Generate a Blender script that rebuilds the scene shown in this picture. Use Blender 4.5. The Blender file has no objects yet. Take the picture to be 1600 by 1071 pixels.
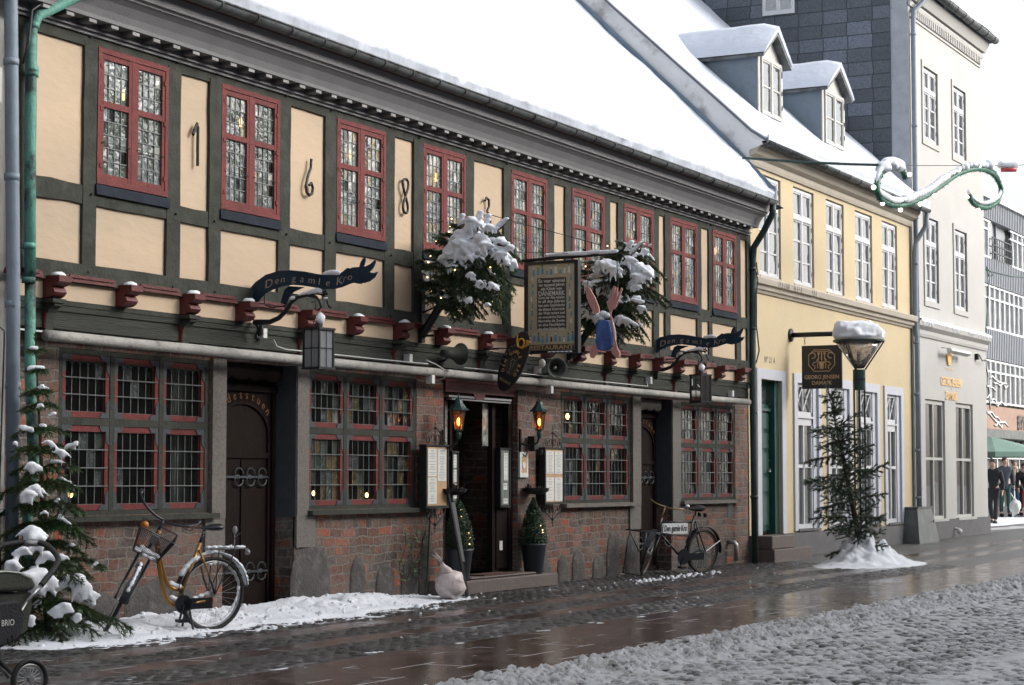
import bpy, math, random
from mathutils import Vector, Matrix, noise
random.seed(7)
sc = bpy.context.scene
# ------------------------------------------------------------------ camera, sky, sun, exposure
YAW = math.radians(26.85); PITCH = math.atan(213/3200); FPX = 3200.; CAMH = 1.4; CAMD = 12.1
cd = bpy.data.cameras.new('camera'); cam = bpy.data.objects.new('camera', cd); sc.collection.objects.link(cam)
cam.location = (0, -CAMD, CAMH); cd.sensor_width = 36; cd.lens = 36*FPX/1600
cam.rotation_euler = (math.radians(90)+PITCH, 0, YAW-math.radians(90))
cd.clip_start = .1; cd.clip_end = 2000; sc.camera = cam
SUN_EL = math.radians(26); SUN_AZ = math.radians(-62)     # direction towards the sun, from +X
w = bpy.data.worlds.new('World'); sc.world = w; w.use_nodes = True
nt = w.node_tree; bg = nt.nodes['Background']
sky = nt.nodes.new('ShaderNodeTexSky'); sky.sky_type = 'NISHITA'; sky.sun_disc = False
sky.sun_elevation = SUN_EL; sky.sun_rotation = math.radians(90)-SUN_AZ
sky.dust_density = 4; sky.ozone_density = 1; sky.air_density = 1
hs = nt.nodes.new('ShaderNodeHueSaturation'); hs.inputs['Saturation'].default_value = .30
nt.links.new(sky.outputs[0], hs.inputs['Color']); nt.links.new(hs.outputs[0], bg.inputs[0]); bg.inputs[1].default_value = .15
sl = bpy.data.lights.new('sun', 'SUN'); sl.energy = .5; sl.angle = math.radians(28); sl.color = (1, .95, .88)
so = bpy.data.objects.new('sun', sl); sc.collection.objects.link(so)
sd = Vector((math.cos(SUN_EL)*math.cos(SUN_AZ), math.cos(SUN_EL)*math.sin(SUN_AZ), math.sin(SUN_EL)))
so.rotation_euler = sd.to_track_quat('Z', 'Y').to_euler(); so.location = (20, -30, 30)
sc.view_settings.view_transform = 'Standard'; sc.view_settings.look = 'None'
sc.view_settings.exposure = 1.12; sc.view_settings.gamma = 1
sc.render.engine = 'CYCLES'
# ------------------------------------------------------------------ measuring: photo pixel -> point on a real plane
_F0 = (math.cos(YAW), math.sin(YAW), 0); _R = (math.sin(YAW), -math.cos(YAW), 0)
_F = (math.cos(PITCH)*_F0[0], math.cos(PITCH)*_F0[1], math.sin(PITCH)); _U = (-math.sin(PITCH)*_F0[0], -math.sin(PITCH)*_F0[1], math.cos(PITCH))
def _ray(x, y):
    a = (x-800)/FPX; b = -(y-535.5)/FPX
    return [_F[i]+a*_R[i]+b*_U[i] for i in range(3)]
def aty(x, y, Y=0.):
    r = _ray(x, y); t = (Y+CAMD)/r[1]; return (t*r[0], Y, CAMH+t*r[2])
def atx(x, y, X):
    r = _ray(x, y); t = X/r[0]; return (X, -CAMD+t*r[1], CAMH+t*r[2])
def atz(x, y, Z=0.):
    r = _ray(x, y); t = (Z-CAMH)/r[2]; return (t*r[0], -CAMD+t*r[1], Z)
def ground(X): return .006*max(0, min(X, 90)-33)
U = random.uniform
# ------------------------------------------------------------------ mesh builder
class MB:
    def __init__(s, xf=None): s.v = []; s.f = []; s.m = []; s.xf = xf
    def add(s, vs, fs, mi=0):
        n = len(s.v)
        if s.xf: vs = [s.xf(p) for p in vs]
        s.v += [tuple(p) for p in vs]; s.f += [tuple(i+n for i in f) for f in fs]; s.m += [mi]*len(fs)
        return s
    def box(s, x0, x1, y0, y1, z0, z1, mi=0):
        return s.add([(x0,y0,z0),(x1,y0,z0),(x1,y1,z0),(x0,y1,z0),(x0,y0,z1),(x1,y0,z1),(x1,y1,z1),(x0,y1,z1)],
            [(0,3,2,1),(4,5,6,7),(0,1,5,4),(1,2,6,5),(2,3,7,6),(3,0,4,7)], mi)
    def wbox(s, x0, x1, y0, y1, z0, z1, j=.01, seg=.45, mi=0):
        # hewn timber: a box cut into slices with slightly wandering edges
        horiz = (x1-x0) > (z1-z0); L = (x1-x0) if horiz else (z1-z0); n = max(1, int(L/seg)); vs = []; fs = []
        for i in range(n+1):
            t = i/n; a, b, c = U(-j, j), U(-j, j), U(-j*.3, j*.3)
            if horiz:
                x = x0+L*t; vs += [(x,y0+c,z0+a),(x,y1,z0+a),(x,y1,z1+b),(x,y0+c,z1+b)]
            else:
                z = z0+L*t; vs += [(x0+a,y0+c,z),(x0+a,y1,z),(x1+b,y1,z),(x1+b,y0+c,z)]
        for i in range(n):
            k = i*4
            for q in range(4): fs.append((k+q, k+(q+1)%4, k+4+(q+1)%4, k+4+q))
        fs += [(0,1,2,3), (n*4+3, n*4+2, n*4+1, n*4)]
        return s.add(vs, fs, mi)
    def tube(s, pts, r, n=8, mi=0, cap=True, sq=None):
        pts = [Vector(p) for p in pts]; vs = []; fs = []; N = len(pts)
        up = None
        for i, p in enumerate(pts):
            d = (pts[min(i+1, N-1)]-pts[max(i-1, 0)])
            if d.length < 1e-9: d = Vector((0,0,1))
            d.normalize()
            if up is None:
                up = Vector((0,0,1)) if abs(d.z) < .9 else Vector((1,0,0))
            a = d.cross(up)
            if a.length < 1e-6: a = d.orthogonal()
            a.normalize(); b = a.cross(d).normalized(); up = b
            rr = r[i] if isinstance(r, (list, tuple)) else r
            for k in range(n):
                t = 2*math.pi*k/n; vs.append(p+a*(rr*math.cos(t))+b*(rr*math.sin(t)*(sq or 1)))
        for i in range(N-1):
            for k in range(n):
                fs.append((i*n+k, i*n+(k+1)%n, (i+1)*n+(k+1)%n, (i+1)*n+k))
        if cap: fs += [tuple(range(n-1, -1, -1)), tuple((N-1)*n+k for k in range(n))]
        return s.add(vs, fs, mi)
    def lathe(s, prof, c=(0,0,0), n=16, mi=0, axis='z'):
        vs = []; fs = []; N = len(prof)
        for r, h in prof:
            for k in range(n):
                t = 2*math.pi*k/n; a, b = r*math.cos(t), r*math.sin(t)
                vs.append((c[0]+a, c[1]+b, c[2]+h) if axis == 'z' else (c[0]+a, c[1]+h, c[2]+b) if axis == 'y' else (c[0]+h, c[1]+a, c[2]+b))
        for i in range(N-1):
            for k in range(n): fs.append((i*n+k, i*n+(k+1)%n, (i+1)*n+(k+1)%n, (i+1)*n+k))
        fs += [tuple(range(n-1, -1, -1)), tuple((N-1)*n+k for k in range(n))]
        return s.add(vs, fs, mi)
    def prism(s, poly, off, mi=0):
        n = len(poly); o = Vector(off); vs = [tuple(p) for p in poly]+[tuple(Vector(p)+o) for p in poly]
        return s.add(vs, [tuple(range(n)), tuple(range(2*n-1, n-1, -1))]+[(i, (i+1)%n, n+(i+1)%n, n+i) for i in range(n)], mi)
    def ribbon(s, A, B, off, mi=0):
        # solid strip between two equally long rails
        n = len(A); o = Vector(off); vs = list(A)+list(B)+[tuple(Vector(p)+o) for p in A]+[tuple(Vector(p)+o) for p in B]; fs = []
        for i in range(n-1):
            fs += [(i,i+1,n+i+1,n+i), (2*n+i,3*n+i,3*n+i+1,2*n+i+1), (i,2*n+i,2*n+i+1,i+1), (n+i,n+i+1,3*n+i+1,3*n+i)]
        fs += [(0,n,3*n,2*n), (n-1,3*n-1,4*n-1,2*n-1)]
        return s.add(vs, fs, mi)
    def ball(s, c, r, n=10, mi=0, sx=1, sy=1, sz=1, lump=0):
        vs = []; fs = []; m = max(4, n//2+1)
        for i in range(m+1):
            ph = math.pi*i/m
            for k in range(n):
                th = 2*math.pi*k/n; d = Vector((math.sin(ph)*math.cos(th), math.sin(ph)*math.sin(th), math.cos(ph)))
                q = 1+(lump*noise.noise(Vector(c)*3+d*1.7) if lump else 0)
                vs.append((c[0]+d.x*r*sx*q, c[1]+d.y*r*sy*q, c[2]+d.z*r*sz*q))
        for i in range(m):
            for k in range(n): fs.append((i*n+k, (i+1)*n+k, (i+1)*n+(k+1)%n, i*n+(k+1)%n))
        return s.add(vs, fs, mi)
    def quad(s, a, b, c, d, mi=0): return s.add([a,b,c,d], [(0,1,2,3)], mi)
    def build(s, name, mats, parent=None, smooth=False, local=False, norm=True):
        me = bpy.data.meshes.new(name); off = Vector((0,0,0)); p = parent
        if not local:
            while p: off += p.location; p = p.parent
        me.from_pydata([tuple(Vector(q)-off) for q in s.v], [], s.f)
        if not isinstance(mats, (list, tuple)): mats = [mats]
        for m in mats: me.materials.append(m)
        if len(mats) > 1: me.polygons.foreach_set('material_index', s.m)
        if smooth: me.polygons.foreach_set('use_smooth', [True]*len(me.polygons))
        me.update()
        if norm and len(s.f) < 60000:
            import bmesh
            b = bmesh.new(); b.from_mesh(me); bmesh.ops.recalc_face_normals(b, faces=b.faces); b.to_mesh(me); b.free()
        o = bpy.data.objects.new(name, me); sc.collection.objects.link(o)
        if parent: o.parent = parent
        return o
def empty(name, loc=(0,0,0), label=None, cat=None, group=None, rz=0):
    o = bpy.data.objects.new(name, None); sc.collection.objects.link(o); o.location = loc; o.rotation_euler = (0,0,rz); o.empty_display_size = .1
    return tag(o, label, cat, group)
def tag(o, label=None, cat=None, group=None, kind=None):
    if label: o['label'] = label
    if cat: o['category'] = cat
    if group: o['group'] = group
    if kind: o['kind'] = kind
    return o
def plab(o, label): o['label'] = label; return o
def remesh(o, vox, smooth_it=0):
    m = o.modifiers.new('remesh', 'REMESH'); m.mode = 'VOXEL'; m.voxel_size = vox; m.use_smooth_shade = True
    if smooth_it: k = o.modifiers.new('smooth', 'SMOOTH'); k.iterations = smooth_it; k.factor = .6
    return o
_dg = None
_txc = {}
def text(mb, body, size, fn, depth=.004, mi=0, align='CENTER', bold=0, spacing=1., width=None):
    # letters as solid shapes; fn maps (u, v, w) to the scene
    key = (body, size, align, bold, spacing)
    if key not in _txc:
        cu = bpy.data.curves.new('letters', 'FONT'); cu.body = body; cu.size = size; cu.align_x = align; cu.offset = bold; cu.space_character = spacing; cu.resolution_u = 3
        ob = bpy.data.objects.new('letters', cu); sc.collection.objects.link(ob); bpy.context.view_layer.update()
        me = bpy.data.meshes.new_from_object(ob.evaluated_get(bpy.context.evaluated_depsgraph_get()))
        _txc[key] = ([tuple(v.co) for v in me.vertices], [tuple(p.vertices) for p in me.polygons])
        bpy.data.objects.remove(ob); bpy.data.curves.remove(cu); bpy.data.meshes.remove(me)
    vs, fs = _txc[key]
    if not vs: return mb
    k = 1
    if width:
        x0 = min(v[0] for v in vs); x1 = max(v[0] for v in vs); k = width/(x1-x0)
    return mb.add([fn(v[0]*k, v[1], depth) for v in vs], fs, mi)
def front(x, y, z): return lambda u, v, w: (x+u, y-w, z+v)          # on a wall that faces the street
def side(x, y, z): return lambda u, v, w: (x-w, y-u, z+v)           # on a board that stands out from the wall
# ------------------------------------------------------------------ materials
def mk(name, base, rough=.7, var=.18, vs=3., bump=.15, bs=40., metal=0., second=None, sscale=2., sthr=.5, ssoft=.1, spec=.5, stretch=(1,1,1), coat=0, detail=4):
    m = bpy.data.materials.new(name); m.use_nodes = True; t = m.node_tree; N = t.nodes; L = t.links; b = N['Principled BSDF']
    geo = N.new('ShaderNodeNewGeometry'); mp = N.new('ShaderNodeMapping'); mp.inputs['Scale'].default_value = stretch
    L.new(geo.outputs['Position'], mp.inputs['Vector'])
    n1 = N.new('ShaderNodeTexNoise'); n1.inputs['Scale'].default_value = vs; n1.inputs['Detail'].default_value = 6; L.new(mp.outputs[0], n1.inputs['Vector'])
    mr = N.new('ShaderNodeMapRange'); mr.inputs['From Min'].default_value = .25; mr.inputs['From Max'].default_value = .75
    mr.inputs['To Min'].default_value = 1-var; mr.inputs['To Max'].default_value = 1+var; L.new(n1.outputs[0], mr.inputs['Value'])
    mx = N.new('ShaderNodeVectorMath'); mx.operation = 'SCALE'; mx.inputs[0].default_value = base; L.new(mr.outputs[0], mx.inputs['Scale'])
    col = mx.outputs[0]
    if second:
        n3 = N.new('ShaderNodeTexNoise'); n3.inputs['Scale'].default_value = sscale; n3.inputs['Detail'].default_value = 8; n3.inputs['Roughness'].default_value = .65; L.new(mp.outputs[0], n3.inputs['Vector'])
        r = N.new('ShaderNodeMapRange'); r.inputs['From Min'].default_value = sthr-ssoft; r.inputs['From Max'].default_value = sthr+ssoft; L.new(n3.outputs[0], r.inputs['Value'])
        mm = N.new('ShaderNodeMix'); mm.data_type = 'RGBA'; L.new(r.outputs[0], mm.inputs[0]); L.new(col, mm.inputs[6]); mm.inputs[7].default_value = (*second, 1); col = mm.outputs[2]
    L.new(col, b.inputs['Base Color'])
    b.inputs['Roughness'].default_value = rough; b.inputs['Metallic'].default_value = metal; b.inputs['Specular IOR Level'].default_value = spec; b.inputs['Coat Weight'].default_value = coat
    if bump:
        n2 = N.new('ShaderNodeTexNoise'); n2.inputs['Scale'].default_value = bs; n2.inputs['Detail'].default_value = detail; L.new(mp.outputs[0], n2.inputs['Vector'])
        bp = N.new('ShaderNodeBump'); bp.inputs['Strength'].default_value = min(1, bump*2); bp.inputs['Distance'].default_value = .02; L.new(n2.outputs[0], bp.inputs['Height']); L.new(bp.outputs[0], b.inputs['Normal'])
    return m
def emit(name, col, s):
    m = bpy.data.materials.new(name); m.use_nodes = True; b = m.node_tree.nodes['Principled BSDF']
    b.inputs['Base Color'].default_value = (*col, 1); b.inputs['Emission Color'].default_value = (*col, 1); b.inputs['Emission Strength'].default_value = s; return m
def glass(name, tint=(.9,.95,.93), frosted=0., fcol=(.4,.4,.35), refl=.06, wavy=.3, ws=6., rough=.03):
    m = bpy.data.materials.new(name); m.use_nodes = True; t = m.node_tree; N = t.nodes; L = t.links; N.remove(N['Principled BSDF']); out = N['Material Output']
    geo = N.new('ShaderNodeNewGeometry'); n = N.new('ShaderNodeTexNoise'); n.inputs['Scale'].default_value = ws; L.new(geo.outputs['Position'], n.inputs['Vector'])
    bp = N.new('ShaderNodeBump'); bp.inputs['Strength'].default_value = wavy; bp.inputs['Distance'].default_value = .02; L.new(n.outputs[0], bp.inputs['Height'])
    tr = N.new('ShaderNodeBsdfTransparent'); tr.inputs[0].default_value = (*tint, 1); df = N.new('ShaderNodeBsdfDiffuse'); gl = N.new('ShaderNodeBsdfGlossy'); gl.inputs['Roughness'].default_value = rough
    n2 = N.new('ShaderNodeTexNoise'); n2.inputs['Scale'].default_value = 14; n2.inputs['Detail'].default_value = 5; L.new(geo.outputs['Position'], n2.inputs['Vector'])
    mr = N.new('ShaderNodeMapRange'); mr.inputs['From Min'].default_value = .3; mr.inputs['From Max'].default_value = .7; mr.inputs['To Min'].default_value = .35; mr.inputs['To Max'].default_value = 1.5; L.new(n2.outputs[0], mr.inputs['Value'])
    sc_ = N.new('ShaderNodeVectorMath'); sc_.operation = 'SCALE'; sc_.inputs[0].default_value = fcol; L.new(mr.outputs[0], sc_.inputs['Scale']); L.new(sc_.outputs[0], df.inputs[0])
    m1 = N.new('ShaderNodeMixShader'); m1.inputs[0].default_value = frosted; L.new(tr.outputs[0], m1.inputs[1]); L.new(df.outputs[0], m1.inputs[2])
    fr = N.new('ShaderNodeFresnel'); fr.inputs[0].default_value = 1.5; L.new(bp.outputs[0], fr.inputs['Normal']); L.new(bp.outputs[0], gl.inputs['Normal'])
    ad = N.new('ShaderNodeMath'); ad.operation = 'ADD'; ad.use_clamp = True; ad.inputs[1].default_value = refl; L.new(fr.outputs[0], ad.inputs[0])
    m2 = N.new('ShaderNodeMixShader'); L.new(ad.outputs[0], m2.inputs[0]); L.new(m1.outputs[0], m2.inputs[1]); L.new(gl.outputs[0], m2.inputs[2]); L.new(m2.outputs[0], out.inputs[0])
    return m
def brickmat(name, rows=.088, wide=.26, cols=((.16,.05,.03),(.11,.055,.04),(.075,.05,.045),(.30,.075,.035)), mortar=(.15,.13,.115), smear=.45, dist=.035, rough=.85, dark=1., off=.5, sq=.55):
    m = bpy.data.materials.new(name); m.use_nodes = True; t = m.node_tree; N = t.nodes; L = t.links; b = N['Principled BSDF']
    def nd(k, **a):
        n = N.new(k)
        for q, v in a.items(): n.inputs[q].default_value = v
        return n
    def math_(op, a, c=None, d=None):
        n = N.new('ShaderNodeMath'); n.operation = op
        for i, v in enumerate((a, c, d)):
            if v is None: continue
            if isinstance(v, (int, float)): n.inputs[i].default_value = v
            else: L.new(v, n.inputs[i])
        return n.outputs[0]
    geo = N.new('ShaderNodeNewGeometry'); sp = N.new('ShaderNodeSeparateXYZ'); L.new(geo.outputs['Position'], sp.inputs[0])
    nz = nd('ShaderNodeTexNoise', Scale=2.2, Detail=4); L.new(geo.outputs['Position'], nz.inputs['Vector'])
    nz2 = nd('ShaderNodeTexNoise', Scale=9., Detail=3); L.new(geo.outputs['Position'], nz2.inputs['Vector'])
    x = math_('ADD', sp.outputs[0], sp.outputs[1]); cb = N.new('ShaderNodeCombineXYZ')
    sv = N.new('ShaderNodeSeparateColor'); L.new(nz.outputs['Color'], sv.inputs[0]); sv2 = N.new('ShaderNodeSeparateColor'); L.new(nz2.outputs['Color'], sv2.inputs[0])
    L.new(math_('ADD', x, math_('MULTIPLY', math_('ADD', sv.outputs[0], math_('MULTIPLY', sv2.outputs[0], .5)), dist*3)), cb.inputs[0])
    L.new(math_('ADD', sp.outputs[2], math_('MULTIPLY', math_('ADD', sv.outputs[1], math_('MULTIPLY', sv2.outputs[1], .45)), dist*1.6)), cb.inputs[1])
    br = N.new('ShaderNodeTexBrick'); L.new(cb.outputs[0], br.inputs['Vector']); br.inputs['Scale'].default_value = 1
    br.inputs['Brick Width'].default_value = wide; br.inputs['Row Height'].default_value = rows; br.inputs['Mortar Size'].default_value = .011; br.inputs['Mortar Smooth'].default_value = .4
    br.inputs['Color1'].default_value = (0,0,0,1); br.inputs['Color2'].default_value = (1,1,1,1); br.inputs['Mortar'].default_value = (0,0,0,1); br.inputs['Bias'].default_value = 0
    br.squash = sq; br.squash_frequency = 3; br.offset = off
    cr = N.new('ShaderNodeValToRGB'); cr.color_ramp.interpolation = 'LINEAR'; L.new(br.outputs['Color'], cr.inputs[0])
    es = cr.color_ramp.elements; es[0].color = (*cols[0], 1); es[1].color = (*cols[-1], 1)
    for i, c in enumerate(cols[1:-1]): e = es.new((i+1)/(len(cols)-1)*.9); e.color = (*c, 1)
    # lime smear over the bricks
    n3 = nd('ShaderNodeTexNoise', Scale=3.3, Detail=9, Roughness=.7); L.new(geo.outputs['Position'], n3.inputs['Vector'])
    r3 = N.new('ShaderNodeMapRange'); r3.inputs['From Min'].default_value = 1-smear-.12; r3.inputs['From Max'].default_value = 1-smear+.12; r3.inputs['To Max'].default_value = .8; L.new(n3.outputs[0], r3.inputs['Value'])
    fac = math_('MAXIMUM', br.outputs['Fac'], r3.outputs[0])
    n4 = nd('ShaderNodeTexNoise', Scale=25., Detail=6); L.new(geo.outputs['Position'], n4.inputs['Vector'])
    v4 = N.new('ShaderNodeMapRange'); v4.inputs['From Min'].default_value = .2; v4.inputs['From Max'].default_value = .8; v4.inputs['To Min'].default_value = .55*dark; v4.inputs['To Max'].default_value = 1.45*dark; L.new(n4.outputs[0], v4.inputs['Value'])
    mm = N.new('ShaderNodeMix'); mm.data_type = 'RGBA'; L.new(fac, mm.inputs[0]); L.new(cr.outputs[0], mm.inputs[6]); mm.inputs[7].default_value = (*mortar, 1)
    ml = N.new('ShaderNodeVectorMath'); ml.operation = 'SCALE'; L.new(mm.outputs[2], ml.inputs[0]); L.new(v4.outputs[0], ml.inputs['Scale']); L.new(ml.outputs[0], b.inputs['Base Color'])
    b.inputs['Roughness'].default_value = rough
    h = math_('SUBTRACT', math_('MULTIPLY', n4.outputs[0], .5), math_('MULTIPLY', br.outputs['Fac'], .8)); bp = N.new('ShaderNodeBump'); bp.inputs['Distance'].default_value = .02; bp.inputs['Strength'].default_value = .8; L.new(h, bp.inputs['Height']); L.new(bp.outputs[0], b.inputs['Normal'])
    return m
M = {}
M['plaster'] = mk('peach_limewash', (.51,.39,.275), .9, .07, .9, .14, 12, stretch=(.6,1,1.3), second=(.42,.34,.25), sscale=1.1, sthr=.60, ssoft=.16)
M['timber'] = mk('grey_green_timber', (.044,.047,.040), .8, .25, 6, .22, 26, spec=.14, stretch=(1,1,1), second=(.064,.064,.056), sscale=5, sthr=.6, ssoft=.1)
M['board'] = mk('tarred_board', (.046,.05,.043), .8, .25, 5, .3, 40, spec=.15, stretch=(.2,1,3))
M['cornice'] = mk('grey_cornice_paint', (.155,.155,.163), .6, .12, 4, .1, 60)
M['dentil'] = mk('light_dentil_paint', (.22,.22,.22), .6)
M['red'] = mk('weathered_red_paint', (.145,.027,.025), .65, .2, 9, .25, 60, spec=.3, second=(.10,.022,.022), sscale=6, sthr=.6)
M['beamred'] = mk('oxblood_paint', (.09,.013,.012), .5, .2, 8, .2, 50)
M['slateboard'] = mk('lead_sill', (.022,.027,.038), .85, .2, 6, .15, 40, second=(.035,.04,.05), sscale=12, sthr=.66, spec=.12)
M['ironblue'] = mk('painted_iron_hardware', (.03,.038,.045), .5, .3, 20, .2, 60)
M['iron'] = mk('black_iron', (.012,.013,.015), .45, .3, 20, .15, 60, metal=.3)
M['lead'] = mk('lead_cames', (.14,.15,.15), .5, .3, 20, 0, metal=.5)
M['brick'] = brickmat('old_brick_wall', rows=.102, wide=.27, cols=((.13,.04,.026),(.07,.042,.033),(.06,.048,.042),(.15,.05,.03),(.095,.055,.042),(.32,.075,.03)), mortar=(.175,.155,.135), smear=.46, dist=.06, dark=.9)
M['brickdark'] = brickmat('dark_brick', cols=((.03,.014,.012),(.022,.014,.012),(.016,.013,.012),(.045,.017,.012)), mortar=(.04,.034,.03))  # much darker brick tones, used inside the entrance recess
M['stone'] = mk('granite_post', (.15,.135,.12), .85, .2, 30, .3, 120, second=(.09,.085,.08), sscale=45, sthr=.58, ssoft=.05)
M['boulder'] = mk('grey_boulder', (.055,.05,.048), .8, .3, 6, .4, 30, second=(.12,.11,.10), sscale=9, sthr=.6)
M['bluereveal'] = mk('blue_grey_reveal', (.045,.052,.063), .9, .15, 8, .3, 60)
M['band'] = mk('limewashed_band', (.33,.32,.30), .8, .2, 7, .25, 50, second=(.15,.14,.13), sscale=9, sthr=.64)
M['doorwood'] = mk('dark_oak_door', (.010,.005,.004), .75, .4, 8, .3, 30, spec=.15, stretch=(4,4,.5))
M['zinc'] = mk('weathered_zinc', (.11,.12,.125), .5, .25, 8, .15, 40, metal=.4, second=(.045,.045,.045), sscale=5, sthr=.56)
M['zincblue'] = mk('blue_grey_pipe_paint', (.17,.21,.26), .55, .15, 6, .1, 50)
M['copper'] = mk('verdigris_copper', (.10,.29,.235), .6, .2, 5, .2, 40, second=(.018,.035,.035), sscale=2.3, sthr=.54, ssoft=.05, stretch=(1,1,.8))
M['copperdark'] = mk('dark_green_pipe', (.02,.045,.045), .5, .3, 5, .2, 40, second=(.06,.13,.11), sscale=6, sthr=.66)
M['flash'] = mk('blue_lead_flashing', (.16,.23,.30), .5, .15, 5, .1, 30)
M['gable'] = mk('stained_limewash_gable', (.64,.64,.64), .9, .1, 1.5, .25, 20, second=(.22,.22,.20), sscale=1.7, sthr=.62, ssoft=.1)
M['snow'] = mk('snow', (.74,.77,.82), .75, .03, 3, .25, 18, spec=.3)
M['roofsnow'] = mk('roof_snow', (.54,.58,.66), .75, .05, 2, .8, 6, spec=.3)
M['dirtysnow'] = mk('dirty_slush', (.54,.54,.55), .45, .12, 6, .6, 26, second=(.25,.235,.225), sscale=6, sthr=.55, ssoft=.09)
M['tile'] = mk('roof_tile', (.10,.05,.04), .8)
M['yellow'] = mk('yellow_limewash', (.53,.435,.275), .9, .05, .7, .12, 12, second=(.45,.38,.26), sscale=.8, sthr=.6, ssoft=.2)
M['ytrim'] = mk('yellow_grey_cornice', (.42,.38,.32), .8, .08, 3, .1, 40)
M['white'] = mk('white_joinery_paint', (.52,.53,.55), .5, .05, 5, .05, 50)
M['bluewhite'] = mk('pale_blue_grey_surround', (.46,.48,.53), .6, .04, 5, .05, 50)
M['plinth'] = mk('grey_plinth', (.115,.115,.12), .85, .15, 4, .2, 40)
M['granite'] = mk('granite_step', (.12,.095,.085), .7, .2, 20, .25, 70)
M['towerwall'] = mk('pale_grey_render', (.43,.425,.41), .9, .05, .7, .1, 16, second=(.39,.385,.37), sscale=.9, sthr=.6, ssoft=.2)
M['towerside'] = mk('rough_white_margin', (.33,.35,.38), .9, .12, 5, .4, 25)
M['slate'] = brickmat('slate_hanging', rows=.30, wide=.56, cols=((.045,.056,.07),(.056,.068,.083),(.068,.08,.096),(.11,.13,.17)), mortar=(.02,.025,.03), smear=.12, dist=.02, rough=.5, off=.04, sq=1.)
M['cheek'] = mk('blue_zinc_cheek', (.14,.18,.22), .55, .15, 3, .05, 30, second=(.10,.12,.14), sscale=3, sthr=.6)
M['dormerwhite'] = mk('warm_white_paint', (.42,.41,.39), .6, .05)
M['greendoor'] = mk('bottle_green_paint', (.014,.06,.05), .35, .15, 5, .05, 40)
M['postgreen'] = mk('dark_green_lamp_paint', (.012,.04,.038), .4, .2)
M['gold'] = mk('gold_leaf', (.72,.42,.10), .35, .1, metal=.7, bump=0)
M['ochretext'] = mk('faded_gold_paint', (.46,.30,.16), .6, .15, 10, 0)
M['signblack'] = mk('sign_black', (.008,.009,.014), .4, .15, bump=0)
M['ribbon'] = mk('blue_black_sheet_iron', (.012,.027,.048), .6, .25, 6, .1, 30, spec=.2)
M['opal'] = mk('opal_glass', (.20,.21,.22), .25, .1, 5, .05)
M['opalwhite'] = mk('translucent_lamp_shade', (.55,.50,.45), .35, .1, bump=0)
M['paper'] = mk('menu_paper', (.62,.63,.60), .6, .03, bump=0)
M['ink'] = mk('printed_ink', (.10,.10,.11), .7, bump=0)
M['cream'] = mk('cream_board', (.42,.36,.24), .6, .12, 8, .05)
M['textpanel'] = mk('brown_text_panel', (.05,.04,.032), .6, .1, bump=0)
M['skyblue'] = mk('sign_blue_paint', (.05,.25,.42), .5, .2, bump=0)
M['pink'] = mk('dusty_pink_wood', (.50,.24,.215), .5, .12, 6, .1, 30)
M['bluewood'] = mk('blue_painted_wood', (.05,.12,.36), .5, .35, 9, .15, 20, second=(.03,.06,.20), sscale=5)
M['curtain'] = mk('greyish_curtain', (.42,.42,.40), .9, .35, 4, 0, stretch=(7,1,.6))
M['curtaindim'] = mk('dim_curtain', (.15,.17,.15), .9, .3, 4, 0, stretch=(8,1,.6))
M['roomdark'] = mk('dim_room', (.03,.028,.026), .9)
M['roomwarm'] = mk('ochre_room', (.20,.16,.07), .9)
M['bulb'] = emit('warm_bulb', (1,.50,.16), 5)
M['spark'] = emit('fairy_light', (1,.62,.25), 3)
M['lamplit'] = emit('lit_lantern_flame', (1,.42,.12), 9)
M['garlandbulb'] = emit('bright_bulb', (1,.85,.7), 3)
M['pclear'] = glass('clear_leaded_pane', (.80,.85,.83), .03, (.2,.23,.22), .0, .15, 9)
M['pgrey'] = glass('grey_leaded_pane', (.6,.65,.65), .6, (.27,.30,.295), .06, .6, 12)
M['pamber'] = glass('amber_leaded_pane', (.8,.7,.4), .6, (.36,.29,.16), .05, .6, 12)
M['pgreen'] = glass('green_leaded_pane', (.5,.6,.5), .5, (.17,.20,.17), .05, .6, 12)
M['pwhite'] = glass('pale_leaded_pane', (.8,.8,.78), .75, (.44,.44,.40), .08, .6, 12)
M['winglass'] = glass('window_glass', (.45,.5,.54), .35, (.22,.24,.26), .20, .7, 2.6, .01)
M['shopglass'] = glass('shop_glass', (.75,.8,.8), .1, (.4,.4,.4), .10, .15, 2., .01)
M['shade'] = glass('clear_plastic', (.9,.86,.84), .45, (.42,.39,.37), .03, .05)
M['lampglass'] = glass('amber_lantern_glass', (1,.6,.3), .35, (.5,.2,.05), .04, .1)
M['needle'] = mk('spruce_needles', (.028,.06,.028), .6, .45, 8, 0)
M['needleb'] = mk('spruce_needles_light', (.05,.10,.032), .6, .4, 8, 0)
M['needleg'] = mk('grey_green_needles', (.06,.095,.06), .6, .4, 8, 0)
M['bark'] = mk('bark', (.06,.04,.028), .9)
M['twig'] = mk('brown_twig', (.09,.05,.03), .9)
M['leaf'] = mk('box_leaves', (.02,.05,.02), .6, .5, 20, 0)
M['pot'] = mk('anthracite_pot', (.018,.022,.032), .45, .2, 4, .05)
M['rubber'] = mk('black_rubber', (.012,.012,.013), .6, .2)
M['blackpaint'] = mk('black_gloss_paint', (.012,.014,.02), .3, .2, bump=0)
M['goldpaint'] = mk('golden_frame_paint', (.30,.16,.045), .3, .15, bump=0, metal=.5)
M['chrome'] = mk('dull_chrome', (.5,.5,.5), .3, .1, bump=0, metal=.9)
M['alu'] = mk('aluminium', (.42,.43,.44), .35, .1, bump=0, metal=.8)
M['brass'] = mk('old_brass', (.30,.23,.12), .4, .2, bump=0, metal=.7)
M['rustrim'] = mk('rusty_rim', (.13,.085,.05), .6, .3, bump=0)
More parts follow.
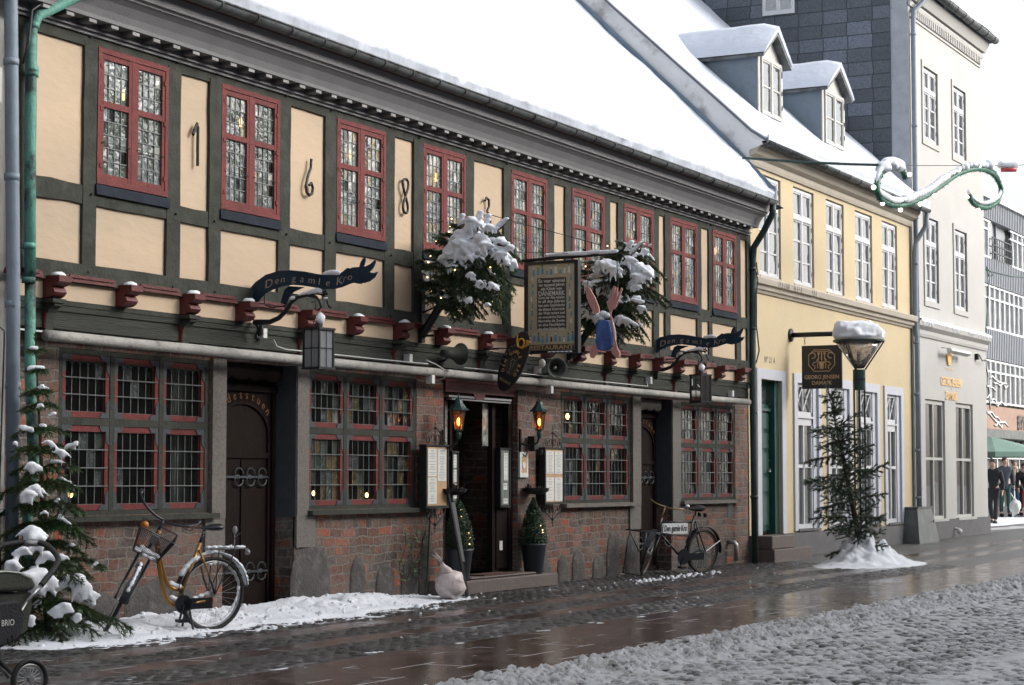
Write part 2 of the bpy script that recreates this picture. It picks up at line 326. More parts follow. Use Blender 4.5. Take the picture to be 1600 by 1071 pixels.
M['orange'] = mk('orange_plastic', (.6,.2,.03), .4, bump=0)
M['whitepaint'] = mk('white_enamel', (.7,.71,.72), .4, .05, bump=0)
M['plasticbag'] = mk('pink_white_bag', (.60,.52,.51), .35, .12, 9, .5, 14)
M['oliv'] = mk('olive_canvas', (.04,.045,.035), .85, .15, 30, .2, 90)
M['darkcloth'] = mk('black_cloth', (.012,.012,.018), .8, .3, 20, .2, 60)
M['tealcloth'] = mk('teal_coat', (.03,.07,.07), .85)
M['navycloth'] = mk('navy_jacket', (.02,.03,.045), .8)
M['olivecoat'] = mk('olive_coat', (.045,.045,.03), .85)
M['jeans'] = mk('blue_jeans', (.06,.13,.24), .85)
M['skin'] = mk('skin', (.50,.30,.22), .5, .05, bump=0)
M['hair'] = mk('dark_hair', (.03,.02,.015), .7)
M['greyhat'] = mk('grey_wool', (.12,.12,.10), .9)
M['scarf'] = mk('pale_scarf', (.45,.36,.30), .9, .3, 20)
M['redbag'] = mk('red_bag', (.5,.04,.04), .5)
M['whitebag'] = mk('white_carrier', (.65,.68,.66), .4)
M['parasol'] = mk('green_parasol_canvas', (.17,.27,.23), .8, .08)
M['metalpanel'] = mk('grey_profiled_panel', (.21,.23,.26), .5, .1)
M['whiteframe'] = mk('white_window_frame', (.72,.74,.76), .5)
M['terracotta'] = mk('brown_fascia', (.25,.16,.12), .7, .15)
M['cabinet'] = mk('grey_steel_cabinet', (.09,.10,.10), .5, .2, 4, .1, 40, second=(.05,.06,.06), sscale=3)
M['garland'] = mk('green_tinsel', (.02,.12,.075), .5, .4, 30, 0)
M['cable'] = mk('dark_green_cable', (.02,.06,.05), .5)
M['dkcable'] = mk('dark_cable', (.02,.02,.02), .5)
M['redplastic'] = mk('red_lamp_glass', (.6,.08,.10), .3)
M['whiteplastic'] = mk('white_plastic', (.6,.6,.6), .4, .05, bump=0)
M['oldrender'] = mk('shaded_brown_render', (.10,.085,.075), .9)  # shade put into the colour of the houses opposite, keeps pane reflections dark
M['mat'] = mk('brown_door_mat', (.07,.03,.02), .95)

def stonemat(name, base, ice, icecol, rough):
    m = mk(name, base, rough, .3, 20, .4, 60, second=icecol, sscale=5, sthr=ice, ssoft=.06); t = m.node_tree; N = t.nodes; L = t.links
    geo = [n for n in N if n.bl_idname == 'ShaderNodeNewGeometry'][0]; vm = [n for n in N if n.bl_idname == 'ShaderNodeVectorMath'][0]
    r = N.new('ShaderNodeMapRange'); r.inputs['To Min'].default_value = .45; r.inputs['To Max'].default_value = 1.6; L.new(geo.outputs['Random Per Island'], r.inputs['Value'])
    v = N.new('ShaderNodeVectorMath'); v.operation = 'SCALE'; src = vm.outputs[0]; dst = [l.to_socket for l in L if l.from_socket == src]
    L.new(src, v.inputs[0]); L.new(r.outputs[0], v.inputs['Scale'])
    for d in dst: L.new(v.outputs[0], d)
    return m
M['sett'] = stonemat('wet_setts', (.036,.033,.034), .66, (.16,.16,.165), .25)
M['roadstone'] = stonemat('icy_road_cobbles', (.12,.116,.116), .49, (.54,.54,.55), .28)

M['greytext'] = mk('worn_grey_lettering', (.26,.22,.19), .7, .3, 20, 0)

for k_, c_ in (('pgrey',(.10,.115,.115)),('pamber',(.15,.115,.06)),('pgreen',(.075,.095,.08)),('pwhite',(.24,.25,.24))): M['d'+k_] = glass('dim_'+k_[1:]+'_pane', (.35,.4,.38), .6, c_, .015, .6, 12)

M['doortext'] = mk('dull_ochre_lettering', (.17,.085,.035), .75, .2, 10, 0, spec=.1)
# ================================================================== helpers for houses
def wall(mb, x0, x1, z0, z1, holes, y=0., depth=.25, mi=0, rmi=0):
    xs = sorted({x0, x1, *[h[0] for h in holes], *[h[1] for h in holes]}); zs = sorted({z0, z1, *[h[2] for h in holes], *[h[3] for h in holes]})
    for i in range(len(xs)-1):
        for k in range(len(zs)-1):
            cx, cz = (xs[i]+xs[i+1])/2, (zs[k]+zs[k+1])/2
            if any(h[0] < cx < h[1] and h[2] < cz < h[3] for h in holes): continue
            mb.quad((xs[i],y,zs[k]),(xs[i+1],y,zs[k]),(xs[i+1],y,zs[k+1]),(xs[i],y,zs[k+1]), mi)
    for h in holes:
        a, b, c, d = h[:4]; dp = h[4] if len(h) > 4 else depth
        mb.quad((a,y,c),(a,y+dp,c),(a,y+dp,d),(a,y,d), rmi); mb.quad((b,y+dp,c),(b,y,c),(b,y,d),(b,y+dp,d), rmi)
        mb.quad((a,y,d),(a,y+dp,d),(b,y+dp,d),(b,y,d), rmi)
        if c > z0+.02: mb.quad((a,y+dp,c),(a,y,c),(b,y,c),(b,y+dp,c), rmi)
    return mb
def sheet(mb, P, mi=0):
    n = len(P[0]); vs = [p for r in P for p in r]
    mb.add(vs, [(i*n+k, i*n+k+1, (i+1)*n+k+1, (i+1)*n+k) for i in range(len(P)-1) for k in range(n-1)], mi)
def slab(mb, P, down, mi=0):
    # closed blanket: top sheet, lowered underside, rim
    n = len(P[0]); m = len(P); top = [p for r in P for p in r]; bot = [(p[0]+down[0], p[1]+down[1], p[2]+down[2]) for p in top]; N = n*m
    fs = []
    for i in range(m-1):
        for k in range(n-1):
            a = i*n+k; fs += [(a,a+1,a+n+1,a+n), (N+a,N+a+n,N+a+n+1,N+a+1)]
    rim = [k for k in range(n)]+[i*n+n-1 for i in range(1, m)]+[(m-1)*n+k for k in range(n-2, -1, -1)]+[i*n for i in range(m-2, 0, -1)]
    for q in range(len(rim)):
        a, b = rim[q], rim[(q+1) % len(rim)]; fs.append((a, b, N+b, N+a))
    mb.add(top+bot, fs, mi)
def lerp(a, b, t): return a+(b-a)*t
def fbm(x, y, z=0, o=4): return noise.fractal(Vector((x, y, z)), 1., 2., o)

# ================================================================== the half-timbered inn
KX0, KX1 = 13.84, 32.62
YU = -.25                    # face of the jettied upper storey
inn = empty('half_timbered_inn', (KX0, 0, 0), 'long two-storey half-timbered inn with peach plaster, red windows, brick ground floor and snowy roof', 'building')
WX = [(14.93,16.01),(16.90,17.96),(19.10,20.16),(21.04,22.11),(23.35,24.41),(25.19,26.27),(26.95,28.04),(28.69,29.80),(30.46,31.52)]
PX = [(14.08,14.74),(16.22,16.70),(18.18,18.87),(20.38,20.82),(22.33,23.15),(24.63,24.99),(26.48,26.75),(28.26,28.50),(29.99,30.31),(31.73,32.03)]
WZ0, WZ1 = 4.11, 5.38
# upper plaster with holes for the windows
mb = MB(); wall(mb, KX0, 32.2, 3.2, 5.5, [(a+.02, b-.02, WZ0+.02, WZ1-.02) for a, b in WX], YU+.015, .2); mb.prism([(32.2,YU+.015,3.2),(32.7,.2,3.2),(32.7,.2,6.3),(32.2,YU+.015,5.5)], (0,.05,0)); mb.build('plaster_infill', M['plaster'], inn)
mb = MB(); f = YU-.012
mb.wbox(KX0, 32.22, f, YU+.05, 5.36, 5.56, .006); mb.build('wall_plate', M['timber'], inn); mb = MB(); mb.wbox(KX0, 32.22, f-.012, YU+.05, 3.17, 3.35, .008)
prev = KX0
posts = []
for i, (a, b) in enumerate(PX):
    posts.append((prev, a)); prev = b
    if i < 9: posts.append((b, WX[i][0])); prev = WX[i][1]
posts.append((PX[-1][1], 32.22))
mb.build('sill_beam', M['timber'], inn)
for a, b in posts:
    mb = MB(); mb.wbox(a, b, f-U(0,.008), YU+.04, 3.3, 5.4, .007, .3)
    for z in (5.44, 3.98, 3.27):
        if a > KX0+.1 and b < 32.2: mb.lathe([(.013,0),(.011,-.026)], ((a+b)/2+U(-.03,.03), f, z+U(-.02,.02)), 6, axis='y')
    mb.build('post', M['timber'], inn)
for i, (a, b) in enumerate(PX): mb = MB(); mb.wbox(a-.02, b+.02, f, YU+.04, 3.89+U(-.01,.01), 4.06+U(-.01,.015), .009, .2); mb.build('rail', M['timber'], inn)
for a, b in WX: mb = MB(); mb.wbox(a-.03, b+.03, f, YU+.04, 3.90+U(-.01,.01), 4.06, .006, .3); mb.build('rail', M['timber'], inn)

# cornice
mb = MB()
mb.box(KX0-.1, 32.14, YU-.04, YU+.1, 5.455, 5.485); mb.box(KX0-.1, 32.13, YU-.07, YU+.1, 5.487, 5.505)
cr = [(YU-.20,5.565),(YU-.205,5.60),(YU-.23,5.66),(YU-.28,5.735),(YU-.33,5.775),(YU-.345,5.78),(YU-.35,5.80),(YU-.385,5.81),(YU-.39,5.865),(YU-.41,5.93),(YU+.1,5.95),(YU+.1,5.565)]
mb.prism([(KX0-.1,y,z) for y, z in cr], (32.10-KX0+.1,0,0)); mb.box(KX0-.1, 32.12, YU-.05, YU+.1, 5.507, 5.563)
mb.build('cornice', M['cornice'], inn)
x = KX0+.1
while x < 31.95:
    mb = MB(); mb.box(x, x+.11, YU-.185, YU-.03, 5.525, 5.562); mb.box(x+.003, x+.107, YU-.19, YU-.186, 5.527, 5.556, 1); mb.build('dentil', [M['cornice'], M['dentil']], inn); x += .318
# small date numerals in wrought iron
def numeral(pts, X, z):
    mb = MB(); mb.tube([(X+p[0], YU-.03, z+p[1]) for p in pts], [.0165]*len(pts), 6); mb.build('iron_numeral', M['iron'], inn)
numeral([(-.03,.36),(-.07,.30),(-.05,.345),(0,.42),(.012,.38),(.01,.2),(.012,.0)], 16.47, 4.48)
c6 = [(.03,.40),(.02,.30),(-.04,.20),(-.075,.10),(-.06,.03),(-.01,0),(.05,.03),(.065,.09),(.03,.14),(-.01,.11)]
numeral(c6, 18.53, 4.44)
c8 = [(.045*math.sin(t)*(1.0 if k < 9 else 1.15), .26+.0+.10*math.cos(t)) for k in range(0)  for t in (0,)]
p8 = []
for k in range(25):
    t = 2*math.pi*k/24; p8.append((.066*math.sin(2*t)*(1 if math.cos(t) < 0 else .85), .2-.2*math.cos(t)))
numeral(p8, 20.60, 4.49)
numeral([(-.06,.38),(-.02,.42),(.045,.40),(.05,.32),(-.01,.25),(.05,.22),(.085,.12),(.04,.02),(-.05,.03)], 22.66, 4.50)
# leaded glass: every pane its own slightly tilted quad
def panes(mb, x0, x1, z0, z1, y, nc, nr, mats=(0,1,2,3,4), wts=(5,3,1,1,1), tilt=.0035):
    for i in range(nc):
        for k in range(nr):
            a, b = lerp(x0,x1,i/nc), lerp(x0,x1,(i+1)/nc); c, d = lerp(z0,z1,k/nr), lerp(z0,z1,(k+1)/nr)
            t = [U(-tilt, tilt) for _ in range(3)]; t.append(t[0]+t[2]-t[1])
            mb.quad((a,y+t[0],c),(b,y+t[1],c),(b,y+t[2],d),(a,y+t[3],d), random.choices(mats, wts)[0])
def cames(mb, x0, x1, z0, z1, y, nc, nr, r=.0045, bars=()):
    for i in range(nc+1): x = lerp(x0,x1,i/nc); mb.box(x-r, x+r, y-.006, y-.001, z0, z1)
    for k in range(nr+1): z = lerp(z0,z1,k/nr); mb.box(x0, x1, y-.007, y-.0012, z-r, z+r)
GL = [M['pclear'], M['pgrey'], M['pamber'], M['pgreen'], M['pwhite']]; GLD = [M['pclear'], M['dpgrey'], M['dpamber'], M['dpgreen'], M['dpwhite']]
for wi, (a, b) in enumerate(WX):
    y = YU-.012
    fr = MB(); fr.wbox(a, b, y-.012, y+.06, WZ0, WZ0+.05, .003); fr.wbox(a, b, y-.012, y+.06, WZ1-.05, WZ1, .003)
    fr.wbox(a, a+.05, y-.010, y+.06, WZ0+.04, WZ1-.04, .003); fr.wbox(b-.05, b, y-.010, y+.06, WZ0+.04, WZ1-.04, .003); cx = (a+b)/2
    fr.box(cx-.03, cx+.03, y-.006, y+.06, WZ0+.05, WZ1-.05)
    win = fr.build('window', M['red'], inn)
    for s0, s1 in ((a+.052, cx-.032), (cx+.032, b-.052)):
        gm = MB(); cm = MB(); bar = MB(); cs = MB(); z0, z1 = WZ0+.052, WZ1-.052; zr = z0+(z1-z0)*.60; ys = y-.004
        for q in ((s0,s0+.042,z0,z1),(s1-.042,s1,z0,z1)): cs.box(q[0],q[1],ys,y+.045,q[2],q[3])
        for q in ((z0,z0+.05),(z1-.05,z1),(zr-.028,zr+.028)): cs.box(s0+.042,s1-.042,ys+.002,y+.043,q[0],q[1])
        for zz in (z0+.12, z1-.12, zr-.05): 
            xo = s0 if s0 < cx-.2 else s1; cs.box(xo-.022, xo+.022, ys-.012, ys-.001, zz-.02, zz+.02)
        cs.build('casement', M['red'], win)
        g0, g1 = s0+.042, s1-.042
        wt = (.3,5,.3,4,.4) if wi < 2 else (.3,4.5,1.5,1.8,2.8)
        for c, d, nr in ((z0+.05, zr-.028, 5), (zr+.028, z1-.05, 3)):
            panes(gm, g0, g1, c, d, y+.02, 4, nr, wts=wt); cames(cm, g0, g1, c, d, y+.018, 4, nr)
        bar.tube([(s0+.01,y-.012,z0+(zr-z0)*.48),(s1-.01,y-.012,z0+(zr-z0)*.48)], .004, 5)
        gm.build('leaded_glass', GL, win, norm=False); cm.build('lead_cames', M['lead'], win); bar.build('saddle_bar', M['iron'], win)
    sb = MB(); sb.prism([(a-.02,y-.030,4.005),(a-.02,y+.02,4.005),(a-.02,y+.02,4.10),(a-.02,y-.018,4.10)], (b-a+.04,0,0)); sb.build('window_sill', M['slateboard'], win)
    cu = MB()
    n = 30
    for side_ in ((a+.05, a+(.42 if wi < 2 else .50)), (b-(.42 if wi < 2 else .50), b-.05)):
        P = [[(lerp(side_[0],side_[1],i/n), YU+.24+.02*math.sin(i*1.3), z) for i in range(n+1)] for z in (WZ0, WZ1)]
        sheet(cu, P)
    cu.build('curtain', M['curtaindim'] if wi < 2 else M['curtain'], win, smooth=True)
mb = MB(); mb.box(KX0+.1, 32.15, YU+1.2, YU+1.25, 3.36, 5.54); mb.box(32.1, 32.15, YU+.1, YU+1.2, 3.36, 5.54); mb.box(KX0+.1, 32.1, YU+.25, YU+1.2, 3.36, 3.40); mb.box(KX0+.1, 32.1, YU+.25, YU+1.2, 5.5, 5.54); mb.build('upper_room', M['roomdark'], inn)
for px_, py_, X in ((193,148,0),(376,190,0),(547,241,0),(681,277,0),(1117,392,0)):
    p = aty(px_, py_, YU+.18); l = MB(); l.lathe([(.006,-.06),(.014,-.03),(.014,.02),(.003,.05)], p, 8)
    e = empty('window_candle_lamp', (p[0], p[1], p[2]-.1), {193:'glowing electric candle in the upper window beside the green downpipe',376:'glowing electric candle in the upper window between the numerals 1 and 6',547:'glowing electric candle in the upper window between the numerals 6 and 8',681:'glowing electric candle in the upper window right of the numeral 8',1117:'glowing electric candle in the last upper window of the inn'}[px_], 'lamp', 'electric candles in the upper windows')
    l.build('bulb', M['bulb'], e, smooth=True); l = MB(); l.tube([(p[0],p[1],p[2]-.06),(p[0],p[1],p[2]-.34)], .008, 6); l.build('stem', M['whiteplastic'], e)
# beam ends under the jetty
fronts = [(112,440),(223,455),(321,468),(406,480),(502,492),(576,501),(647,510),(711,519),(777,529)]
bx = [aty(x, y, -.42)[0] for x, y in fronts]+[23.45, 24.45, 25.45]+[aty(x, 560, -.42)[0] for x in (925,970,1008,1044,1076,1110,1139,1170)]
bx = [b for i, b in enumerate(bx) if i < 12 or b > 25.9]
HW = .085
for i, x in enumerate(bx):
    x1 = x; x0 = x-2*HW
    pr = [(.05,3.0),(-.30,3.0),(-.345,3.02),(-.37,3.05),(-.355,3.08),(-.335,3.10),(-.385,3.115),(-.42,3.14),(-.42,3.195),(.05,3.195)]
    mb = MB(); mb.prism([(x0,y,z) for y, z in pr], (x1-x0,0,0)); be = mb.build('beam_end', M['beamred'], inn)
    if i in (0,1,2,3,5,6,7,8):
        s = MB(); s.ball(((x0+x1)/2-.01,-.345,3.197), .07, 10, sx=1, sy=.95, sz=.55, lump=.3); s.build('snow_cap', M['snow'], be, smooth=True)
    if i in (0,2,4,6,8,9,12,13,15,19):
        br = MB(); pf = [(-.18,2.72),(-.25,2.72),(-.255,2.81),(-.27,2.87),(-.30,2.91),(-.345,2.93),(-.345,2.99),(-.18,2.99)]
        br.prism([(x0+.03,y,z) for y, z in pf], (x1-x0-.06,0,0)); br.box(x0-.005,x1+.005,-.36,-.2,2.955,2.992); b_ = br.build('brace', M['timber'], be)
        rs = MB(); rs.prism([(x0+.026,y+.02,z) for y, z in [(-.225,2.73),(-.268,2.73),(-.27,2.81),(-.285,2.86),(-.24,2.9)]], (-.006,0,0)); rs.build('painted_edge', M['red'], be)
# plaster strip, red mouldings, boards
mb = MB(); mb.box(KX0, 32.3, -.235, -.1, 3.0, 3.175); mb.build('plaster_strip', M['plaster'], inn)
mb = MB(); mb.box(KX0, 32.3, -.232, .04, 2.955, 2.998); mb.box(KX0, 32.3, -.23, .04, 3.176, 3.20); mb.build('jetty_soffit', M['timber'], inn)
mb = MB()
allb = [KX0-.2]+bx
for i in range(len(allb)):
    a = allb[i]+.06; b = (allb[i+1]-2*HW-.06) if i+1 < len(allb) else 32.2
    if b-a < .15: continue
    y = YU-.03
    mb.prism([(a,y+.03,3.17),(b,y+.03,3.17),(b,y+.03,3.195),(b-.02,y+.03,3.225),(b-.06,y+.03,3.235),(a+.06,y+.03,3.235),(a+.02,y+.03,3.225),(a,y+.03,3.195)], (0,-.045,0)); mb.prism([(a+.05,y-.016,3.205),(b-.05,y-.016,3.205),(b-.06,y-.016,3.232),(a+.06,y-.016,3.232)], (0,-.012,0))
mb.build('red_moulding', M['beamred'], inn)
mb = MB()
for z0, z1, o in ((2.90,2.953,.06),(2.83,2.905,.045),(2.74,2.835,.055)): mb.wbox(KX0, 32.2, -o-.165, .03, z0, z1, .003, 1.)
mb.build('weather_boards', M['board'], inn)
mb = MB(); pts = []
for i in range(60):
    x = lerp(14.25, 32.08, i/59); pts.append((x, -.262, 2.667+.006*noise.noise(Vector((x,0,0)))))
pts = [p for p in pts]; mb.tube(pts, .050, 12); mb.build('stone_band', M['band'], inn, smooth=True)
# ground floor brick with its openings
LW = [(14.76,17.12,1.06,2.60),(18.94,21.37,1.06,2.60),(25.38,27.78,1.06,2.60),(29.66,32.12,1.06,2.60)]
holes = [(a,b,c,d,.12) for a,b,c,d in LW]+[(17.37,18.71,-.01,2.62,.25),(28.09,29.33,-.01,2.62,.25),(22.04,23.96,.19,2.47,1.3)]
mb = MB(); wall(mb, KX0, 32.72, -.05, 2.72, holes, 0, .12); mb.quad((32.72,0,-.05),(32.72,3,-.05),(32.72,3,2.72),(32.72,0,2.72)); mb.build('brick_wall', M['brick'], inn)
# entry pier relief
mb = MB(); mb.box(23.97, 24.5, -.05, -.002, .05, 2.55); mb.build('brick_pier', M['brick'], inn)
# granite door posts
for x0, x1, x0b in ((17.13,17.37,0),(18.71,18.94,1),(27.79,28.09,0),(29.33,29.66,1)):
    mb = MB(); mb.box(x0, x1, -.035, .02, 1.0, 2.62); mb.box(x0-.10 if not x0b else x0-.0, x1 if not x0b else x1+.14, -.03, .02, .66, .997); mb.build('granite_post', M['stone'], inn)
for x in (18.71, 29.33):
    mb = MB(); mb.box(x-.015, x-.002, -.02, .25, .99, 2.62); mb.build('painted_reveal', M['bluereveal'], inn)
# three-by-two leaded windows
for wi, (a, b, c, d) in enumerate(LW):
    y = .03; zt = 1.93; f = MB()
    f.wbox(a, b, y-.02, y+.07, d-.05, d, .004); f.wbox(a, b, y-.02, y+.07, c, c+.045, .004); f.wbox(a, b, y-.02, y+.07, zt-.035, zt+.035, .003)
    for k in range(4): x = lerp(a+.03, b-.03, k/3); f.wbox(x-.035, x+.035, y-.022, y+.07, c+.03, d-.03, .003)
    win = f.build('window', M['timber'], inn)
    s = MB(); s.box(a-.02, b+.06, -.10, .06, c-.055, c-.004); s.build('window_sill', M['stone'] if wi > 1 else M['timber'], win)
    for k in range(3):
        x0 = lerp(a+.03, b-.03, k/3)+.037; x1 = lerp(a+.03, b-.03, (k+1)/3)-.037
        for z0, z1, nr in ((c+.047, zt-.037, 4), (zt+.037, d-.052, 3)):
            gm = MB(); cm = MB(); cs = MB(); t = .055
            cs.box(x0, x0+t, y-.012, y+.05, z0, z1); cs.box(x1-t, x1, y-.012, y+.05, z0, z1); cs.box(x0+t, x1-t, y-.010, y+.048, z0, z0+t); cs.box(x0+t, x1-t, y-.010, y+.048, z1-t, z1)
            casement = cs.build('casement', M['red'], win)
            L = .15; h = y-.013
            for sx, xx in ((1,x0),(-1,x1)):
                for sz, zz in ((1,z0),(-1,z1)):
                    hw = MB(); hw.prism([(xx,h,zz),(xx+sx*L,h,zz),(xx+sx*(L-.035),h,zz+sz*.05),(xx+sx*.052,h,zz+sz*.052),(xx+sx*.045,h,zz+sz*(L*.95)),(xx,h,zz+sz*L*1.25)], (0,-.006,0)); hw.build('corner_iron', M['ironblue'], win)
            wt = ((9,.7,.1,.2,.0) if wi == 0 else (5,1.6,1.3,1.6,.2) if wi == 1 else (8,.4,.8,.6,.1) if wi == 2 else (7,2,.1,1.,.3))
            panes(gm, x0+t, x1-t, z0+t, z1-t, y+.02, 5, nr, wts=wt); cames(cm, x0+t, x1-t, z0+t, z1-t, y+.018, 5, nr)
            for r_ in range(1, nr): zz = lerp(z0+t, z1-t, r_/nr); cm.tube([(x0+.01,y-.016,zz),(x1-.01,y-.016,zz)], .0055, 5)
            if nr == 3:
                w5 = (x1-x0-2*t)/5
                for q in range(5):
                    xa = x0+t+q*w5; arc = [(xa+w5*(.5-.5*math.cos(math.pi*j/6)), y+.012, z1-t-.055+.05*math.sin(math.pi*j/6)) for j in range(7)]; cm.tube(arc, .004, 4)
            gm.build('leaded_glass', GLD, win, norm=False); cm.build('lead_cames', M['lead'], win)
    cu = MB(); n = 40
    spans = {0:[(16.85,17.12)], 1:[(19.9,20.1),(20.9,21.3)], 2:[(25.5,25.9),(26.3,26.7)], 3:[(29.8,30.4),(30.9,31.9)]}[wi]
    for s0, s1 in spans: sheet(cu, [[(lerp(s0,s1,i/n), .26+.02*math.sin(i*.9), z) for i in range(n+1)] for z in (c+.02, d)])
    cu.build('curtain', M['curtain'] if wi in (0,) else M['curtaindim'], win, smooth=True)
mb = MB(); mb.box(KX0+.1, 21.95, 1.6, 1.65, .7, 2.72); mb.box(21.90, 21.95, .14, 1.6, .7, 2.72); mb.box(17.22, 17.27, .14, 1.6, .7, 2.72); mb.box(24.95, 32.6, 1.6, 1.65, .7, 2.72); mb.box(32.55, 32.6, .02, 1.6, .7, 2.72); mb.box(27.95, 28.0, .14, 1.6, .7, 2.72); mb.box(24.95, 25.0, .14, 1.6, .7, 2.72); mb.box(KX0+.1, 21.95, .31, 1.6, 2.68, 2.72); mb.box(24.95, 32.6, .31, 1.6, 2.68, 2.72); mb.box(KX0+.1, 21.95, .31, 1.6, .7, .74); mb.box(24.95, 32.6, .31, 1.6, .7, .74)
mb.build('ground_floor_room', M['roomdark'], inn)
mb = MB(); mb.box(25.05, 27.9, .9, .95, 1.75, 2.66); mb.build('ochre_room_wall', M['roomwarm'], inn)
for q, lab in (((308-0,770),None),):
    pass
def inlamp(px_, py_, Y, s, label):
    p = aty(px_, py_, Y); l = MB(); l.ball(p, s, 8, sz=1.5); o = l.build('window_light', M['bulb'], None, smooth=True); tag(o, label, 'lamp', 'lights glowing inside the ground floor windows')
inlamp(853+25, 653, .5, .022, 'leftmost of the warm bulbs glowing behind the window right of the entrance'); inlamp(887, 651, .5, .03, 'middle of the warm bulbs glowing behind the window right of the entrance'); inlamp(898, 651, .5, .02, 'rightmost of the warm bulbs glowing behind the window right of the entrance')
inlamp(573, 774, .35, .02, 'small candle flame low in the middle of the window left of the entrance'); inlamp(543, 773, .35, .012, 'faint candle flame low behind the mullion of the window left of the entrance')
inlamp(110, 772, .4, .025, 'orange glow low in the window behind the snowy fir'); inlamp(490, 771, .4, .02, 'orange glow low in the left corner of the window beside the first arched door')
for px_, w_ in ((960,.06),(972,.05),(1000-35,.05)):
    pass
mb = MB(); sheet(mb, [[(lerp(26.55,26.85,i/10), .5+.03*math.sin(i), z) for i in range(11)] for z in (1.1, 1.75)]); mb.build('blue_curtain', M['bluewood'], inn)
# arched side doors
for di, (a, b) in enumerate(((17.37,18.71),(28.09,29.33))):
    y = .25; mb = MB(); mb.box(a, b, y, y+.05, 0, 2.62)
    cx = 18.05 if di == 0 else 28.72; R = .48; zc = 1.88; n = 14
    mb.box(b-.10, b-.06, y-.03, y, 0, 2.38); mb.box(a, b, y-.035, y, 2.33, 2.40)
    arc = [(cx-R*math.cos(math.pi*k/n), zc+.31*math.sin(math.pi*k/n)) for k in range(n+1)]
    A = [(p[0], y-.004, p[1]) for p in arc]; B = [(cx+(p[0]-cx)*1.07, y-.004, zc+(p[1]-zc)*1.09) for p in arc]
    mb.ribbon(A, B, (0,-.02,0)); mb.box(cx-R-.02, cx-R, y-.025, y, .05, zc); mb.box(cx+R, cx+R+.03, y-.025, y, .05, zc); mb.box(cx-.01, cx+.01, y-.015, y, .1, 1.6); mb.box(cx-R, cx+R, y-.02, y, 1.62, 1.68)
    mb.box(a, b, y-.04, y-.001, .0, .07)
    dr = mb.build('door', M['doorwood'], inn)
    for zz in (1.42, .42):
        h = MB()
        for s_ in (-1, 1):
            for q in range(3):
                ox = cx+R*.75-q*.22; h.tube([(ox+.09*math.cos(t)*(1-t/12), y-.025, zz+s_*(.03+.075*math.sin(t)*(1-t/12))) for t in [k*.55 for k in range(10)]], .009, 5)
        h.box(cx-R, cx+R, y-.03, y-.018, zz-.012, zz+.012)
        h.build('strap_hinge', M['ironblue'], dr)
    tx = MB(); word = 'desstuen'
    for i, ch in enumerate(word):
        t = math.radians(120-i*12.); rx, rz = .52, .37; px0, pz0 = cx+rx*math.cos(t), zc+rz*math.sin(t); rot = t-math.pi/2
        text(tx, ch, .13, lambda u, v, w_, px0=px0, pz0=pz0, rot=rot: (px0+u*math.cos(rot)-v*math.sin(rot), y-.03-w_, pz0+u*math.sin(rot)+v*math.cos(rot)), .003)
    tx.build('painted_lettering', M['doortext'], dr)
    hd = MB(); pr = []
    for k in range(17): xx = lerp(a+.02, b-.06, k/16); pr.append((xx, y-.12, 2.47-.035*abs(math.sin(k*math.pi/4))))
    hd.prism(pr+[(b-.06,y-.12,2.60),(a+.02,y-.12,2.60)], (0,.05,0)); hd.build('carved_header', M['stone'] if di else M['doorwood'], dr)
# main entrance
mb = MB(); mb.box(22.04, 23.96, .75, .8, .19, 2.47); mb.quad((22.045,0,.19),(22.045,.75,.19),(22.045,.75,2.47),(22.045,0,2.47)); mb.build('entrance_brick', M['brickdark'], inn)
mb = MB(); mb.box(22.04, 23.96, 0, 1.3, .15, .19); mb.build('entrance_floor', M['granite'], inn)
mb = MB()
mb.box(22.04, 22.12, .02, .12, .19, 2.44); mb.box(23.84, 23.95, .02, .12, .19, 2.46); mb.box(22.30, 22.36, .05, .1, .19, 2.40); mb.box(23.42, 23.50, .04, .11, .19, 2.40); mb.box(23.50, 23.84, .06, .1, .19, 1.80)
mb.build('door_frame', M['doorwood'], inn)
mb = MB(); mb.box(22.04, 23.96, -.03, .1, 2.47, 2.60); mb.box(22.0, 24.0, -.05, .1, 2.60, 2.625); cxs = 22.9; mb.prism([(cxs+.16*math.cos(t), -.03, 2.47+.09*math.sin(t)) for t in [math.pi+math.pi*k/8 for k in range(9)]], (0,-.02,0)); mb.build('carved_lintel', M['beamred'], inn)
mb = MB(); mb.box(22.1, 23.8, -.045, .02, 2.405, 2.43); mb.box(22.15, 23.75, -.06, .02, 2.375, 2.39); mb.build('metal_door_rail', M['alu'], inn)
mb = MB(); mb.quad((22.13,.08,1.75),(22.29,.08,1.75),(22.29,.08,2.36),(22.13,.08,2.36)); mb.build('door_glass', M['pwhite'], inn, norm=False); mb = MB(); mb.quad((23.24,.09,1.82),(23.40,.09,1.82),(23.40,.09,2.36),(23.24,.09,2.36)); mb.build('door_glass', M['pwhite'], inn, norm=False)
mb = MB(); mb.box(23.52, 23.82, .03, .058, .25, 1.78); mb.build('door_leaf', M['doorwood'], inn)
mb = MB(); mb.box(23.60, 23.68, .024, .029, .48, .60); mb.build('door_sticker', M['paper'], inn)
mb = MB(); mb.box(21.62, 24.42, -.42, .02, .0, .17); mb.box(22.1, 23.9, -.36, .02, .172, .20); o = mb.build('entrance_step', M['granite'], inn); m_ = o.modifiers.new('b','BEVEL'); m_.width = .015
mb = MB(); mb.box(22.5, 23.4, -.33, -.02, .202, .215); tag(mb.build('door_mat', M['mat'], None), 'brown mat lying on the granite step of the inn entrance', 'mat')
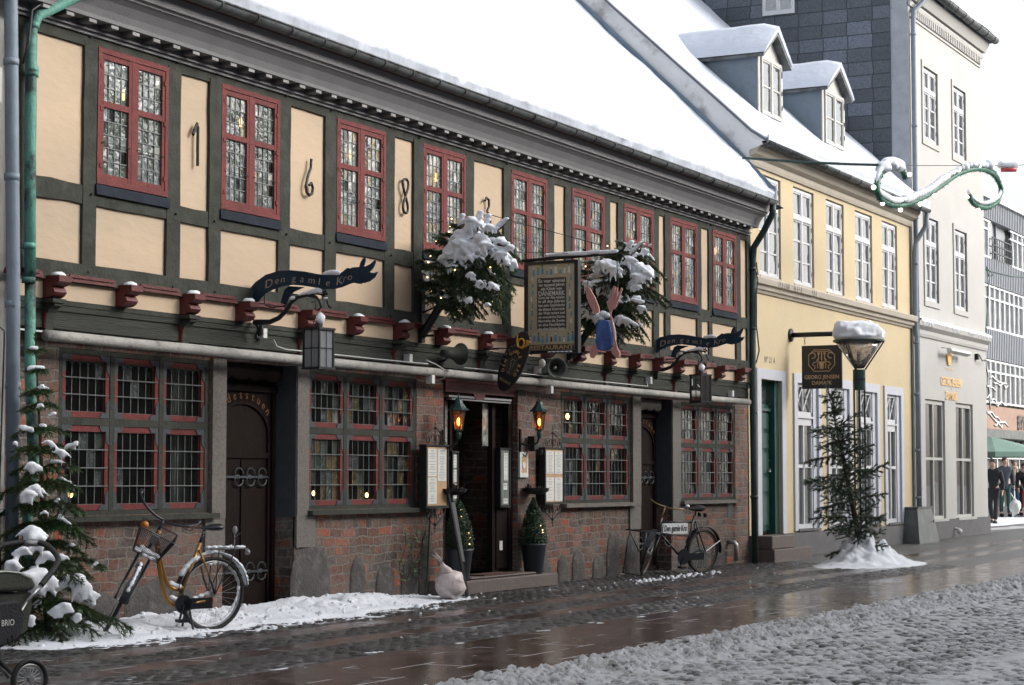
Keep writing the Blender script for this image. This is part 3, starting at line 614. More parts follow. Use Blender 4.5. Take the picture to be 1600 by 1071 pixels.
# rounded boulders in the foot of the wall
for x0, x1, h, pk in ((15.0,15.7,.35,.2),(15.75,16.9,.42,.5),(18.62,19.45,.72,.35),(19.85,20.2,.52,.4),(20.42,20.85,.42,.5),(21.0,21.4,.44,.4),(21.42,21.66,.62,.5),(24.42,24.95,.66,.2),(25.25,25.62,.36,.5),(25.72,26.15,.42,.4),(26.4,26.8,.32,.5),(26.88,27.32,.66,.45),(27.55,28.05,.62,.45),(30.0,30.8,.38,.5),(31.0,31.6,.40,.5)):
    mb = MB(); n = 14; A = []
    for k in range(n+1):
        t = math.pi*k/n; q = abs(math.cos(t))**1.4*(1 if math.cos(t) > 0 else -1)
        A.append((lerp(x0, x1, .5-.5*math.cos(t)), h*math.sin(t)**.55*(1+.08*noise.noise(Vector((x0*3, k*.6, 0)))) ))
    rings = [(1., -.003), (.97, -.014), (.85, -.024), (.4, -.030)]; cx = lerp(x0,x1,.5); vs = []; fs = []
    for s_, y in rings:
        for p in A: vs.append((cx+(p[0]-cx)*s_, y+.01*noise.noise(Vector((p[0]*9,p[1]*9,s_*3))), max(-.02, .3*h+(p[1]-.3*h)*s_ if p[1] > .02 else -.02)))
    N = n+1
    for r_ in range(3):
        for k in range(n): fs.append((r_*N+k, r_*N+k+1, (r_+1)*N+k+1, (r_+1)*N+k))
    fs.append(tuple(3*N+k for k in range(N))); mb.add(vs, fs); mb.build('foundation_boulder', M['boulder'], inn, smooth=True)
mb = MB(); [mb.box(31.75, 31.95, -.006, 0, .78+k*.035, .80+k*.035) for k in range(6)]; mb.box(31.73, 31.97, -.004, 0, .76, 1.0); mb.build('vent_grille', M['ironblue'], inn)
mb = MB(); mb.tube([(31.75,.0,.36),(31.75,-.12,.36),(31.75,-.15,.32),(31.75,-.15,.06)], .035, 10); mb.build('vent_pipe', M['alu'], inn, smooth=True)
# roof, snow blanket, gutter
prof = [(-.68,6.02),(-.48,6.14),(.18,6.80),(.77,7.38),(3.45,9.98),(6.2,12.6)]
mb = MB(); vx = lambda y: 32.74 if y > .12 else lerp(32.05, 32.74, max(0, (y+.7)/.82))
P = [[(KX0-.3,y,z-.02) for y, z in prof],[(vx(y),y,z-.02) for y, z in prof]]; slab(mb, P, (0,.02,-.08)); mb.build('roof', M['tile'], inn)
mb = MB(); mb.prism([(32.72,y,z-.06) for y, z in prof]+[(32.72,6.2,5.9),(32.72,-.25,5.9)], (.02,0,0)); mb.build('gable_end', M['board'], inn)
def roofz(pr, y):
    for (a, c), (b, d) in zip(pr, pr[1:]):
        if y <= b: return c+(d-c)*(y-a)/(b-a)
    return pr[-1][1]
mb = MB(); P = []; nx, ny = 420, 84
for i in range(nx+1):
    x = lerp(KX0-.3, 32.78, i/nx); r = []
    for k in range(ny+1):
        t = (k/ny)**1.5; y = lerp(-.70, 6.2, t)
        e = 1.0 if k else 0
        xx = min(x, vx(y)+.03-(nx-i)*.004); th0 = 0
        if i == nx: xx = xx-.07*(1 if y > -.1 else max(0, (y+.7)/.6))-.10*abs(noise.noise(Vector((0,y*1.4,3))))*(1 if y > 0 else 0)
        elif i == nx-1: xx = xx-.04*(1 if y > -.1 else 0)
        th = .17+.05*noise.noise(Vector((x*.9,y*.9,0)))+.018*noise.noise(Vector((x*4,y*4,5)))+.006*noise.noise(Vector((x*14,y*14,2)))+max(0,1-(y+.7)/1.6)*(.022*math.sin(x*24+2*noise.noise(Vector((x,y*3,0))))*math.sin((y+.7)*15)+.02*noise.noise(Vector((x*6,y*6,4))))
        if i >= nx-1: th *= .5 if i == nx else .85
        z = roofz(prof, y)
        if k == 0: r.append((xx, y-.01+.035*noise.noise(Vector((x*2.3,0,9)))+.02*noise.noise(Vector((x*9,0,9))), z+.01)); continue
        if k == 1: r.append((xx, y-.05+.025*noise.noise(Vector((x*3,1,9))), z+.10+.02*noise.noise(Vector((x*3,0,1))))); continue
        r.append((xx, y-.7*th*.7, z+.7*th))
    P.append(r)
slab(mb, P, (0,.03,-.05)) if False else sheet(mb, P)
mb.quad(*[P[-1][0], P[-1][1], P[-1][1], P[-1][0]]) if False else None
E_ = P[-1]; sheet(mb, [E_, [(p[0]+.01, p[1], roofz(prof, max(-.68,min(6.2,p[1])))-.02) for p in E_]])
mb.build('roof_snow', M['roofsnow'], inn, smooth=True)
mb = MB(); gp = [(KX0-.2+k*.5, 0) for k in range(38)]
ths = [math.pi+math.pi*k/8 for k in range(9)]; gy, gz, gr = -.755, 5.985, .075
A = [[(x, gy+gr*math.cos(t), gz+gr*math.sin(t)-.004*abs(math.sin(x))) for t in ths] for x in [lerp(KX0-.2, 32.02, k/40) for k in range(41)]]
slab(mb, A, (0,0,.006)); mb.prism([(KX0-.2,gy+gr*math.cos(t),gz+gr*math.sin(t)) for t in ths], (.01,0,0)); mb.prism([(32.01,gy+gr*math.cos(t),gz+gr*math.sin(t)) for t in ths], (.012,0,0))
x = KX0+.4
while x < 31.95: mb.tube([(x, gy+(gr+.006)*math.cos(t), gz+(gr+.006)*math.sin(t)) for t in ths], .011, 6, sq=.6); x += .62
mb.tube([(KX0-.2,gy-gr,gz),(32.02,gy-gr,gz)], .012, 6)
mb.build('gutter', M['zinc'], inn, smooth=True)
# downpipes: verdigris on the left, dark green at the right corner
mb = MB(); mb.tube([(15.0,-.74,5.97),(14.40,-.52,5.74),(13.96,-.37,5.46),(13.89,-.36,5.33),(13.89,-.36,4.64),(13.90,-.36,4.0),(13.92,-.36,3.12)], .050, 12)
mb.tube([(13.92,-.36,3.12),(13.94,-.36,2.3),(14.05,-.32,1.5),(14.2,-.14,1.1),(14.2,-.13,.0)], .048, 12)
for z in (5.36, 4.97, 4.93, 3.42, 3.12): mb.tube([(13.90,-.36,z-.025),(13.90,-.36,z+.025)], .060, 12)
mb.tube([(13.90,-.36,4.95),(14.0,-.22,4.95)], .012, 6); mb.build('downpipe', M['copper'], inn, smooth=True)
mb = MB(); mb.tube([(31.97,-.755,5.95),(31.99,-.74,5.78),(32.14,-.52,5.50),(32.20,-.33,5.26),(32.22,-.30,5.0),(32.20,-.30,4.0),(32.16,-.30,3.0),(32.2,-.30,1.5),(32.22,-.30,.0)], .055, 12)
for z in (4.9,3.9,2.5,1.1): mb.tube([(32.20,-.30,z-.025),(32.20,-.30,z+.025)], .065, 12)
mb.build('downpipe', M['copperdark'], inn, smooth=True)
# cables and junction boxes fixed to the band
mb = MB()
for X, z in ((aty(412,535,-.28)[0],2.90),(aty(640,562,-.28)[0],2.80),(aty(842,582,-.28)[0],2.83),(aty(1016,588,-.28)[0],2.85),(aty(1144,616,-.28)[0],2.78),(aty(675,590,-.28)[0],2.58),(aty(861,606,-.28)[0],2.58)):
    mb = MB(); mb.box(X-.035, X+.035, -.30, -.22, z-.05, z+.05); mb.build('junction_box', M['whiteplastic'], inn)

mb = MB(); mb.tube([(17.9,-.25,2.85),(17.92,-.28,2.78),(18.05,-.305,2.755),(19,-.31,2.752),(20,-.31,2.750),(21.1,-.305,2.755)], .006, 5); mb.tube([(21.1,-.28,2.8),(21.3,-.30,2.76),(21.5,-.32,2.7),(21.48,-.32,2.6),(21.6,-.05,2.58)], .006, 5); mb.tube([(22,-.31,2.755),(24.3,-.31,2.755)], .006, 5); mb.tube([(24.6,-.31,2.755),(27.7,-.31,2.755),(27.75,-.28,2.82)], .006, 5)
mb.build('surface_cable', M['whiteplastic'], inn, smooth=True)
# ================================================================== generic casement window for the rendered houses
def casement_window(parent, a, b, c, d, y, rows=(1,3), split=.30, frame='white', gl='winglass', t=.055, cols=2, lattice=False, name='window'):
    f = MB(); f.box(a, b, y, y+.07, c, c+t); f.box(a, b, y, y+.07, d-t, d); f.box(a, a+t, y, y+.07, c+t, d-t); f.box(b-t, b, y, y+.07, c+t, d-t)
    cx = (a+b)/2; zr = d-(d-c)*split
    f.box(cx-.035, cx+.035, y-.004, y+.066, c+t, d-t)
    if split: f.box(a+t, b-t, y-.010, y+.062, zr-.045, zr+.045)
    mu = .016
    segs = [(c+t, zr-.045, rows[1])]+([(zr+.045, d-t, rows[0])] if split else [])
    if not split: segs = [(c+t, d-t, rows[1])]
    for z0, z1, n in segs:
        for s0, s1 in ((a+t, cx-.035), (cx+.035, b-t)):
            f.box(s0, s0+.03, y+.01, y+.05, z0, z1); f.box(s1-.03, s1, y+.01, y+.05, z0, z1); f.box(s0+.03, s1-.03, y+.012, y+.048, z0, z0+.03); f.box(s0+.03, s1-.03, y+.012, y+.048, z1-.03, z1)
            for k in range(1, n): z = lerp(z0, z1, k/n); f.box(s0+.03, s1-.03, y+.014, y+.046, z-mu, z+mu)
    w_ = f.build(name, M[frame], parent)
    g = MB()
    for z0, z1, n in segs:
        for s0, s1 in ((a+t, cx-.035), (cx+.035, b-t)): panes(g, s0+.03, s1-.03, z0+.03, z1-.03, y+.03, 1, n, (0,), (1,), .004)
    g.build('glass', M[gl], w_, norm=False)
    h = MB()
    for z in (c+.25, (c+d)/2, d-.2, zr-.15):
        h.box(b-.03, b-.005, y-.014, y-.001, z-.04, z+.04)
    h.build('hinge', M['plinth'], w_)
    return w_
def bent(pr, y): return roofz(pr, y)
def cornice_prof(mb, x0, x1, pr, mi=0): mb.prism([(x0,y,z) for y, z in pr], (x1-x0,0,0), mi)
def half_gutter(mb, x0, x1, gy, gz, gr, step=.7):
    ths = [math.pi+math.pi*k/8 for k in range(9)]
    A = [[(x, gy+gr*math.cos(t), gz+gr*math.sin(t)) for t in ths] for x in (x0, x1)]; slab(mb, A, (0,0,.006))
    for x in (x0, x1-.01): mb.prism([(x,gy+gr*math.cos(t),gz+gr*math.sin(t)) for t in ths], (.01,0,0))
    x = x0+.3
    while x < x1: mb.tube([(x, gy+(gr+.006)*math.cos(t), gz+(gr+.006)*math.sin(t)) for t in ths], .011, 6, sq=.6); x += step
# ================================================================== yellow house
YX0, YX1 = 32.78, 42.72
yh = empty('yellow_house', (YX0, 0, 0), 'yellow two-storey rendered house with white shop windows, green door and two snowy dormers', 'building')
UWY = [(33.38,34.50),(35.18,36.34),(37.06,38.16),(38.88,40.02),(40.70,41.80)]
LWY = [(35.06,36.60),(36.98,38.48),(38.86,40.32),(40.66,42.02)]
hs_ = [(a,b,4.90,6.70,.14) for a,b in UWY]+[(a+.18,b-.16,.50,3.15,.10) for a,b in LWY]+[(33.33,34.40,.44,3.12,.35)]
mb = MB(); wall(mb, YX0, YX1, .44, 6.85, hs_, 0); mb.quad((YX1,0,0),(YX1,5,0),(YX1,5,7),(YX1,0,7)); mb.build('wall', M['yellow'], yh)
mb = MB(); mb.box(YX0, 33.36, -.05, .02, -.05, .44); mb.box(34.4, YX1+.02, -.05, .02, -.05, .44); mb.build('plinth', M['plinth'], yh)
mb = MB(); cornice_prof(mb, YX0, YX1, [(.02,4.60),(-.03,4.60),(-.05,4.64),(-.09,4.66),(-.10,4.72),(-.16,4.74),(-.18,4.83),(-.14,4.86),(.02,4.88)]); mb.build('storey_cornice', M['ytrim'], yh)
mb = MB(); cornice_prof(mb, YX0, YX1+.05, [(.02,6.78),(-.04,6.78),(-.06,6.83),(-.06,6.90),(-.16,6.95),(-.20,7.02),(-.24,7.06),(-.25,7.14),(.02,7.16)]); mb.build('eaves_cornice', M['ytrim'], yh)
mb = MB()
for cxx, n in ((34.4,7),(35.2,5),(36.2,3)):
    for k in range(n): x = cxx-.5+k*.09+U(-.03,.03); mb.lathe([(.008,0),(.004,-U(.06,.16))], (x,-.175,4.84), 5)
mb.build('icicles', M['opal'], yh)
for i, (a, b) in enumerate(UWY): 
    w_ = casement_window(yh, a+.02, b-.03, 4.93, 6.68, .035)
    s = MB(); s.box(a, b, -.02, .06, 4.88, 4.925); s.build('window_sill', M['ytrim'], w_)
for i, (a, b) in enumerate(LWY):
    sr = MB(); y = -.035
    for q in ((a,a+.18,.47,3.30),(b-.18,b,.47,3.30),(a+.18,b-.18,3.13,3.30)): sr.box(q[0],q[1],y,.01,q[2],q[3])
    w_ = sr.build('window_surround', M['bluewhite'], yh)
    f = MB(); A, B = a+.19, b-.38; y = .03; rv = MB(); rv.box(B, b-.18, y-.02, y+.05, .5, 3.14); rv.build('side_reveal', M['bluewhite'], w_)
    f.box(A,B,y,y+.06,.50,.58); f.box(A,B,y,y+.06,2.37,2.62); f.box(A,B,y,y+.06,3.07,3.13); f.box(A,A+.05,y,y+.06,.58,3.07); f.box(B-.05,B,y,y+.06,.58,3.07); f.box((A+B)/2-.03,(A+B)/2+.03,y,y+.058,.58,2.37); f.box(A+.05,B-.05,y,y+.056,1.60,1.66)
    f.box(A-.02,B+.02,y-.03,y,2.50,2.54)
    W = B-A-.1
    for k in range(2):
        x0 = A+.05+W*k/2; x1 = x0+W/2
        for p, q in (((x0,2.62),(x1,3.07)),((x0,3.07),(x1,2.62))): f.tube([(p[0],y+.02,p[1]),(q[0],y+.02,q[1])], .013, 4)
    f.box((A+B)/2-.015,(A+B)/2+.015,y+.01,y+.05,2.62,3.07)
    f.build('shop_window_frame', M['white'], w_)
    g = MB(); panes(g, A+.04, B-.04, .58, 2.37, y+.04, 2, 2, (0,), (1,), .004); panes(g, A+.04, B-.04, 2.62, 3.07, y+.04, 1, 1, (0,), (1,), .002); g.build('glass', M['shopglass'], w_, norm=False)
    s = MB(); s.box(a+.16, b-.16, -.06, .05, .46, .50); s.build('window_sill', M['plinth'], w_)
mb = MB(); mb.box(34.6, 42.6, 1.4, 1.45, .3, 3.4); mb.box(34.6,42.6,.2,1.4,.40,.44); mb.box(34.6,42.6,.2,1.4,3.35,3.4); mb.box(42.6,42.64,.2,1.45,.3,3.4); mb.build('shop_room', M['roomwarm'], yh)
mb = MB(); mb.box(YX0+.2, YX1-.2, .9, .95, 4.9, 6.9); mb.box(YX0+.2, YX1-.2, .2, .9, 4.84, 4.88); mb.box(YX1-.2, YX1-.16, .15, .95, 4.84, 6.9); mb.build('upper_room', M['curtaindim'], yh)
sr = MB()
for q in ((33.13,33.33,.44,3.30),(34.40,34.60,.44,3.30),(33.33,34.40,3.12,3.30)): sr.box(q[0],q[1],-.035,.01,q[2],q[3])
sr.build('door_surround', M['bluewhite'], yh)
y = .14; f = MB(); f.box(33.33,34.40,y,y+.07,2.62,2.70); f.box(33.33,34.40,y,y+.07,3.05,3.12); f.box(33.33,33.40,y,y+.07,.44,3.05); f.box(34.20,34.40,y-.10,y+.07,.44,3.12); f.box(33.33,34.2,y-.04,y,2.58,2.63)
f.box(33.40,34.20,y+.01,y+.05,.50,2.62)
for x0, x1 in ((33.42,33.66),(33.72,34.16)):
    for z0, z1 in ((.6,1.1),(1.18,1.42),(1.5,1.85),(1.93,2.2),(2.27,2.55)): f.box(x0+.04,x1-.04,y-.012,y+.009,z0,z1)
f.box(33.66,33.72,y-.02,y+.01,.5,2.62)
dr = f.build('door', M['greendoor'], yh)
f = MB(); f.box(34.08,34.10,y-.05,y-.02,1.55,1.58); f.box(34.02,34.10,y-.06,y-.045,1.52,1.545); f.lathe([(.015,0),(.015,-.02)], (34.09,y-.012,1.72), 8, axis='y'); f.build('door_handle', M['chrome'], dr)
f = MB(); ell = lambda cx,rx,rz: [(cx+rx*math.cos(t), y+.02, 2.875+rz*math.sin(t)) for t in [k*math.pi/10 for k in range(21)]]
f.tube(ell(33.62,.12,.17), .010, 5, cap=False); f.tube(ell(33.95,.12,.17), .010, 5, cap=False); f.box(33.78,33.80,y+.01,y+.03,2.7,3.05); f.build('fanlight_bars', M['greendoor'], dr)
g = MB(); g.quad((33.4,y+.04,2.70),(34.2,y+.04,2.70),(34.2,y+.04,3.05),(33.4,y+.04,3.05)); g.build('fanlight', M['winglass'], dr)
mb = MB(); text(mb, 'Nº 21 A', .15, front(33.85, -.004, 3.42), .002, spacing=1.1); mb.build('painted_house_number', M['plinth'], yh)
mb = MB(); mb.box(32.74, 33.9, -.42, -.06, .22, .44); mb.box(32.74, 34.66, -.46, -.055, -.02, .215); o = mb.build('granite_doorstep', M['granite'], yh); k_ = o.modifiers.new('b','BEVEL'); k_.width = .012
# roof with bell-cast eaves
yprof = [(-.40,7.16),(-.10,7.36),(.45,7.88),(2.49,9.78),(5.2,12.45)]
mb = MB(); slab(mb, [[(x,y,z-.01) for y, z in yprof] for x in (YX0-.05, YX1+.12)], (0,.01,-.035)); mb.build('roof', M['plinth'], yh)
kp = [(-.7,6.05),(-.48,6.21),(.18,6.93),(.77,7.53),(3.45,10.13),(5.2,11.8)]
mb = MB(); poly = [(YX0-.02,y,z-.03) for y, z in yprof]+[(YX0-.02,y,z) for y, z in reversed([k for k in kp if k[0] > -.3])]+[(YX0-.02,-.02,6.6),(YX0-.02,-.06,7.0)]
mb.prism(poly, (.05,0,0)); mb.build('gable_wall', M['gable'], yh)
mb = MB(); A = [(YX0-.035,y,z) for y, z in kp[1:]]; B = [(YX0-.035,y-.06,z+.09) for y, z in kp[1:]]; mb.ribbon(A, B, (-.02,0,0)); mb.build('lead_flashing', M['flash'], yh)
mb = MB(); P = []; nx, ny = 100, 46
D_X = [(35.80,37.20),(39.56,41.06)]
for i in range(nx+1):
    x = lerp(YX0-.03, YX1+.14, i/nx); r = []
    for k in range(ny+1):
        y = lerp(-.42, 5.2, (k/ny)**1.4); z = roofz(yprof, y); th = .16+.05*noise.noise(Vector((x*.9+9,y*.9,0)))+.015*noise.noise(Vector((x*4,y*4,5)))
        if k == 0: r.append((x, y, z)); continue
        if k == 1: r.append((x, y-.03, z+.09)); continue
        ed = min(1, .10+(i/nx)*7)
        r.append((x, y-.6*th*ed, z+.6*th*ed))
    P.append(r)
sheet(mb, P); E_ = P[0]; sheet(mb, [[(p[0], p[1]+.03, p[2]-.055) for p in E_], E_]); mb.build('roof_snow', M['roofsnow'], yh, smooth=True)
mb = MB(); half_gutter(mb, YX0-.02, YX1+.15, -.36, 7.14, .075); mb.build('gutter', M['zinc'], yh, smooth=True)
mb = MB(); mb.tube([(42.85,-.36,7.08),(42.86,-.33,6.8),(42.80,-.12,6.45),(42.79,-.10,6.2),(42.79,-.10,4.6),(42.79,-.12,4.4),(42.79,-.12,.1)], .055, 12)
for z in (6.0,4.3,3.2,2.0,1.0): mb.tube([(42.79,-.11,z-.03),(42.79,-.11,z+.03)], .064, 12)
mb.build('downpipe', M['zincblue'], yh, smooth=True)
# dormers
for di, (p_, q_, e_, f_) in enumerate((((1183,80),(1221,96),(1206,56),(1183,176)),((1283,133),(1318,148),(1303,111),(1283,222)))):
    YD = .33; a = aty(*p_, YD)[0]; b = aty(*q_, YD)[0]; zt = aty(*p_, YD)[2]-.02; za = aty(*e_, YD)[2]; z0 = aty(*f_, YD)[2]-.06
    fm = MB(); fm.prism([(a,YD,z0),(b,YD,z0),(b,YD,zt),((a+b)/2,YD,za),(a,YD,zt)], (0,.04,0)); fm.box(a,a+.10,YD-.02,YD,z0,zt); fm.box(b-.10,b,YD-.02,YD,z0,zt)
    dm = fm.build('dormer', M['dormerwhite'], yh)
    for xx, s in ((a-.002,.03),(b+.002,-.03)):
        ck = MB(); ck.prism([(xx,YD+.0,z0-.1),(xx,YD+.0,zt),(xx,2.3,zt),(xx,1.2,8.5)], (s,0,0)); ck.build('dormer_cheek', M['cheek'], dm)
    casement_window(dm, a+.12, b-.12, z0+.07, zt-.04, YD-.05, rows=(1,2), split=0, frame='dormerwhite', name='dormer_window')
    rf = MB(); ov = .10; ym = YD-.16; m_x = (a+b)/2
    for s in (-1, 1):
        e0 = m_x+s*((b-a)/2+ov); ze = zt-.04
        rf.prism([(m_x,ym,za+.03),(e0,ym,ze),(e0,ym,ze-.06),(m_x,ym,za-.04)], (0,3.0,0))
    rf.build('dormer_roof', M['zinc'], dm)
    sn = MB(); P = []
    for i in range(15):
        t = i/14; x = lerp(a-ov-.03, b+ov+.03, t); s = abs(x-m_x)/((b-a)/2+ov); r = []
        for k in range(13):
            y = lerp(ym-.03, 3.6, k/12); base = za+.03-(za-zt+.07)*s; th = .17*(1-s**3*.5)+.03*noise.noise(Vector((x*3,y*3,di*5)))
            if k == 0: th *= .55
            r.append((x, y, base+th if i not in (0,14) else base+.03))
        P.append(r)
    slab(sn, P, (0,0,-.10)) if False else sheet(sn, P); sheet(sn, [[(p[0][0], p[0][1]+.02, za+.03-(za-zt+.07)*abs(p[0][0]-m_x)/((b-a)/2+ov)) for p in P], [p[0] for p in P]])
    sn.build('dormer_snow', M['roofsnow'], dm, smooth=True)
# ================================================================== grey tower house
TX0, TX1 = 42.86, 49.25
th_ = empty('pale_grey_house', (TX0, 0, 0), 'tall pale grey rendered house with slate-hung side wall at the street corner', 'building')
UT = [(43.93,45.10,8.87,10.50),(46.46,47.58,8.87,10.50)]; MT = [(43.93,44.98,5.30,7.15),(46.42,47.50,5.30,7.15)]; LT = [(43.80,45.42,.52,3.14),(46.36,47.92,.52,3.14)]
mb = MB(); wall(mb, TX0, TX1, .0, 12.05, [(*q,.14) for q in UT+MT+LT], 0); mb.quad((TX1,0,0),(TX1,9,0),(TX1,9,12.05),(TX1,0,12.05)); mb.build('wall', M['towerwall'], th_)
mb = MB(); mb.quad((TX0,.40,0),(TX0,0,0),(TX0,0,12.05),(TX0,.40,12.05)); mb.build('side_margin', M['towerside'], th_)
mb = MB(); mb.box(TX0-.03, TX0+.2, .40, 12, 5, 17.); mb.build('slate_side_wall', M['slate'], th_)
mb = MB(); mb.box(TX0+.02, TX1+.03, -.05, .02, -.05, .50); mb.build('plinth', M['plinth'], th_)
for k, q in enumerate(UT+MT):
    s = MB(); a,b,c,d = q
    for r_ in ((a-.11,a,c-.12,d+.12),(b,b+.11,c-.12,d+.12),(a,b,d,d+.12),(a,b,c-.12,c)): s.box(r_[0],r_[1],-.03,.01,r_[2],r_[3])
    w_ = s.build('window_surround', M['towerwall'], th_); casement_window(w_, a+.01, b-.02, c+.01, d-.02, .02, name='casement')
for a,b,c,d in LT:
    f = MB(); y = .05; f.box(a,b,y,y+.07,c,c+.06); f.box(a,b,y,y+.07,d-.10,d); f.box(a,a+.06,y,y+.07,c+.06,d-.1); f.box(b-.08,b,y,y+.07,c+.06,d-.1); f.box((a+b)/2-.035,(a+b)/2+.035,y,y+.066,c+.06,d-.1); f.box(a+.06,b-.08,y-.002,y+.064,1.81,1.87)
    w_ = f.build('shop_window', M['towerwall'], th_); g = MB(); panes(g, a+.05, b-.06, c+.05, d-.08, y+.04, 2, 2, (0,), (1,), .005); g.build('glass', M['shopglass'], w_, norm=False)
    s = MB(); s.box(a-.05,b+.03,-.06,.05,c-.06,c-.004); s.build('window_sill', M['towerwall'], w_)
mb = MB(); mb.box(46.45,47.1,.35,.37,2.72,3.0); mb.box(47.2,47.85,.35,.37,2.70,3.0); mb.box(47.3,47.55,.3,.35,1.0,1.6); mb.build('red_shop_banner', M['redplastic'], th_)
mb = MB(); mb.box(43.2, 48.9, 1.3, 1.35, .3, 3.4); mb.box(43.2,48.9,.2,1.3,.40,.45); mb.box(48.9,48.95,.15,1.35,.3,3.4); mb.build('shop_room', M['curtaindim'], th_)
mb = MB(); mb.box(43.2, 48.9, .8, .85, 5, 11); mb.box(48.9,48.95,.15,.85,5,11); mb.build('upper_room', M['curtaindim'], th_)
mb = MB(); cornice_prof(mb, TX0+.05, TX1+.02, [(.02,4.48),(-.03,4.48),(-.05,4.54),(-.05,4.62),(-.14,4.70),(-.16,4.80),(.02,4.86)]); mb.box(TX0+.05,TX1-.55,-.012,.01,2.0,4.0) if False else None; mb.build('storey_cornice', M['towerwall'], th_)
mb = MB(); P = []
for i in range(41):
    x = lerp(TX0+.2, TX1+.0, i/40); h = .05+.05*max(0, noise.noise(Vector((x*1.5,3,0))))
    P.append([(x,-.16-.02*noise.noise(Vector((x*4,0,0))),4.79),(x,-.16,4.80+h*.7),(x,-.08,4.83+h),(x,.0,4.84+h)])
sheet(mb, P)
for k in range(46): x = U(TX0+.2, TX1-.1); mb.lathe([(.009,0),(.003,-U(.04,.14))], (x,-.165,4.80), 4)
mb.build('ledge_snow', M['snow'], th_, smooth=True)
mb = MB(); cornice_prof(mb, TX0, TX1, [(.02,11.62),(-.04,11.62),(-.06,11.68),(-.06,11.72),(.02,11.72)]); 
x = TX0+.25
while x < TX1-.3: mb.box(x, x+.07, -.07, .0, 11.42, 11.60); x += .16
mb.box(TX0+.15,TX1-.2,-.03,.01,11.36,11.41); cornice_prof(mb, TX0, TX1+.02, [(.02,11.76),(-.10,11.76),(-.20,11.95),(-.20,12.0),(.02,12.0)]); mb.build('eaves_cornice', M['towerwall'], th_)
mb = MB(); half_gutter(mb, TX0+.25, TX1+.14, -.32, 12.08, .10); mb.build('gutter', M['zinc'], th_, smooth=True)
mb = MB(); mb.tube([(43.45,-.32,12.0),(43.3,-.25,11.8),(42.98,-.09,11.50),(42.96,-.08,11.3),(42.96,-.08,6.9),(42.96,-.08,.1)], .055, 12)
for z in (11,9,7,5,3,1.2): mb.tube([(42.96,-.08,z-.03),(42.96,-.08,z+.03)], .064, 12)
mb.build('downpipe', M['zincblue'], th_, smooth=True)
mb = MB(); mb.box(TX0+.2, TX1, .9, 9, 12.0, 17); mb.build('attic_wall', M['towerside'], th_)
mb = MB(); mb.box(45.0, 47.3, .86, .899, 12.5, 16); mb.build('attic_window', M['cheek'], th_)
mb = MB(); P = []
for i in range(31):
    x = lerp(TX0+.3, TX1+.10, i/30); P.append([(x, y, z+.03*noise.noise(Vector((x,y,2)))) for y, z in ((-.40,12.12),(-.38,12.32),(0,12.62),(.5,13.0),(.95,13.4))])
sheet(mb, P); sheet(mb, [P[-1], [(p[0],p[1],12.0) for p in P[-1]]]); mb.build('roof_snow', M['roofsnow'], th_, smooth=True)
# window in the slate wall
mb = MB(); c0 = atx(1193,25,TX0); c1 = atx(1243,22,TX0); ya, yb = c1[1], c0[1]; X = TX0-.04
mb.box(X-.03,X+.0,ya,yb,c0[2]-.02,c0[2]+.08); mb.box(X-.03,X,ya,ya+.08,c0[2]+.08,13.6); mb.box(X-.03,X,yb-.08,yb,c0[2]+.08,13.6); mb.box(X-.035,X,(ya+yb)/2-.05,(ya+yb)/2+.05,c0[2]+.08,13.6)
w_ = mb.build('side_window', M['white'], th_); g = MB(); g.quad((X-.01,ya+.08,c0[2]+.08),(X-.01,yb-.08,c0[2]+.08),(X-.01,yb-.08,13.6),(X-.01,ya+.08,13.6)); g.build('glass', M['winglass'], w_)
# gold lettering and crown on the grey house
mb = MB(); a_ = aty(1485,600); text(mb, 'GEORG JENSEN', .27, front(45.95,-.02,3.50), .008, bold=.004, width=1.75); text(mb, 'DAMASK', .27, front(45.95,-.02,3.19), .008, bold=.004, width=1.0); mb.build('gold_lettering', M['gold'], th_)
mb = MB(); cx, cz = 45.75, 4.02
mb.prism([(cx+u,-.01,cz+v) for u, v in ((-.11,0),(-.17,.14),(-.13,.20),(-.09,.16),(-.05,.23),(0,.17),(.05,.23),(.09,.16),(.13,.20),(.17,.14),(.11,0))], (0,-.03,0)); mb.box(cx-.11,cx+.11,-.04,-.01,cz-.05,cz-.015); mb.ball((cx,-.025,cz+.26),.03,8)
text(mb, 'ROYAL COURT', .07, front(cx+.1,-.012,cz-.16), .012, width=.62); mb.build('gold_crown', M['gold'], th_)
l = MB(); a_ = aty(1477,548); l.tube([(45.1,-.02,4.33),(45.1,-.22,4.30)], .012, 6); l.tube([(46.4,-.02,4.33),(46.4,-.22,4.30)], .012, 6); l.prism([(45.0,-.18,4.20),(45.0,-.30,4.25),(45.0,-.27,4.31),(45.0,-.17,4.30)], (1.75,0,0))
tag(l.build('wall_strip_light', M['whiteplastic'], None), 'white tubular strip light fixed on the grey wall above the gold crown', 'lamp')
l = MB(); q = [(48.25,-.02,4.30),(48.25,-.1,4.32),(48.3,-.14,4.2),(48.9,-.14,4.22),(49.0,-.02,4.25)]; l.tube(q, .012, 6); l.box(48.18,48.32,-.08,0,4.22,4.36); tag(l.build('wall_bracket', M['iron'], None), 'small dark iron bracket at the corner of the grey house', 'bracket')
l = MB(); l.ball((45.95,-.16,.22), .06, 10); l.tube([(45.95,-.05,.28),(45.95,-.16,.26)], .03, 8); tag(l.build('plinth_spotlight', M['whiteplastic'], None), 'small round spotlight on the plinth of the grey house', 'lamp')
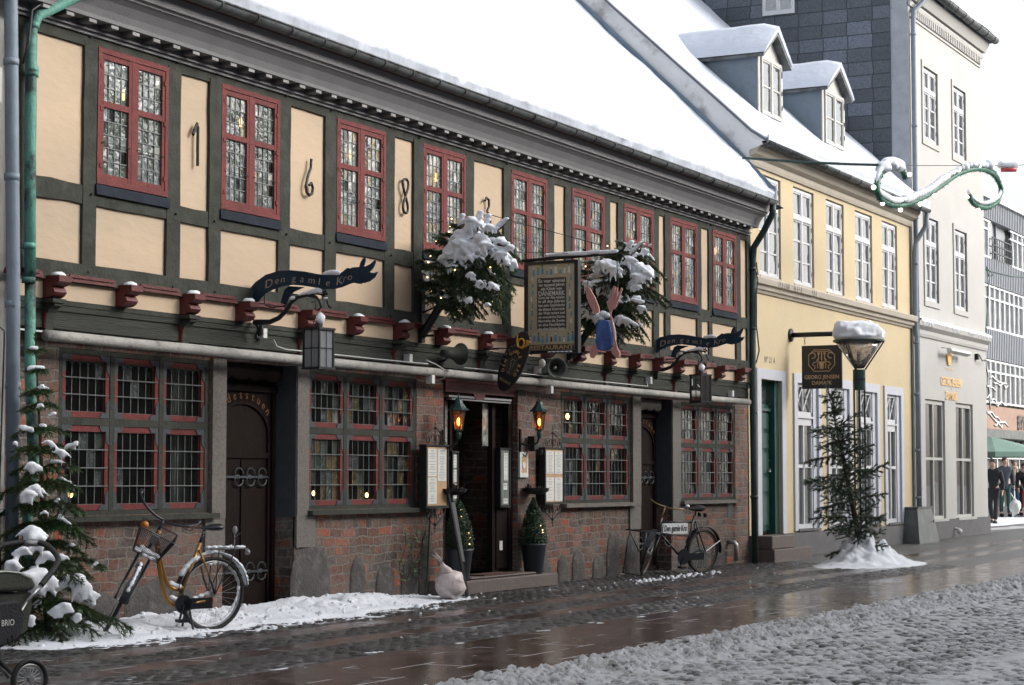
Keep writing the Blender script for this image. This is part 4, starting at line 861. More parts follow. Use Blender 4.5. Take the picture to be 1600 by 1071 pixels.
# steel cabinet at the foot of the downpipe
cb = MB(); cb.add([(41.75,-.42,.0),(43.3,-.42,.05),(43.3,-.03,.05),(41.75,-.03,.0),(42.0,-.30,.78),(43.12,-.30,.78),(43.12,-.03,.78),(42.0,-.03,.78)], [(0,3,2,1),(4,5,6,7),(0,1,5,4),(1,2,6,5),(2,3,7,6),(3,0,4,7)])
e = empty('street_cabinet', (42.5,-.2,0), 'sloping dark grey steel cabinet between the yellow and the grey house', 'cabinet'); cb.build('cabinet_body', M['cabinet'], e)
cb = MB(); cb.box(41.98,43.14,-.32,-.02,.78,.81); cb.build('cabinet_lid', M['cabinet'], e); cb = MB(); cb.lathe([(.03,0),(.03,-.02)], (42.95,-.375,.5), 8, axis='y'); cb.build('cabinet_lock', M['zinc'], e)
# ================================================================== modern building beyond the side street
nb = empty('modern_office_building', (60, 8, 0), 'modern building with grey panel bands, ribbon windows and a recessed balcony beyond the side street', 'building')
Y8 = 8.; X8a, X8b = 62, 112
mb = MB()
for z0, z1 in ((11.95,12.75),(9.3,10.35),(6.25,7.45)): mb.box(X8a, X8b, Y8, Y8+.3, z0, z1)
x = 76
while x < 92:
    for z0, z1 in ((11.95,12.75),(9.3,10.35),(6.25,7.45)): mb.box(x, x+.04, Y8-.03, Y8-.001, z0, z1)
    x += .3
mb.build('panel_band', M['metalpanel'], nb)
mb = MB(); mb.box(X8a, X8b, Y8+.35, Y8+12, .2, 12.6); mb.build('building_core', M['curtaindim'], nb)
for z0, z1, tr in ((10.35,11.95,11.55),(7.45,9.3,8.75),(4.45,6.25,5.75)):
    f = MB(); x = 76.
    while x < 93:
        if not (z0 > 10 and 83.2 < x < 86.6): f.box(x-.035, x+.035, Y8+.05, Y8+.14, z0, z1)
        x += .85
    for zz in (z0+.06, tr, z1-.06):
        if z0 > 10: f.box(76, 83.2, Y8+.06, Y8+.13, zz-.035, zz+.035); f.box(86.6, 93, Y8+.06, Y8+.13, zz-.035, zz+.035)
        else: f.box(76, 93, Y8+.06, Y8+.13, zz-.035, zz+.035)
    w_ = f.build('ribbon_window', M['whiteframe'], nb)
    g = MB()
    for k in range(20):
        x = 76+k*.85
        if z0 > 10 and 83 < x < 86.5: continue
        t = U(-.01,.01); g.quad((x,Y8+.12+t,z0),(x+.85,Y8+.12-t,z0),(x+.85,Y8+.12-t,z1),(x,Y8+.12+t,z1))
    g.build('glass', M['winglass'], w_, norm=False)
mb = MB(); mb.box(83.2,86.6,Y8+.0,Y8+.05,10.36,10.40)
for z in (10.65,10.95,11.25): mb.box(83.2,86.6,Y8-.02,Y8+.03,z,z+.04)
for k in range(9): x = 83.2+k*.42; mb.box(x,x+.03,Y8-.01,Y8+.02,10.4,11.25)
mb.build('balcony_railing', M['plinth'], nb)
mb = MB(); mb.box(83.15,86.65,Y8+.3,Y8+.34,10.35,11.95); mb.box(84.7,84.8,Y8+.2,Y8+.3,10.35,11.95); mb.build('balcony_recess', M['metalpanel'], nb)
mb = MB(); mb.box(X8a, X8b, Y8-.15, Y8+1.5, 12.75, 12.95); mb.box(86, 96, Y8+2, Y8+6, 13.0, 14.4); mb.build('roof_snow', M['snow'], nb)
mb = MB(); mb.box(X8a, X8b, Y8-.7, Y8, 3.3, 4.25); mb.build('shop_fascia', M['terracotta'], nb)
mb = MB(); mb.box(X8a, X8b, Y8-1.4, Y8-.7, 2.95, 3.28); mb.build('shop_canopy', M['cabinet'], nb)
mb = MB(); text(mb, 'BYRUP', .8, front(85.5, Y8-.71, 3.42), .05, bold=.02, width=3.0); text(mb, '12', .34, front(83.8, Y8-1.41, 2.97), .03); mb.build('shop_lettering', M['signblack'], nb)
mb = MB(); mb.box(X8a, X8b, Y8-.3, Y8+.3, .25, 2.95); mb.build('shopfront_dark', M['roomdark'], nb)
mb = MB()
for k in range(14): x = 78+k*.95; mb.box(x, x+.09, Y8-.4, Y8-.3, .25, 2.95)
mb.box(76,93,Y8-.4,Y8-.3,2.2,2.3); mb.build('shopfront_mullions', M['whiteframe'], nb)
mb = MB(); [mb.box(x, x+.7, Y8-.35, Y8-.31, 1.0, 2.1) for x in (78.2,80.1,82.0,83.9,86.8)]; mb.build('shopfront_glass', M['winglass'], nb)
# ================================================================== left neighbour
lh = empty('pale_neighbour_house', (10, 0, 0), 'pale grey plastered house with dark blue-grey base beyond the green copper downpipe', 'building')
mb = MB(); mb.box(4, 13.50, -.30, 4, 1.35, 12); mb.box(13.50,13.83,-.18,4,-.05,12); mb.box(4,13.45,-.42,-.3,4.6,4.9); mb.build('wall', M['towerwall'], lh)
mb = MB(); mb.box(4, 13.50, -.34, -.3, -.05, 1.35); mb.box(4, 13.50, -.36, -.34, 1.28, 1.35); mb.box(13.2,13.22,-.36,-.34,0,1.3); mb.build('base_panel', M['slateboard'], lh)
mb = MB(); mb.tube([(13.66,-.32,8),(13.66,-.32,5.5),(13.74,-.33,3.0),(13.80,-.32,.0)], .060, 12)
for z in (5.0,4.0,2.9,2.2): mb.tube([(13.66+.08*max(0,5.5-z)/2.5,-.32,z-.03),(13.66+.08*max(0,5.5-z)/2.5,-.32,z+.03)], .068, 12)
mb.build('downpipe', M['zincblue'], lh, smooth=True)
mb = MB(); mb.tube([(14.2,-.42,5.62),(13.98,-.42,5.58),(13.84,-.40,5.48),(13.83,-.38,5.2),(13.78,-.36,5.0)], .012, 6); mb.tube([(13.55,-.33,2.7),(13.6,-.36,2.66),(13.62,-.34,2.5),(13.6,-.33,1.2),(13.66,-.33,.2)], .008, 5); mb.build('cable', M['dkcable'], lh, smooth=True)
# ================================================================== opposite side of the street (unseen houses added to shade the street and fill the reflections)
for nm, x0, x1, y1, h, c, lab in (('unseen_row_house',-12,12,-15.2,9.5,'oldrender','unseen brown rendered row house added on the opposite side to shade the street'),('unseen_row_house',12.3,24,-15.2,8.5,'oldrender','unseen dim beige row house added on the opposite side to shade the street'),('unseen_row_house',24.3,38,-15.2,8.6,'oldrender','unseen tan row house added on the opposite side to shade the street'),('unseen_row_house',38.3,60,-15.4,8.,'oldrender','unseen grey row house added on the opposite side to shade the street')):
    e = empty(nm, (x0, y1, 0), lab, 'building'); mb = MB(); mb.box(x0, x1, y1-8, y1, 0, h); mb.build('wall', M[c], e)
    mb = MB(); mb.prism([(x0,y1,h),(x0,y1-4,h+3),(x0,y1-8,h)], (x1-x0,0,0)); mb.build('snowy_roof', M['snow'], e)
    x = x0+.8
    while x < x1-1.6:
        for z in (1.0, 4.2): mb = MB(); mb.box(x, x+1.1, y1+.001, y1+.03, z, z+1.7); mb.build('window', M['roomdark'], e)
        x += 2.1
# ================================================================== ground
def groundmat():
    m = bpy.data.materials.new('wet_cobbles'); m.use_nodes = True; t = m.node_tree; N = t.nodes; L = t.links; b = N['Principled BSDF']
    geo = N.new('ShaderNodeNewGeometry'); mp = N.new('ShaderNodeMapping'); mp.inputs['Scale'].default_value = (8.5, 10.5, 0); L.new(geo.outputs['Position'], mp.inputs['Vector'])
    nz = N.new('ShaderNodeTexNoise'); nz.inputs['Scale'].default_value = 1.2; L.new(mp.outputs[0], nz.inputs['Vector'])
    v = N.new('ShaderNodeTexVoronoi'); v.feature = 'F1'; v.inputs['Randomness'].default_value = .55; L.new(mp.outputs[0], v.inputs['Vector'])
    n1 = N.new('ShaderNodeTexNoise'); n1.inputs['Scale'].default_value = .7; n1.inputs['Detail'].default_value = 7; n1.inputs['Roughness'].default_value = .68; L.new(geo.outputs['Position'], n1.inputs['Vector'])
    n2 = N.new('ShaderNodeTexNoise'); n2.inputs['Scale'].default_value = 30; n2.inputs['Detail'].default_value = 5; L.new(geo.outputs['Position'], n2.inputs['Vector'])
    def rng(src, a, b_, c=0, d=1):
        r = N.new('ShaderNodeMapRange'); r.inputs['From Min'].default_value = a; r.inputs['From Max'].default_value = b_; r.inputs['To Min'].default_value = c; r.inputs['To Max'].default_value = d; L.new(src, r.inputs['Value']); return r.outputs[0]
    def mth(op, x, y):
        n = N.new('ShaderNodeMath'); n.operation = op; n.use_clamp = False
        for i, q in enumerate((x, y)):
            if isinstance(q, (int, float)): n.inputs[i].default_value = q
            else: L.new(q, n.inputs[i])
        return n.outputs[0]
    gap = rng(v.outputs['Distance'], .36, .62)                        # joints between the stones
    # slush lies in the joints and in drifts
    drift = rng(n1.outputs[0], .47, .66); sl = mth('MINIMUM', 1, mth('MAXIMUM', mth('MULTIPLY', rng(n2.outputs[0], .45, .65), mth('ADD', mth('MULTIPLY', gap, .55), mth('MULTIPLY', drift, .75))), mth('MULTIPLY', drift, .35)))
    vc = N.new('ShaderNodeMapRange'); sep = N.new('ShaderNodeSeparateColor'); L.new(v.outputs['Color'], sep.inputs[0]); cv = rng(sep.outputs[0], 0, 1, .6, 1.5)
    base = N.new('ShaderNodeVectorMath'); base.operation = 'SCALE'; base.inputs[0].default_value = (.075,.072,.072); L.new(cv, base.inputs['Scale'])
    mm = N.new('ShaderNodeMix'); mm.data_type = 'RGBA'; L.new(sl, mm.inputs[0]); L.new(base.outputs[0], mm.inputs[6]); mm.inputs[7].default_value = (.40,.40,.41,1); L.new(mm.outputs[2], b.inputs['Base Color'])
    L.new(rng(sl, 0, 1, .28, .6), b.inputs['Roughness']); b.inputs['Specular IOR Level'].default_value = .5
    h = mth('ADD', mth('MULTIPLY', mth('SUBTRACT', 1, gap), .8), mth('ADD', mth('MULTIPLY', sl, .7), mth('MULTIPLY', n2.outputs[0], .5))); bp = N.new('ShaderNodeBump'); bp.inputs['Distance'].default_value = .02; bp.inputs['Strength'].default_value = .9; L.new(h, bp.inputs['Height']); L.new(bp.outputs[0], b.inputs['Normal'])
    return m
def pavemat():
    m = bpy.data.materials.new('wet_pavement'); m.use_nodes = True; t = m.node_tree; N = t.nodes; L = t.links; b = N['Principled BSDF']
    geo = N.new('ShaderNodeNewGeometry'); sp = N.new('ShaderNodeSeparateXYZ'); L.new(geo.outputs['Position'], sp.inputs[0])
    def rng(src, a, b_, c=0, d=1):
        r = N.new('ShaderNodeMapRange'); r.inputs['From Min'].default_value = a; r.inputs['From Max'].default_value = b_; r.inputs['To Min'].default_value = c; r.inputs['To Max'].default_value = d; L.new(src, r.inputs['Value']); return r.outputs[0]
    def mth(op, x, y=None):
        n = N.new('ShaderNodeMath'); n.operation = op
        for i, q in enumerate((x, y)):
            if q is None: continue
            if isinstance(q, (int, float)): n.inputs[i].default_value = q
            else: L.new(q, n.inputs[i])
        return n.outputs[0]
    def noi(s, d=4, st=(1,1,1), r=.5):
        mp = N.new('ShaderNodeMapping'); mp.inputs['Scale'].default_value = st; L.new(geo.outputs['Position'], mp.inputs['Vector'])
        n = N.new('ShaderNodeTexNoise'); n.inputs['Scale'].default_value = s; n.inputs['Detail'].default_value = d; n.inputs['Roughness'].default_value = r; L.new(mp.outputs[0], n.inputs['Vector']); return n.outputs[0]
    yy = mth('ADD', sp.outputs[1], mth('MULTIPLY', mth('SUBTRACT', noi(.8), .5), .10))
    # strips across the pavement: dressed slabs (1) or small setts (0)
    cr = N.new('ShaderNodeValToRGB'); cr.color_ramp.interpolation = 'CONSTANT'; L.new(rng(yy, -5.6, .2), cr.inputs[0]); es = cr.color_ramp.elements
    def pos(y): return (y+5.6)/5.8
    seq = [(-5.6,1),(-3.72,0),(-2.92,1),(-2.55,0),(-2.02,1),(-1.62,0)]
    es[0].position = 0; es[0].color = (1,1,1,1); es[1].position = pos(-3.72); es[1].color = (0,0,0,1)
    for y, c in seq[2:]: e = es.new(pos(y)); e.color = (c,c,c,1)
    slabm = cr.outputs[0]
    mp = N.new('ShaderNodeMapping'); mp.inputs['Scale'].default_value = (12, 14, 0); L.new(geo.outputs['Position'], mp.inputs['Vector']); v = N.new('ShaderNodeTexVoronoi'); v.inputs['Randomness'].default_value = .7; L.new(mp.outputs[0], v.inputs['Vector'])
    gap = rng(v.outputs['Distance'], .38, .65)
    # slab joints
    mb_ = N.new('ShaderNodeMapping'); L.new(geo.outputs['Position'], mb_.inputs['Vector']); br = N.new('ShaderNodeTexBrick'); L.new(mb_.outputs[0], br.inputs['Vector']); br.inputs['Scale'].default_value = 1; br.inputs['Brick Width'].default_value = 1.05; br.inputs['Row Height'].default_value = .37; br.inputs['Mortar Size'].default_value = .012; br.inputs['Color1'].default_value = (0,0,0,1); br.inputs['Color2'].default_value = (1,1,1,1)
    sc1 = N.new('ShaderNodeMix'); sc1.data_type = 'RGBA'; L.new(br.outputs['Color'], sc1.inputs[0]); sc1.inputs[6].default_value = (.066,.043,.036,1); sc1.inputs[7].default_value = (.10,.07,.06,1)
    wetn = rng(noi(1.1, 6, (1,1.3,1), .65), .38, .66)
    sep = N.new('ShaderNodeSeparateColor'); L.new(v.outputs['Color'], sep.inputs[0]); st = N.new('ShaderNodeVectorMath'); st.operation = 'SCALE'; st.inputs[0].default_value = (.062,.060,.060); L.new(rng(sep.outputs[0], 0, 1, .5, 1.5), st.inputs['Scale'])
    m1 = N.new('ShaderNodeMix'); m1.data_type = 'RGBA'; L.new(slabm, m1.inputs[0]); L.new(st.outputs[0], m1.inputs[6]); L.new(sc1.outputs[2], m1.inputs[7])
    # left-over ice: in sett joints, and as dashes in the slab joints
    ice_s = mth('MULTIPLY', rng(noi(14, 4, (.5,1,1)), .50, .60), rng(noi(.9, 4, (.5,1,1)), .50, .62))
    near = rng(yy, -4.1, -3.4); ice_s = mth('MULTIPLY', ice_s, mth('ADD', .35, mth('MULTIPLY', mth('SUBTRACT', 1, rng(yy, -3.3, -2.6)), 1.)))
    ice_j = mth('MULTIPLY', mth('MULTIPLY', br.outputs['Fac'], slabm), mth('MULTIPLY', rng(noi(1.6, 2), .52, .58), .8))
    ice = mth('MINIMUM', 1, mth('MAXIMUM', mth('MULTIPLY', ice_s, mth('SUBTRACT', 1, mth('MULTIPLY', slabm, .93))), ice_j))
    m2 = N.new('ShaderNodeMix'); m2.data_type = 'RGBA'; L.new(ice, m2.inputs[0]); L.new(m1.outputs[2], m2.inputs[6]); m2.inputs[7].default_value = (.50,.51,.53,1); L.new(m2.outputs[2], b.inputs['Base Color'])
    ro = mth('ADD', mth('MULTIPLY', slabm, mth('SUBTRACT', mth('MULTIPLY', wetn, .20), .22)), .32); ro = mth('MAXIMUM', mth('ADD', ro, mth('MULTIPLY', ice, .3)), .09); L.new(ro, b.inputs['Roughness'])
    h = mth('ADD', mth('MULTIPLY', mth('MULTIPLY', mth('SUBTRACT', 1, gap), .9), mth('SUBTRACT', 1, slabm)), mth('ADD', mth('MULTIPLY', ice, .4), mth('ADD', mth('MULTIPLY', noi(18, 4), .10), mth('MULTIPLY', br.outputs['Fac'], mth('MULTIPLY', slabm, -.4)))))
    bp = N.new('ShaderNodeBump'); bp.inputs['Distance'].default_value = .02; bp.inputs['Strength'].default_value = .8; L.new(h, bp.inputs['Height']); L.new(bp.outputs[0], b.inputs['Normal'])
    return m
M['cobble'] = groundmat(); M['pave'] = pavemat()
mb = MB(); xs = [-600,-20,0,33,45,60,75,90,140,700]; ys = [-600,-60,-16,-5.4,.5,20,80,600]
sheet(mb, [[(x,y,ground(x)-.004) for y in ys] for x in xs]); tag(mb.build('ground', M['cobble'], None), kind='structure')
mb = MB(); xs = [-6,0,10,20,33,45,56]; sheet(mb, [[(x,y,ground(x)) for y in (-5.5,-3,-1,.04)] for x in xs]); tag(mb.build('pavement', M['pave'], None), kind='structure')
# slush ridge between pavement and roadway, real relief
def relief(name, x0, x1, nx, y0f, y1f, ny, hf, mat_, power=1.6, kind='stuff'):
    mb = MB(); P = []
    for i in range(nx+1):
        x = x0*((x1/x0)**(i/nx)); a, b = y0f(x), y1f(x)
        P.append([(x, lerp(a,b,k/ny), ground(x)+hf(x, lerp(a,b,k/ny), k/ny)) for k in range(ny+1)])
    sheet(mb, P); return tag(mb.build(name, mat_, None, smooth=True, norm=False), kind=kind)
def ridge(x, y, t):
    n = noise.noise(Vector((x*.7,0,1)))*.25; w_ = .55+.12*noise.noise(Vector((x*.9,4,0)))
    yc = -5.85+.16*n+max(0,(x-20)/25)*.45
    d = (y-yc)/w_
    body = math.exp(-d*d*(1.6 if y > yc else .8))
    q = Vector((x*1.6,y*2.4,0)); lump = abs(noise.noise(q*1.7))*.07+abs(noise.noise(q*4))*.07+abs(noise.noise(q*8))*.05+abs(noise.noise(q*17))*.022
    fade = 1 if x < 26 else max(.25, 1-(x-26)/25)
    h = (body*(.045+lump*.95)*(1+.3*noise.noise(Vector((x*.5,9,2)))))*fade-.022-.01*abs(d)
    track = math.exp(-((y+6.45)/.16)**2)*.02
    return h-track
relief('ridge_snow', 10.5, 60, 900, lambda x: -7.1, lambda x: -4.75, 120, ridge, M['dirtysnow'])
mb = MB(); rnd = random.Random(12)
def crumb(mb, x, y, z, r):
    a = rnd.uniform(0,3); vs = []
    for k in range(5): t = a+k*1.2566; vs.append((x+r*math.cos(t)*rnd.uniform(.7,1.2), y+r*math.sin(t)*rnd.uniform(.7,1.2), z-r*.2))
    for k in range(5): t = a+.5+k*1.2566; vs.append((x+r*.75*math.cos(t)*rnd.uniform(.7,1.2), y+r*.75*math.sin(t), z+r*rnd.uniform(.4,.7)))
    vs.append((x, y, z+r*.85)); mb.add(vs, [(k,(k+1)%5,5+k) for k in range(5)]+[((k+1)%5,5+(k+1)%5,5+k) for k in range(5)]+[(5+k,5+(k+1)%5,10) for k in range(5)])
for i in range(6500):
    x = 11*(5.**rnd.random()); n_ = noise.noise(Vector((x*.7,0,1)))*.25; y = -5.85+.16*n_+max(0,(x-20)/25)*.45+rnd.gauss(0,.34)
    h_ = ridge(x, y, 0)
    if h_ < .0: continue
    crumb(mb, x, y, ground(x)+h_, abs(rnd.gauss(0,.015))+.008)
tag(mb.build('slush_crumbs', M['dirtysnow'], None, smooth=True, norm=False), kind='stuff')
# thin rutted slush lying over the roadway
def road(x, y, t):
    q = Vector((x*1.2,y*1.9,7)); a = noise.fractal(q*.6, 1., 2., 4); s = noise.noise(q*5)*.012+noise.noise(q*11)*.008+noise.noise(q*22)*.004
    edge = min(1, (-6.3-y)/.6) if y > -6.9 else 1
    rut = .022*(math.exp(-((y+7.9+.1*math.sin(x*.3))/.22)**2)+math.exp(-((y+9.6)/.25)**2))*(1 if noise.noise(Vector((x*.4,y*.3,2))) > -.25 else .3)-.012*math.exp(-((y+8.4)/.2)**2)
    return .010+a*.015+s*1.1-rut+(.012*max(0,(x-24)/10) if x < 60 else 0)
relief('road_snow', 10.5, 62, 520, lambda x: -12.5, lambda x: -6.4, 190, road, M['dirtysnow'])
# shovelled snow along the wall
def bank(x0, x1, yf, hmax, seed, y0=.03):
    def h(x, y, t):
        e = min(1, max(0,(x-x0)/.5), max(0,(x1-x)/2.2)); lim = yf(x); d = min(1, max(0, (y-lim)/(-lim*.55+.001)))
        q = Vector((x*1.5,y*1.5,seed)); l = abs(noise.noise(q*1.5))*.22+abs(noise.noise(q*4))*.09+noise.noise(q*10)*.02
        prof = d**.7
        skirt = .016 if y < lim+.02 and y > lim-.42 else 0
        return (hmax*.5+l*hmax*2.6)*prof*e-.012-.03*(1-min(1,d*6))+(skirt+.028)*e*max(0, min(1,(y-lim+.42)/.2))*(1 if noise.noise(Vector((x*2.2,y*4,1))) > -.12 else .45)*(1-min(1,d*3))
    return h
for nm, x0, x1, yf, hm, sd_, lab in (('banked_snow',13.2,21.9,lambda x: -1.2+.25*noise.noise(Vector((x*1.3,0,0)))+max(0,(x-17.5)*.09),.15,3,0),):
    relief(nm, x0, x1, 330, lambda x: -1.75, lambda x: .02, 90, bank(x0, x1, yf, hm, sd_), M['snow'])
def stones(name, strips, x0, x1, sp, z, h, mat_, keep=1.):
    mb = MB(); rnd = random.Random(5); x = x0; row = 0
    while x < x1:
        for y0, y1 in strips:
            n = int((y1-y0)/sp); 
            for k in range(n):
                cx = x+rnd.uniform(-.026,.026)+.09*noise.noise(Vector((0,(y0+k*sp)*.9,x*.15)))+.05*noise.noise(Vector((3,(y0+k*sp)*2.3,x*.5))); cy = y0+(k+.5+(.5 if row%2 else 0)*.9)*(y1-y0)/n+rnd.uniform(-.022,.022)
                if cy > y1: continue
                v_ = (cx*_F[0]+(cy+CAMD)*_F[1]); u_ = 800+FPX*(cx*_R[0]+(cy+CAMD)*_R[1])/v_; w_ = 748+FPX*CAMH/v_
                if u_ < -60 or u_ > 1680 or w_ > 1130: continue
                hh = h*rnd.uniform(.6,1.2); zz = z+ground(cx)+rnd.uniform(-.005,.004)+.006*noise.noise(Vector((cx*.8,cy*.8,0))); r = sp*.5*rnd.uniform(.82,1.08); ang = rnd.uniform(-.2,.2); vs = []
                for s_, hz in ((.93,-.3),(.80,.62),(.48,.95)):
                    for q in range(7):
                        t = ang+q*math.pi*2/7; e = (abs(math.cos(t))**4+abs(math.sin(t))**4)**-.25; vs.append((cx+r*s_*e*math.cos(t)*rnd.uniform(.9,1.05), cy+r*s_*e*math.sin(t)*rnd.uniform(.9,1.05), zz+hh*hz))
                vs.append((cx, cy, zz+hh)); fs = [(q,(q+1)%7,7+(q+1)%7,7+q) for q in range(7)]+[(7+q,7+(q+1)%7,14+(q+1)%7,14+q) for q in range(7)]+[(14+q,14+(q+1)%7,21) for q in range(7)]
                mb.add(vs, fs)
        x += sp; row += 1
    return tag(mb.build(name, M[mat_], None, smooth=True, norm=False), kind='stuff')
stones('pavement_setts', ((-3.70,-2.94),(-2.53,-2.04),(-1.60,-.02)), 11.5, 33, .112, .0005, .0055, 'sett')
stones('road_cobbles', ((-12.3,-6.35),), 11, 31, .13, .002, .026, 'roadstone')
mb = MB(); bk_ = bank(13.2, 21.9, lambda x: -1.2+.25*noise.noise(Vector((x*1.3,0,0)))+max(0,(x-17.5)*.09), .15, 3, 0)
for i in range(700):
    x = rnd.uniform(13.4, 21.9); y = rnd.uniform(-1.45, -.05); h_ = bk_(x, y, 0)
    if h_ < -.012: 
        if rnd.random() < .8 or h_ < -.03: continue
        h_ = .0
    crumb(mb, x, y, h_-.004, abs(rnd.gauss(0,.014))+.006)
for i in range(70): x = rnd.uniform(13, 36); y = rnd.uniform(-3.6, -.1); crumb(mb, x, y, .008, rnd.uniform(.008,.018))
for i in range(60): x = rnd.uniform(25.5, 29); y = rnd.gauss(-.95, .12); crumb(mb, x, y, .008, rnd.uniform(.01,.035))
tag(mb.build('snow_crumbs', M['snow'], None, smooth=True, norm=False), kind='stuff')
relief('scattered_snow', 26.2, 28.8, 60, lambda x: -1.05, lambda x: -.75, 14, lambda x, y, t: .03*noise.noise(Vector((x*5,y*9,3)))-.018+.006*math.sin(math.pi*t), M['snow'])
relief('pavement_snow', 12.6, 24, 260, lambda x: -3.95, lambda x: -3.35, 40, lambda x, y, t: -.010+.020*max(0,noise.fractal(Vector((x*2.6,y*7,5)), 1, 2, 6)+.02)*math.sin(math.pi*t)*(1 if x < 22 else .3), M['snow'])
relief('square_snow', 49.5, 95, 160, lambda x: -12, lambda x: 2.5+(x-49)*.02, 60, lambda x, y, t: .035*noise.fractal(Vector((x*.35,y*.8,1)), 1, 2, 4)-.016, M['dirtysnow'])
relief('corner_snow', 52, 66, 60, lambda x: 1.0, lambda x: 4.0, 30, lambda x, y, t: .10*max(0,math.sin(math.pi*t))*max(0,math.sin(math.pi*(x-52)/14))*(.6+abs(noise.noise(Vector((x,y*2,3)))))-.02, M['snow'])
# ================================================================== ribbon signs on brackets, with hanging lanterns
def zpx(zx, zy): return (370+zx/5.636, 390+zy/5.636)
RX, RY, RZ = 17.5, None, None
_a = atx(*zpx(180,640), 17.5)
def uv(zx, zy): p = atx(*zpx(zx, zy), 17.5); return (_a[1]-p[1], p[2]-_a[2])
def ribbon_sign(X, Yb, zb, label, k=1.0):
    root = empty('ribbon_sign', (X, Yb, zb), label, 'sign', 'ribbon shaped inn signs on wrought iron brackets')
    P = lambda u, v, w=0: (X-w, Yb-u*k, zb+v*k)
    Q = lambda pts, w=0: [P(*uv(*p), w) for p in pts]
    top = [(80,430),(110,360),(170,290),(260,225),(370,192),(480,184),(600,195),(700,215),(800,230),(880,226),(930,203),(978,165),(1030,172)]
    bot = [(190,470),(215,430),(265,385),(330,350),(410,325),(500,312),(600,322),(690,336),(770,350),(860,350),(930,334),(990,308),(1040,292)]
    def shape(pt, off, nm, par=root, w=0, m='ribbon'):
        b = MB(); b.prism(Q(pt, w), (-off,0,0)); return b.build(nm, M[m], par)
    b = MB(); b.ribbon(Q(top), Q(bot), (-.015,0,0)); b.build('banner', M['ribbon'], root)
    b = MB(); b.ribbon(Q([(360,470),(378,400),(400,345),(440,320)], -.05), Q([(415,488),(432,425),(475,372),(570,328)], -.05), (.01,0,0)); b.build('banner_fold', M['ribbon'], root)
    b = MB(); b.ribbon(Q([(1022,165),(1050,160),(1090,158)]), Q([(1042,296),(1075,303),(1105,308)]), (-.035,0,0))
    b.prism(Q([(1085,165),(1100,110),(1120,82),(1141,68),(1142,105),(1128,150),(1118,175)], .01), (-.012,0,0))
    b.prism(Q([(1090,165),(1150,150),(1190,130),(1218,105),(1235,82),(1234,120),(1215,165),(1180,202),(1215,212),(1254,200),(1228,248),(1185,282),(1135,298),(1095,300)], .018), (-.012,0,0)); b.build('tulip_end', M['ribbon'], root)
    tx = MB(); s = 'Dengamlekro'.replace('k','K'); us = [250,338,390,490,562,632,722,788,878,938,990]; us[-1] = 978
    for ch, zx in zip(s, us):
        tp = roofz(top, zx); bt = roofz(bot, zx) if zx > 215 else 430; mid = (tp+bt)/2; sl_ = (roofz(top, zx+40)-roofz(top, zx-10))/50*.6; zh = 104 if ch in 'DK' else 88
        A = Vector(P(*uv(zx, mid+34), .0165)); Bx = Vector(P(*uv(zx+60, mid+34+60*sl_), .0165)); up = Vector((0,0,(Vector(P(*uv(zx,mid)))-Vector(P(*uv(zx,mid+50)))).z/50*zh)); ux = (Bx-A)/60*zh
        text(tx, ch, 1.0, lambda u, v, w_, A=A, ux=ux, up=up: A+ux*(u*.95+v*.10)+up*v+Vector((-w_,0,0)), .003, align='LEFT', bold=-.01)
        text(tx, ch, 1.0, lambda u, v, w_, A=A, ux=ux, up=up: A+ux*(u*.95+v*.10+.045)+up*(v+.03)+Vector((-w_,0,0)), .0025, align='LEFT', bold=-.02)
    tx.build('painted_lettering', M['greytext'], root)
    b = MB(); b.tube(Q([(150,640),(180,640),(290,640),(370,605),(430,545),(480,465),(540,420),(620,402),(700,420),(735,462),(742,510),(715,540)], .0), [.028,.028,.027,.026,.024,.022,.02,.018,.017,.015,.012,.008], 8)
    b.tube(Q([(560,415),(640,392),(720,392),(770,402),(795,440),(805,480),(818,515)]), .011, 6)
    b.tube(Q([(250,360),(245,430),(250,490),(310,512),(400,500),(470,482)]), .008, 5); b.tube(Q([(470,482),(500,430),(545,400),(480,392),(470,440)]), .008, 5); b.tube(Q([(740,350),(770,375),(750,400),(800,390),(780,360)]), .014, 6)
    b.tube(Q([(655,465),(690,460),(695,500),(700,540)]), .006, 5)
    b.tube(Q([(180,640),(215,660),(210,740),(195,760)]), .022, 6); b.tube(Q([(160,650),(190,690),(180,750)]), .014, 6); b.build('wrought_iron_arm', M['iron'], root, smooth=True)
    s_ = MB()
    for zx, zy, r in ((500,430,.028),(560,398,.02),(600,388,.024),(640,380,.028),(680,370,.034),(710,362,.036),(730,370,.03),(775,215,.02),(800,208,.028),(830,203,.032),(860,202,.034),(885,208,.03),(905,216,.02),(785,430,.02)): s_.ball(P(*uv(zx, zy), .01), r*k, 8, sy=1.6, sx=.7, sz=.8, lump=.3)
    so_ = s_.build('snow_on_sign', M['snow'], root, smooth=True); remesh(so_, .010, 2)
    return P(*uv(722, 560))
